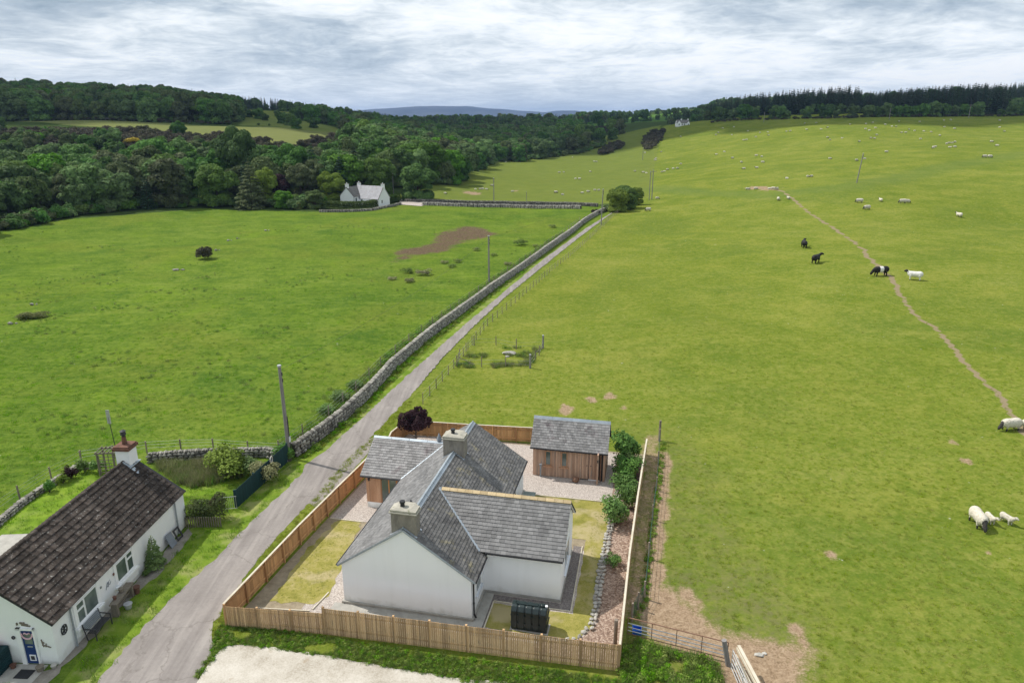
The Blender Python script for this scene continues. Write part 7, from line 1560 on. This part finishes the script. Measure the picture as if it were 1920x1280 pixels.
P_ = frust(wood_pts(pxpoly([(700, 352), (780, 352), (850, 346), (860, 320), (900, 308), (1000, 300), (1085, 289), (1135, 272), (1130, 266), (1000, 292), (880, 302), (840, 322), (760, 340)]), 4.5)); k = rng.choice(3, len(P_), p=[.6, .3, .1]); r, s = rs(len(P_), .7, 1.5); scatter('wood_understory', np.column_stack([P_, gza(P_[:, 0], P_[:, 1]) - .2]), k, r, s, USH, 'leafy undergrowth along the edge of the middle pasture', 'undergrowth')
# gorse and heather scrub on the left slope and along the woods
P_ = np.concatenate([frust(wood_pts(B_, 5.2)), frust(wood_pts(pxpoly([(-200, 236), (120, 234), (230, 240), (250, 248), (480, 270), (620, 262), (700, 262), (690, 280), (500, 285), (330, 268), (-200, 250)]), 3.6))])
q_ = vnoise(P_[:, 0], P_[:, 1], 28); P_ = P_[q_ > .30]; uv_ = np.array([topx(x, y, gz(x, y) + 2.6) for x, y in P_]); P_ = P_[~((uv_[:, 0] < 300) & (uv_[:, 1] < 237))]; k = rng.choice(3, len(P_)); r, s = rs(len(P_), .7, 1.5); scatter('gorse_scrub', np.column_stack([P_, gza(P_[:, 0], P_[:, 1]) - .1]), k, r, s, GORSE, 'brown heather and gorse scrub covering the left hill slope', 'scrub')
P_ = wood_pts(pxpoly([(1060, 262), (1150, 250), (1165, 240), (1080, 244)]), 5); k = rng.choice(3, len(P_)); r, s = rs(len(P_), .8, 1.4); scatter('heather_patch', np.column_stack([P_, gza(P_[:, 0], P_[:, 1])]), k, r, s, GORSE, 'reddish brown heather bank above the valley trees', 'heather')
for nm, pl, lb in (('gorse_thicket', [(1120, 290), (1135, 276), (1158, 268), (1169, 269), (1168, 276), (1145, 288), (1128, 293)], 'oblong dark gorse thicket low on the hill flank'), ('gorse_thicket', [(1207, 280), (1206, 262), (1222, 249), (1243, 245), (1243, 258), (1232, 272), (1218, 285)], 'large dark gorse thicket above the pole line')):
    P_ = wood_pts(pxpoly(pl), 3.0); k = rng.choice(3, len(P_)); r, s = rs(len(P_), .8, 1.25); scatter(nm, np.column_stack([P_, gza(P_[:, 0], P_[:, 1])]), k, r, s, GORSE, lb, 'gorse')
w = at_px(250, 275); o = link('flowering_gorse', bush_mesh('gorse_flowers', LM['yellow'], 302, 2.4, 6, 60, .25, 9), None, (w[0], w[1], w[2] + 1.2), None, (1.3, 1.3, 1)); tag(o, 'bright yellow flowering gorse bush on the left hill slope', 'bush')
P_ = frust(wood_pts([(-700, 396), (-250, 397), (-150, 400), (-150, 404), (-700, 400)], 3.4)); k = rng.choice(3, len(P_)); r, s = rs(len(P_), .5, 1.0); scatter('hedge_line', np.column_stack([P_, gza(P_[:, 0], P_[:, 1])]), k, r, s, GORSE, 'brownish scrub line between the pale meadow strip and the upper wood', 'scrub')
Lq = np.linspace(0, 1, 110); P_ = np.stack([np.interp(Lq, [0, .5, 1], [at_px(1340, 231)[0], at_px(1600, 223)[0], at_px(1960, 217)[0]]), np.interp(Lq, [0, .5, 1], [532, 472, 490])], 1) + rng.normal(0, 1, (110, 2)); k = rng.choice(3, 110); r, s = rs(110, .5, .8); scatter('crest_hedge', np.column_stack([P_, gza(P_[:, 0], P_[:, 1])]), k, r, s, GORSE, 'low scrubby hedge bottom along the crest of the sheep hill', 'hedge')

# ------------------------------------------------------------------ animals
def skin_body(name, joints, edges, mats, face_mat, sub=2):
    me = bpy.data.meshes.new(name); me.from_pydata([j[:3] for j in joints], edges, []); o = bpy.data.objects.new(name, me); COL.objects.link(o)
    md = o.modifiers.new('skin', 'SKIN'); md.use_smooth_shade = True; sv = me.skin_vertices[0].data
    for i, j in enumerate(joints): sv[i].radius = (j[3], j[4] if len(j) > 4 else j[3]); sv[i].use_root = (i == 0)
    sb = o.modifiers.new('sub', 'SUBSURF'); sb.levels = sub; sb.render_levels = sub
    dg = bpy.context.evaluated_depsgraph_get(); out = bpy.data.meshes.new_from_object(o.evaluated_get(dg)); out.name = name; bpy.data.objects.remove(o)
    for v_ in out.vertices: v_.co += v_.normal * float(rng.uniform(-1, 1)) * (.02 if 'sheep' in name or 'lamb' in name else .003)
    out.materials.clear()
    for m_ in mats: out.materials.append(m_)
    for p in out.polygons: p.material_index = face_mat(p.center); p.use_smooth = True
    return out
def meta_body(name, els, mats, face_mat, res=.03, jit=.0):
    "one smooth skin blended over balls and capsules laid along the skeleton"
    mbd = bpy.data.metaballs.new(name + '_flesh'); mbd.resolution = res; mbd.render_resolution = res; mbd.threshold = .6
    for (p, q, r0, r1, sy) in els:
        p = Vector(p); q = Vector(q); L = (q - p).length; n = max(1, int(L / (min(r0, r1) * .55)) + 1)
        for i in range(n + 1 if L > 0 else 1):
            t = i / n; e = mbd.elements.new(type='ELLIPSOID'); e.co = p.lerp(q, t); rr_ = r0 + (r1 - r0) * t; e.radius = 1.0; e.stiffness = 2.0
            k = rr_ / .575; e.size_x = k; e.size_y = k * sy; e.size_z = k; e.radius = 1.0
    ob = bpy.data.objects.new(name + '_flesh', mbd); COL.objects.link(ob); bpy.context.view_layer.update(); dg = bpy.context.evaluated_depsgraph_get(); out = bpy.data.meshes.new_from_object(ob.evaluated_get(dg)); out.name = name; bpy.data.objects.remove(ob); bpy.data.metaballs.remove(mbd)
    out.materials.clear()
    for m_ in mats: out.materials.append(m_)
    for v_ in out.vertices: v_.co += v_.normal * float(rng.uniform(-1, 1)) * jit
    for p_ in out.polygons: p_.material_index = face_mat(p_.center); p_.use_smooth = True
    return out
def beast(name, L, H, r, down, mats, fm, hr, turn=0.0, res=.035, jit=0.0, legr=.045):
    by = H - r * .92; E_ = []; x1, x0 = L * .36, -L * .38
    E_.append(((x0, 0, by), (x1, 0, by), r * .74, r * .72, .86)); E_.append(((x0, 0, by + r * .1), (x0 + L * .1, 0, by + r * .1), r * .66, r * .7, .9))
    nk = (x1 + L * .16, turn * L * .05, by + (r * .55 if not down else -r * .15)); hd_ = (x1 + L * .29, turn * L * .14, by + (r * .95 if not down else -H * .33)); mz = (hd_[0] + L * (.13 if not down else .05), hd_[1] + turn * L * .08, hd_[2] - (H * .07 if not down else H * .13))
    E_.append(((x1, 0, by + r * .1), nk, r * .5, hr * 1.15, .8)); E_.append((nk, hd_, hr * 1.1, hr, .85)); E_.append((hd_, mz, hr * .92, hr * .62, .85))
    for s_ in (1, -1):
        E_.append(((hd_[0] - hr * .3, hd_[1] + s_ * hr * .7, hd_[2] + hr * .5), (hd_[0] - hr * .5, hd_[1] + s_ * hr * 1.6, hd_[2] + hr * .55), hr * .3, hr * .22, 1))
        y = s_ * r * .52
        E_.append(((x1 * .86, y, by - r * .35), (x1 * .86, y, H * .27), legr * 1.7, legr * 1.1, 1)); E_.append(((x1 * .86, y, H * .27), (x1 * .90, y, legr), legr * .95, legr * .9, 1))
        E_.append(((x0 * .9, y, by - r * .3), (x0 * .84, y, H * .40), legr * 2.3, legr * 1.4, 1)); E_.append(((x0 * .84, y, H * .40), (x0 * 1.03, y, H * .27), legr * 1.2, legr, 1)); E_.append(((x0 * 1.03, y, H * .27), (x0 * 1.0, y, legr), legr, legr * .95, 1))
    E_.append(((x0 - L * .13, 0, by + r * .45), (x0 - L * .16, 0, by - r * .4), legr * .55, legr * .45, 1))
    return meta_body(name, E_, mats, fm, res, jit)
wooly = [MT['wool'], MT['sheepface']]
SG = beast('grazing_sheep', 1.10, .80, .33, True, wooly, lambda c: 1 if (c.z < .20 and abs(c.y) > .05 or c.x > .60) else 0, .085, 0, .035, .010, .036)
SS = beast('standing_sheep', 1.10, .82, .33, False, wooly, lambda c: 1 if (c.z < .20 or c.x > .66) else 0, .085, .8, .035, .010, .036)
LMB = beast('lamb', .70, .52, .175, False, wooly, lambda c: 1 if c.z < .03 else 0, .062, .6, .028, .004, .028)
SL = meta_body('resting_sheep', [((-.34, 0, .26), (.3, 0, .28), .27, .26, .9), ((.3, 0, .3), (.52, .02, .48), .16, .10, .85), ((.52, .02, .5), (.70, .06, .50), .085, .055, .85), ((.25, .18, .08), (.5, .22, .06), .06, .04, 1), ((-.3, .2, .08), (-.05, .26, .05), .07, .04, 1)], wooly, lambda c: 1 if c.x > .60 else 0, .04, .010)
MT['cowblack'] = simple('black_hide', (0.008, 0.007, 0.007), (0.016, 0.014, 0.013), 4, 0.7, 0.1); MT['cowwhite'] = simple('white_hide', (0.62, 0.60, 0.56), (0.74, 0.72, 0.68), 4, 0.8, 0.1)
CB = beast('black_cow', 2.0, 1.36, .50, False, [MT['cowblack'], MT['cowwhite']], lambda c: 0, .155, -1.2, .06, .004, .070)
CG = beast('belted_cow', 2.0, 1.36, .50, True, [MT['cowblack'], MT['cowwhite']], lambda c: 1 if -.24 < c.x < .26 and c.z > .4 else 0, .155, 0, .06, .004, .070)
CW_ = beast('white_cow', 1.8, 1.32, .47, False, [MT['cowwhite'], MT['cowblack']], lambda c: 1 if (c.x > 1.12 or c.z < .12 or (c.x > .95 and c.z > 1.25)) else 0, .15, 0, .06, .004, .066)
def animal(name, me, px, py, ang, s, label, cat, group=None):
    w = at_px(px, py); o = link(name, me, None, (w[0], w[1], w[2] - .01), (0, 0, ang), (s, s, s)); return tag(o, label, cat, group)
animal('cow', CB, 1507, 464, R(80), 1.0, 'black cow standing tail on, farthest up the hill', 'cow')
animal('cow', CB, 1529, 493, R(48), 1.05, 'black cow with head turned right, below the first black cow', 'cow')
animal('cow', CG, 1650, 517, R(184), 1.08, 'black cow with white belt grazing beside the worn path', 'cow')
animal('cow', CW_, 1714, 525, R(152), 1.0, 'white cow with black ears right of the worn path', 'cow')
near = [(SG, 1893, 806, 186, 1.3, 'big cream ewe grazing at the right edge by the worn path'), (SG, 1932, 806, 160, 1.15, 'dark faced sheep cut off by the right picture edge'), (SG, 1832, 984, 262, 1.3, 'largest woolly ewe head down low on the right'),
        (LMB, 1855, 979, 268, 1.15, 'lamb pressed close to the largest woolly ewe'), (LMB, 1886, 980, 285, 1.2, 'lamb standing alone right of the largest ewe'), (SG, 1215, 396, 200, 1.25, 'sheep resting alone above the roadside trees'),
        (SG, 1611, 380, 170, 1.3, 'sheep left of the pair below the lone pole'), (SG, 1625, 393, 190, 1.3, 'sheep just below the lone pole group'), (SS, 1651, 378, 90, 1.0, 'small sheep between the two broadside groups'), (SG, 1692, 381, 175, 1.3, 'left sheep of the touching pair on the mid hill'), (SG, 1700, 381, 5, 1.2, 'right sheep of the touching pair on the mid hill'),
        (SS, 1798, 407, 100, 1.2, 'white sheep standing alone on the right of the mid hill'), (SG, 1459, 376, 80, 1.2, 'sheep left of the top of the worn path'), (SS, 1478, 374, 100, 1.0, 'sheep at the very top of the worn path'), (SG, 1846, 296, 185, 1.3, 'left sheep of the pair on the fold line'), (SG, 1856, 296, 10, 1.3, 'right sheep of the pair on the fold line')]
for me, px_, py_, a, s, lb in near: animal('sheep' if me is not LMB else 'lamb', me, px_, py_, R(a), s, lb, 'sheep' if me is not LMB else 'lamb')
def sheep_lab(u, v):
    if 1395 < u < 1465 and v > 345: w_ = 'lying round the bare patch at the track head'
    elif u > 1740 and 255 < v < 280: w_ = 'in the cluster near the right end of the hill'
    elif v < 243 and u > 1330: w_ = 'high on the hill just below the hedgerow, ' + ('left part' if u < 1600 else 'right part')
    elif u > 1300: w_ = 'above the lone pole, ' + ('left of it' if u < 1600 else 'right of it') if v < 290 else 'between the lone pole and the bare patch'
    elif v < 330 and u > 1180: w_ = 'beside the line of poles below the gorse'
    elif u > 1180: w_ = 'round the feet of the crossarm pole'
    elif v > 330: w_ = 'in the middle pasture close behind the valley walls'
    else: w_ = 'far off in the middle pasture near the wood'
    return 'small white sheep ' + w_, 'sheep', 'sheep ' + w_
b3 = [(205, 515), (255, 512), (385, 515), (340, 510), (365, 512), (180, 388), (260, 382), (448, 445), (600, 435), (578, 436), (1065, 283), (930, 324), (880, 336), (897, 217), (1276, 203), (1360, 250), (1355, 258), (1368, 251), (1455, 228), (1475, 225), (1490, 222), (1490, 252), (1460, 256), (1440, 230), (1752, 244), (1718, 220), (1797, 155), (1768, 128), (1397, 181), (1343, 159), (1205, 143), (1240, 150), (1005, 177), (968, 198), (990, 200), (790, 196), (715, 208), (700, 193), (1057, 113), (1100, 122), (1125, 124), (1142, 93), (1272, 95), (1423, 84), (1425, 128), (1488, 139), (1768, 87), (1465, 82), (980, 100), (938, 108), (935, 141), (960, 147), (997, 134), (1160, 162), (1185, 162), (1298, 152), (715, 325), (570, 144), (558, 106), (445, 153), (468, 153), (330, 160), (333, 179), (280, 162), (205, 152), (180, 209), (197, 208), (107, 175), (22, 162), (8, 176), (50, 135), (60, 280), (110, 321), (10, 298), (257, 306), (292, 310), (165, 347), (298, 347), (255, 190), (660, 140), (700, 130), (840, 112), (630, 102), (120, 125)]
up = [(1340 + x / 3.31, 200 + y / 3.31) for x, y in b3]
c3 = [(300, 828), (437, 799), (388, 595), (227, 670), (270, 675), (875, 590), (965, 603), (1000, 607), (1230, 572), (1170, 600), (1195, 592), (1292, 560), (1338, 560), (1375, 512), (1163, 380), (985, 385), (1120, 888), (430, 483), (455, 485), (195, 435), (100, 600), (50, 605), (12, 820), (85, 843), (365, 815), (480, 800), (1105, 450), (1090, 460), (1375, 213), (1100, 470)]
midl = [(1040 + x / 5.818, 220 + y / 5.818) for x, y in c3] + [(600 + x / 3, 130 + y / 3) for x, y in [(705, 700), (875, 674), (937, 677), (1083, 689), (968, 655), (915, 672), (1327, 693), (930, 516), (965, 518), (1045, 520), (900, 676)]]
for i, (px_, py_) in enumerate(up): animal('sheep', [SG, SG, SS, SL][i % 4], px_, py_ + .8, rr.choice((0, math.pi)) + rr.uniform(-.6, .6), rr.uniform(.85, 1.02), *sheep_lab(px_, py_))
for i, (px_, py_) in enumerate(midl): animal('sheep', [SG, SS, SG, SL][i % 4], px_, py_ + .8, rr.choice((0, math.pi)) + rr.uniform(-.6, .6), rr.uniform(.8, .98), *sheep_lab(px_, py_))

# ------------------------------------------------------------------ clouds out of view, added to shade the far woods and crest, and the air between
def cloud(name, cx, cy, cz, rx, ry, rz, seed, n=26):
    g = np.random.default_rng(seed); m = MB()
    for i in range(n):
        a = g.random() * 6.28; r = math.sqrt(g.random()) * .85; q = g.uniform(.22, .38) * (1.15 - r * .5)
        bm = bmesh.new(); bmesh.ops.create_icosphere(bm, subdivisions=3, radius=1.0)
        o3 = (math.cos(a) * r * rx, math.sin(a) * r * ry, g.uniform(-.15, .35) * rz); vs = []
        for v in bm.verts:
            k = 1 + .18 * math.sin(v.co.x * 5 + i) * math.sin(v.co.y * 6 + i * 2) + .1 * math.sin(v.co.z * 11 + i); vs.append((o3[0] + v.co.x * q * rx * k, o3[1] + v.co.y * q * ry * k, o3[2] + v.co.z * q * rz * 2 * k))
        m.add(vs, [tuple(v.index for v in f.verts) for f in bm.faces]); bm.free()
    mt, N = new_mat('shade_cloud_surface'); d = N('ShaderNodeBsdfDiffuse', ins={'Color': (.9, .92, .95, 1)}); t = N('ShaderNodeBsdfTranslucent', ins={'Color': (.9, .92, .95, 1)}); ms2 = N('ShaderNodeMixShader', ins={0: .5, 1: d.outputs[0], 2: t.outputs[0]}); N('ShaderNodeOutputMaterial', ins={0: ms2.outputs[0]})
    o = m.build(name, mt, None, smooth=True, kind='stuff', loc=(cx, cy, cz)); o['label'] = 'unseen cloud added to shade the hills'; o['category'] = 'cloud'; return o
zc_ = 900.0; sh_ = Vector((sdir.x, sdir.y)) / sdir.z * zc_
def cloud_over(x, y, rx, ry, seed, n=26): cloud('shade_clouds', x + sh_.x, y + sh_.y, zc_, rx, ry, 60, seed, n)
CLOUD_SPOTS = [(-340, 650, 360, 300, 1), (60, 760, 330, 300, 2), (330, 730, 380, 320, 5), (-900, 1100, 500, 400, 3)]
for x, y, rx, ry, sd_i in CLOUD_SPOTS: cloud_over(x, y, rx, ry, sd_i, 34)
hz_top, hz_bot = max(230.0, float(GZ.max()) + 30, CAM_H + 5), float(min(GZ.min(), -6)) - 1.0
HB = MB(); HB.box(-14300, 14300, -600, 14900, hz_bot, hz_top); mt, N = new_mat('valley_haze')
pv = N('ShaderNodeVolumePrincipled', ins={'Color': (0.36, 0.53, 0.86, 1), 'Density': 0.00008, 'Anisotropy': 0.1}); N('ShaderNodeOutputMaterial', ins={1: pv.outputs[0]})
HB.build('haze', mt, None, kind='stuff')
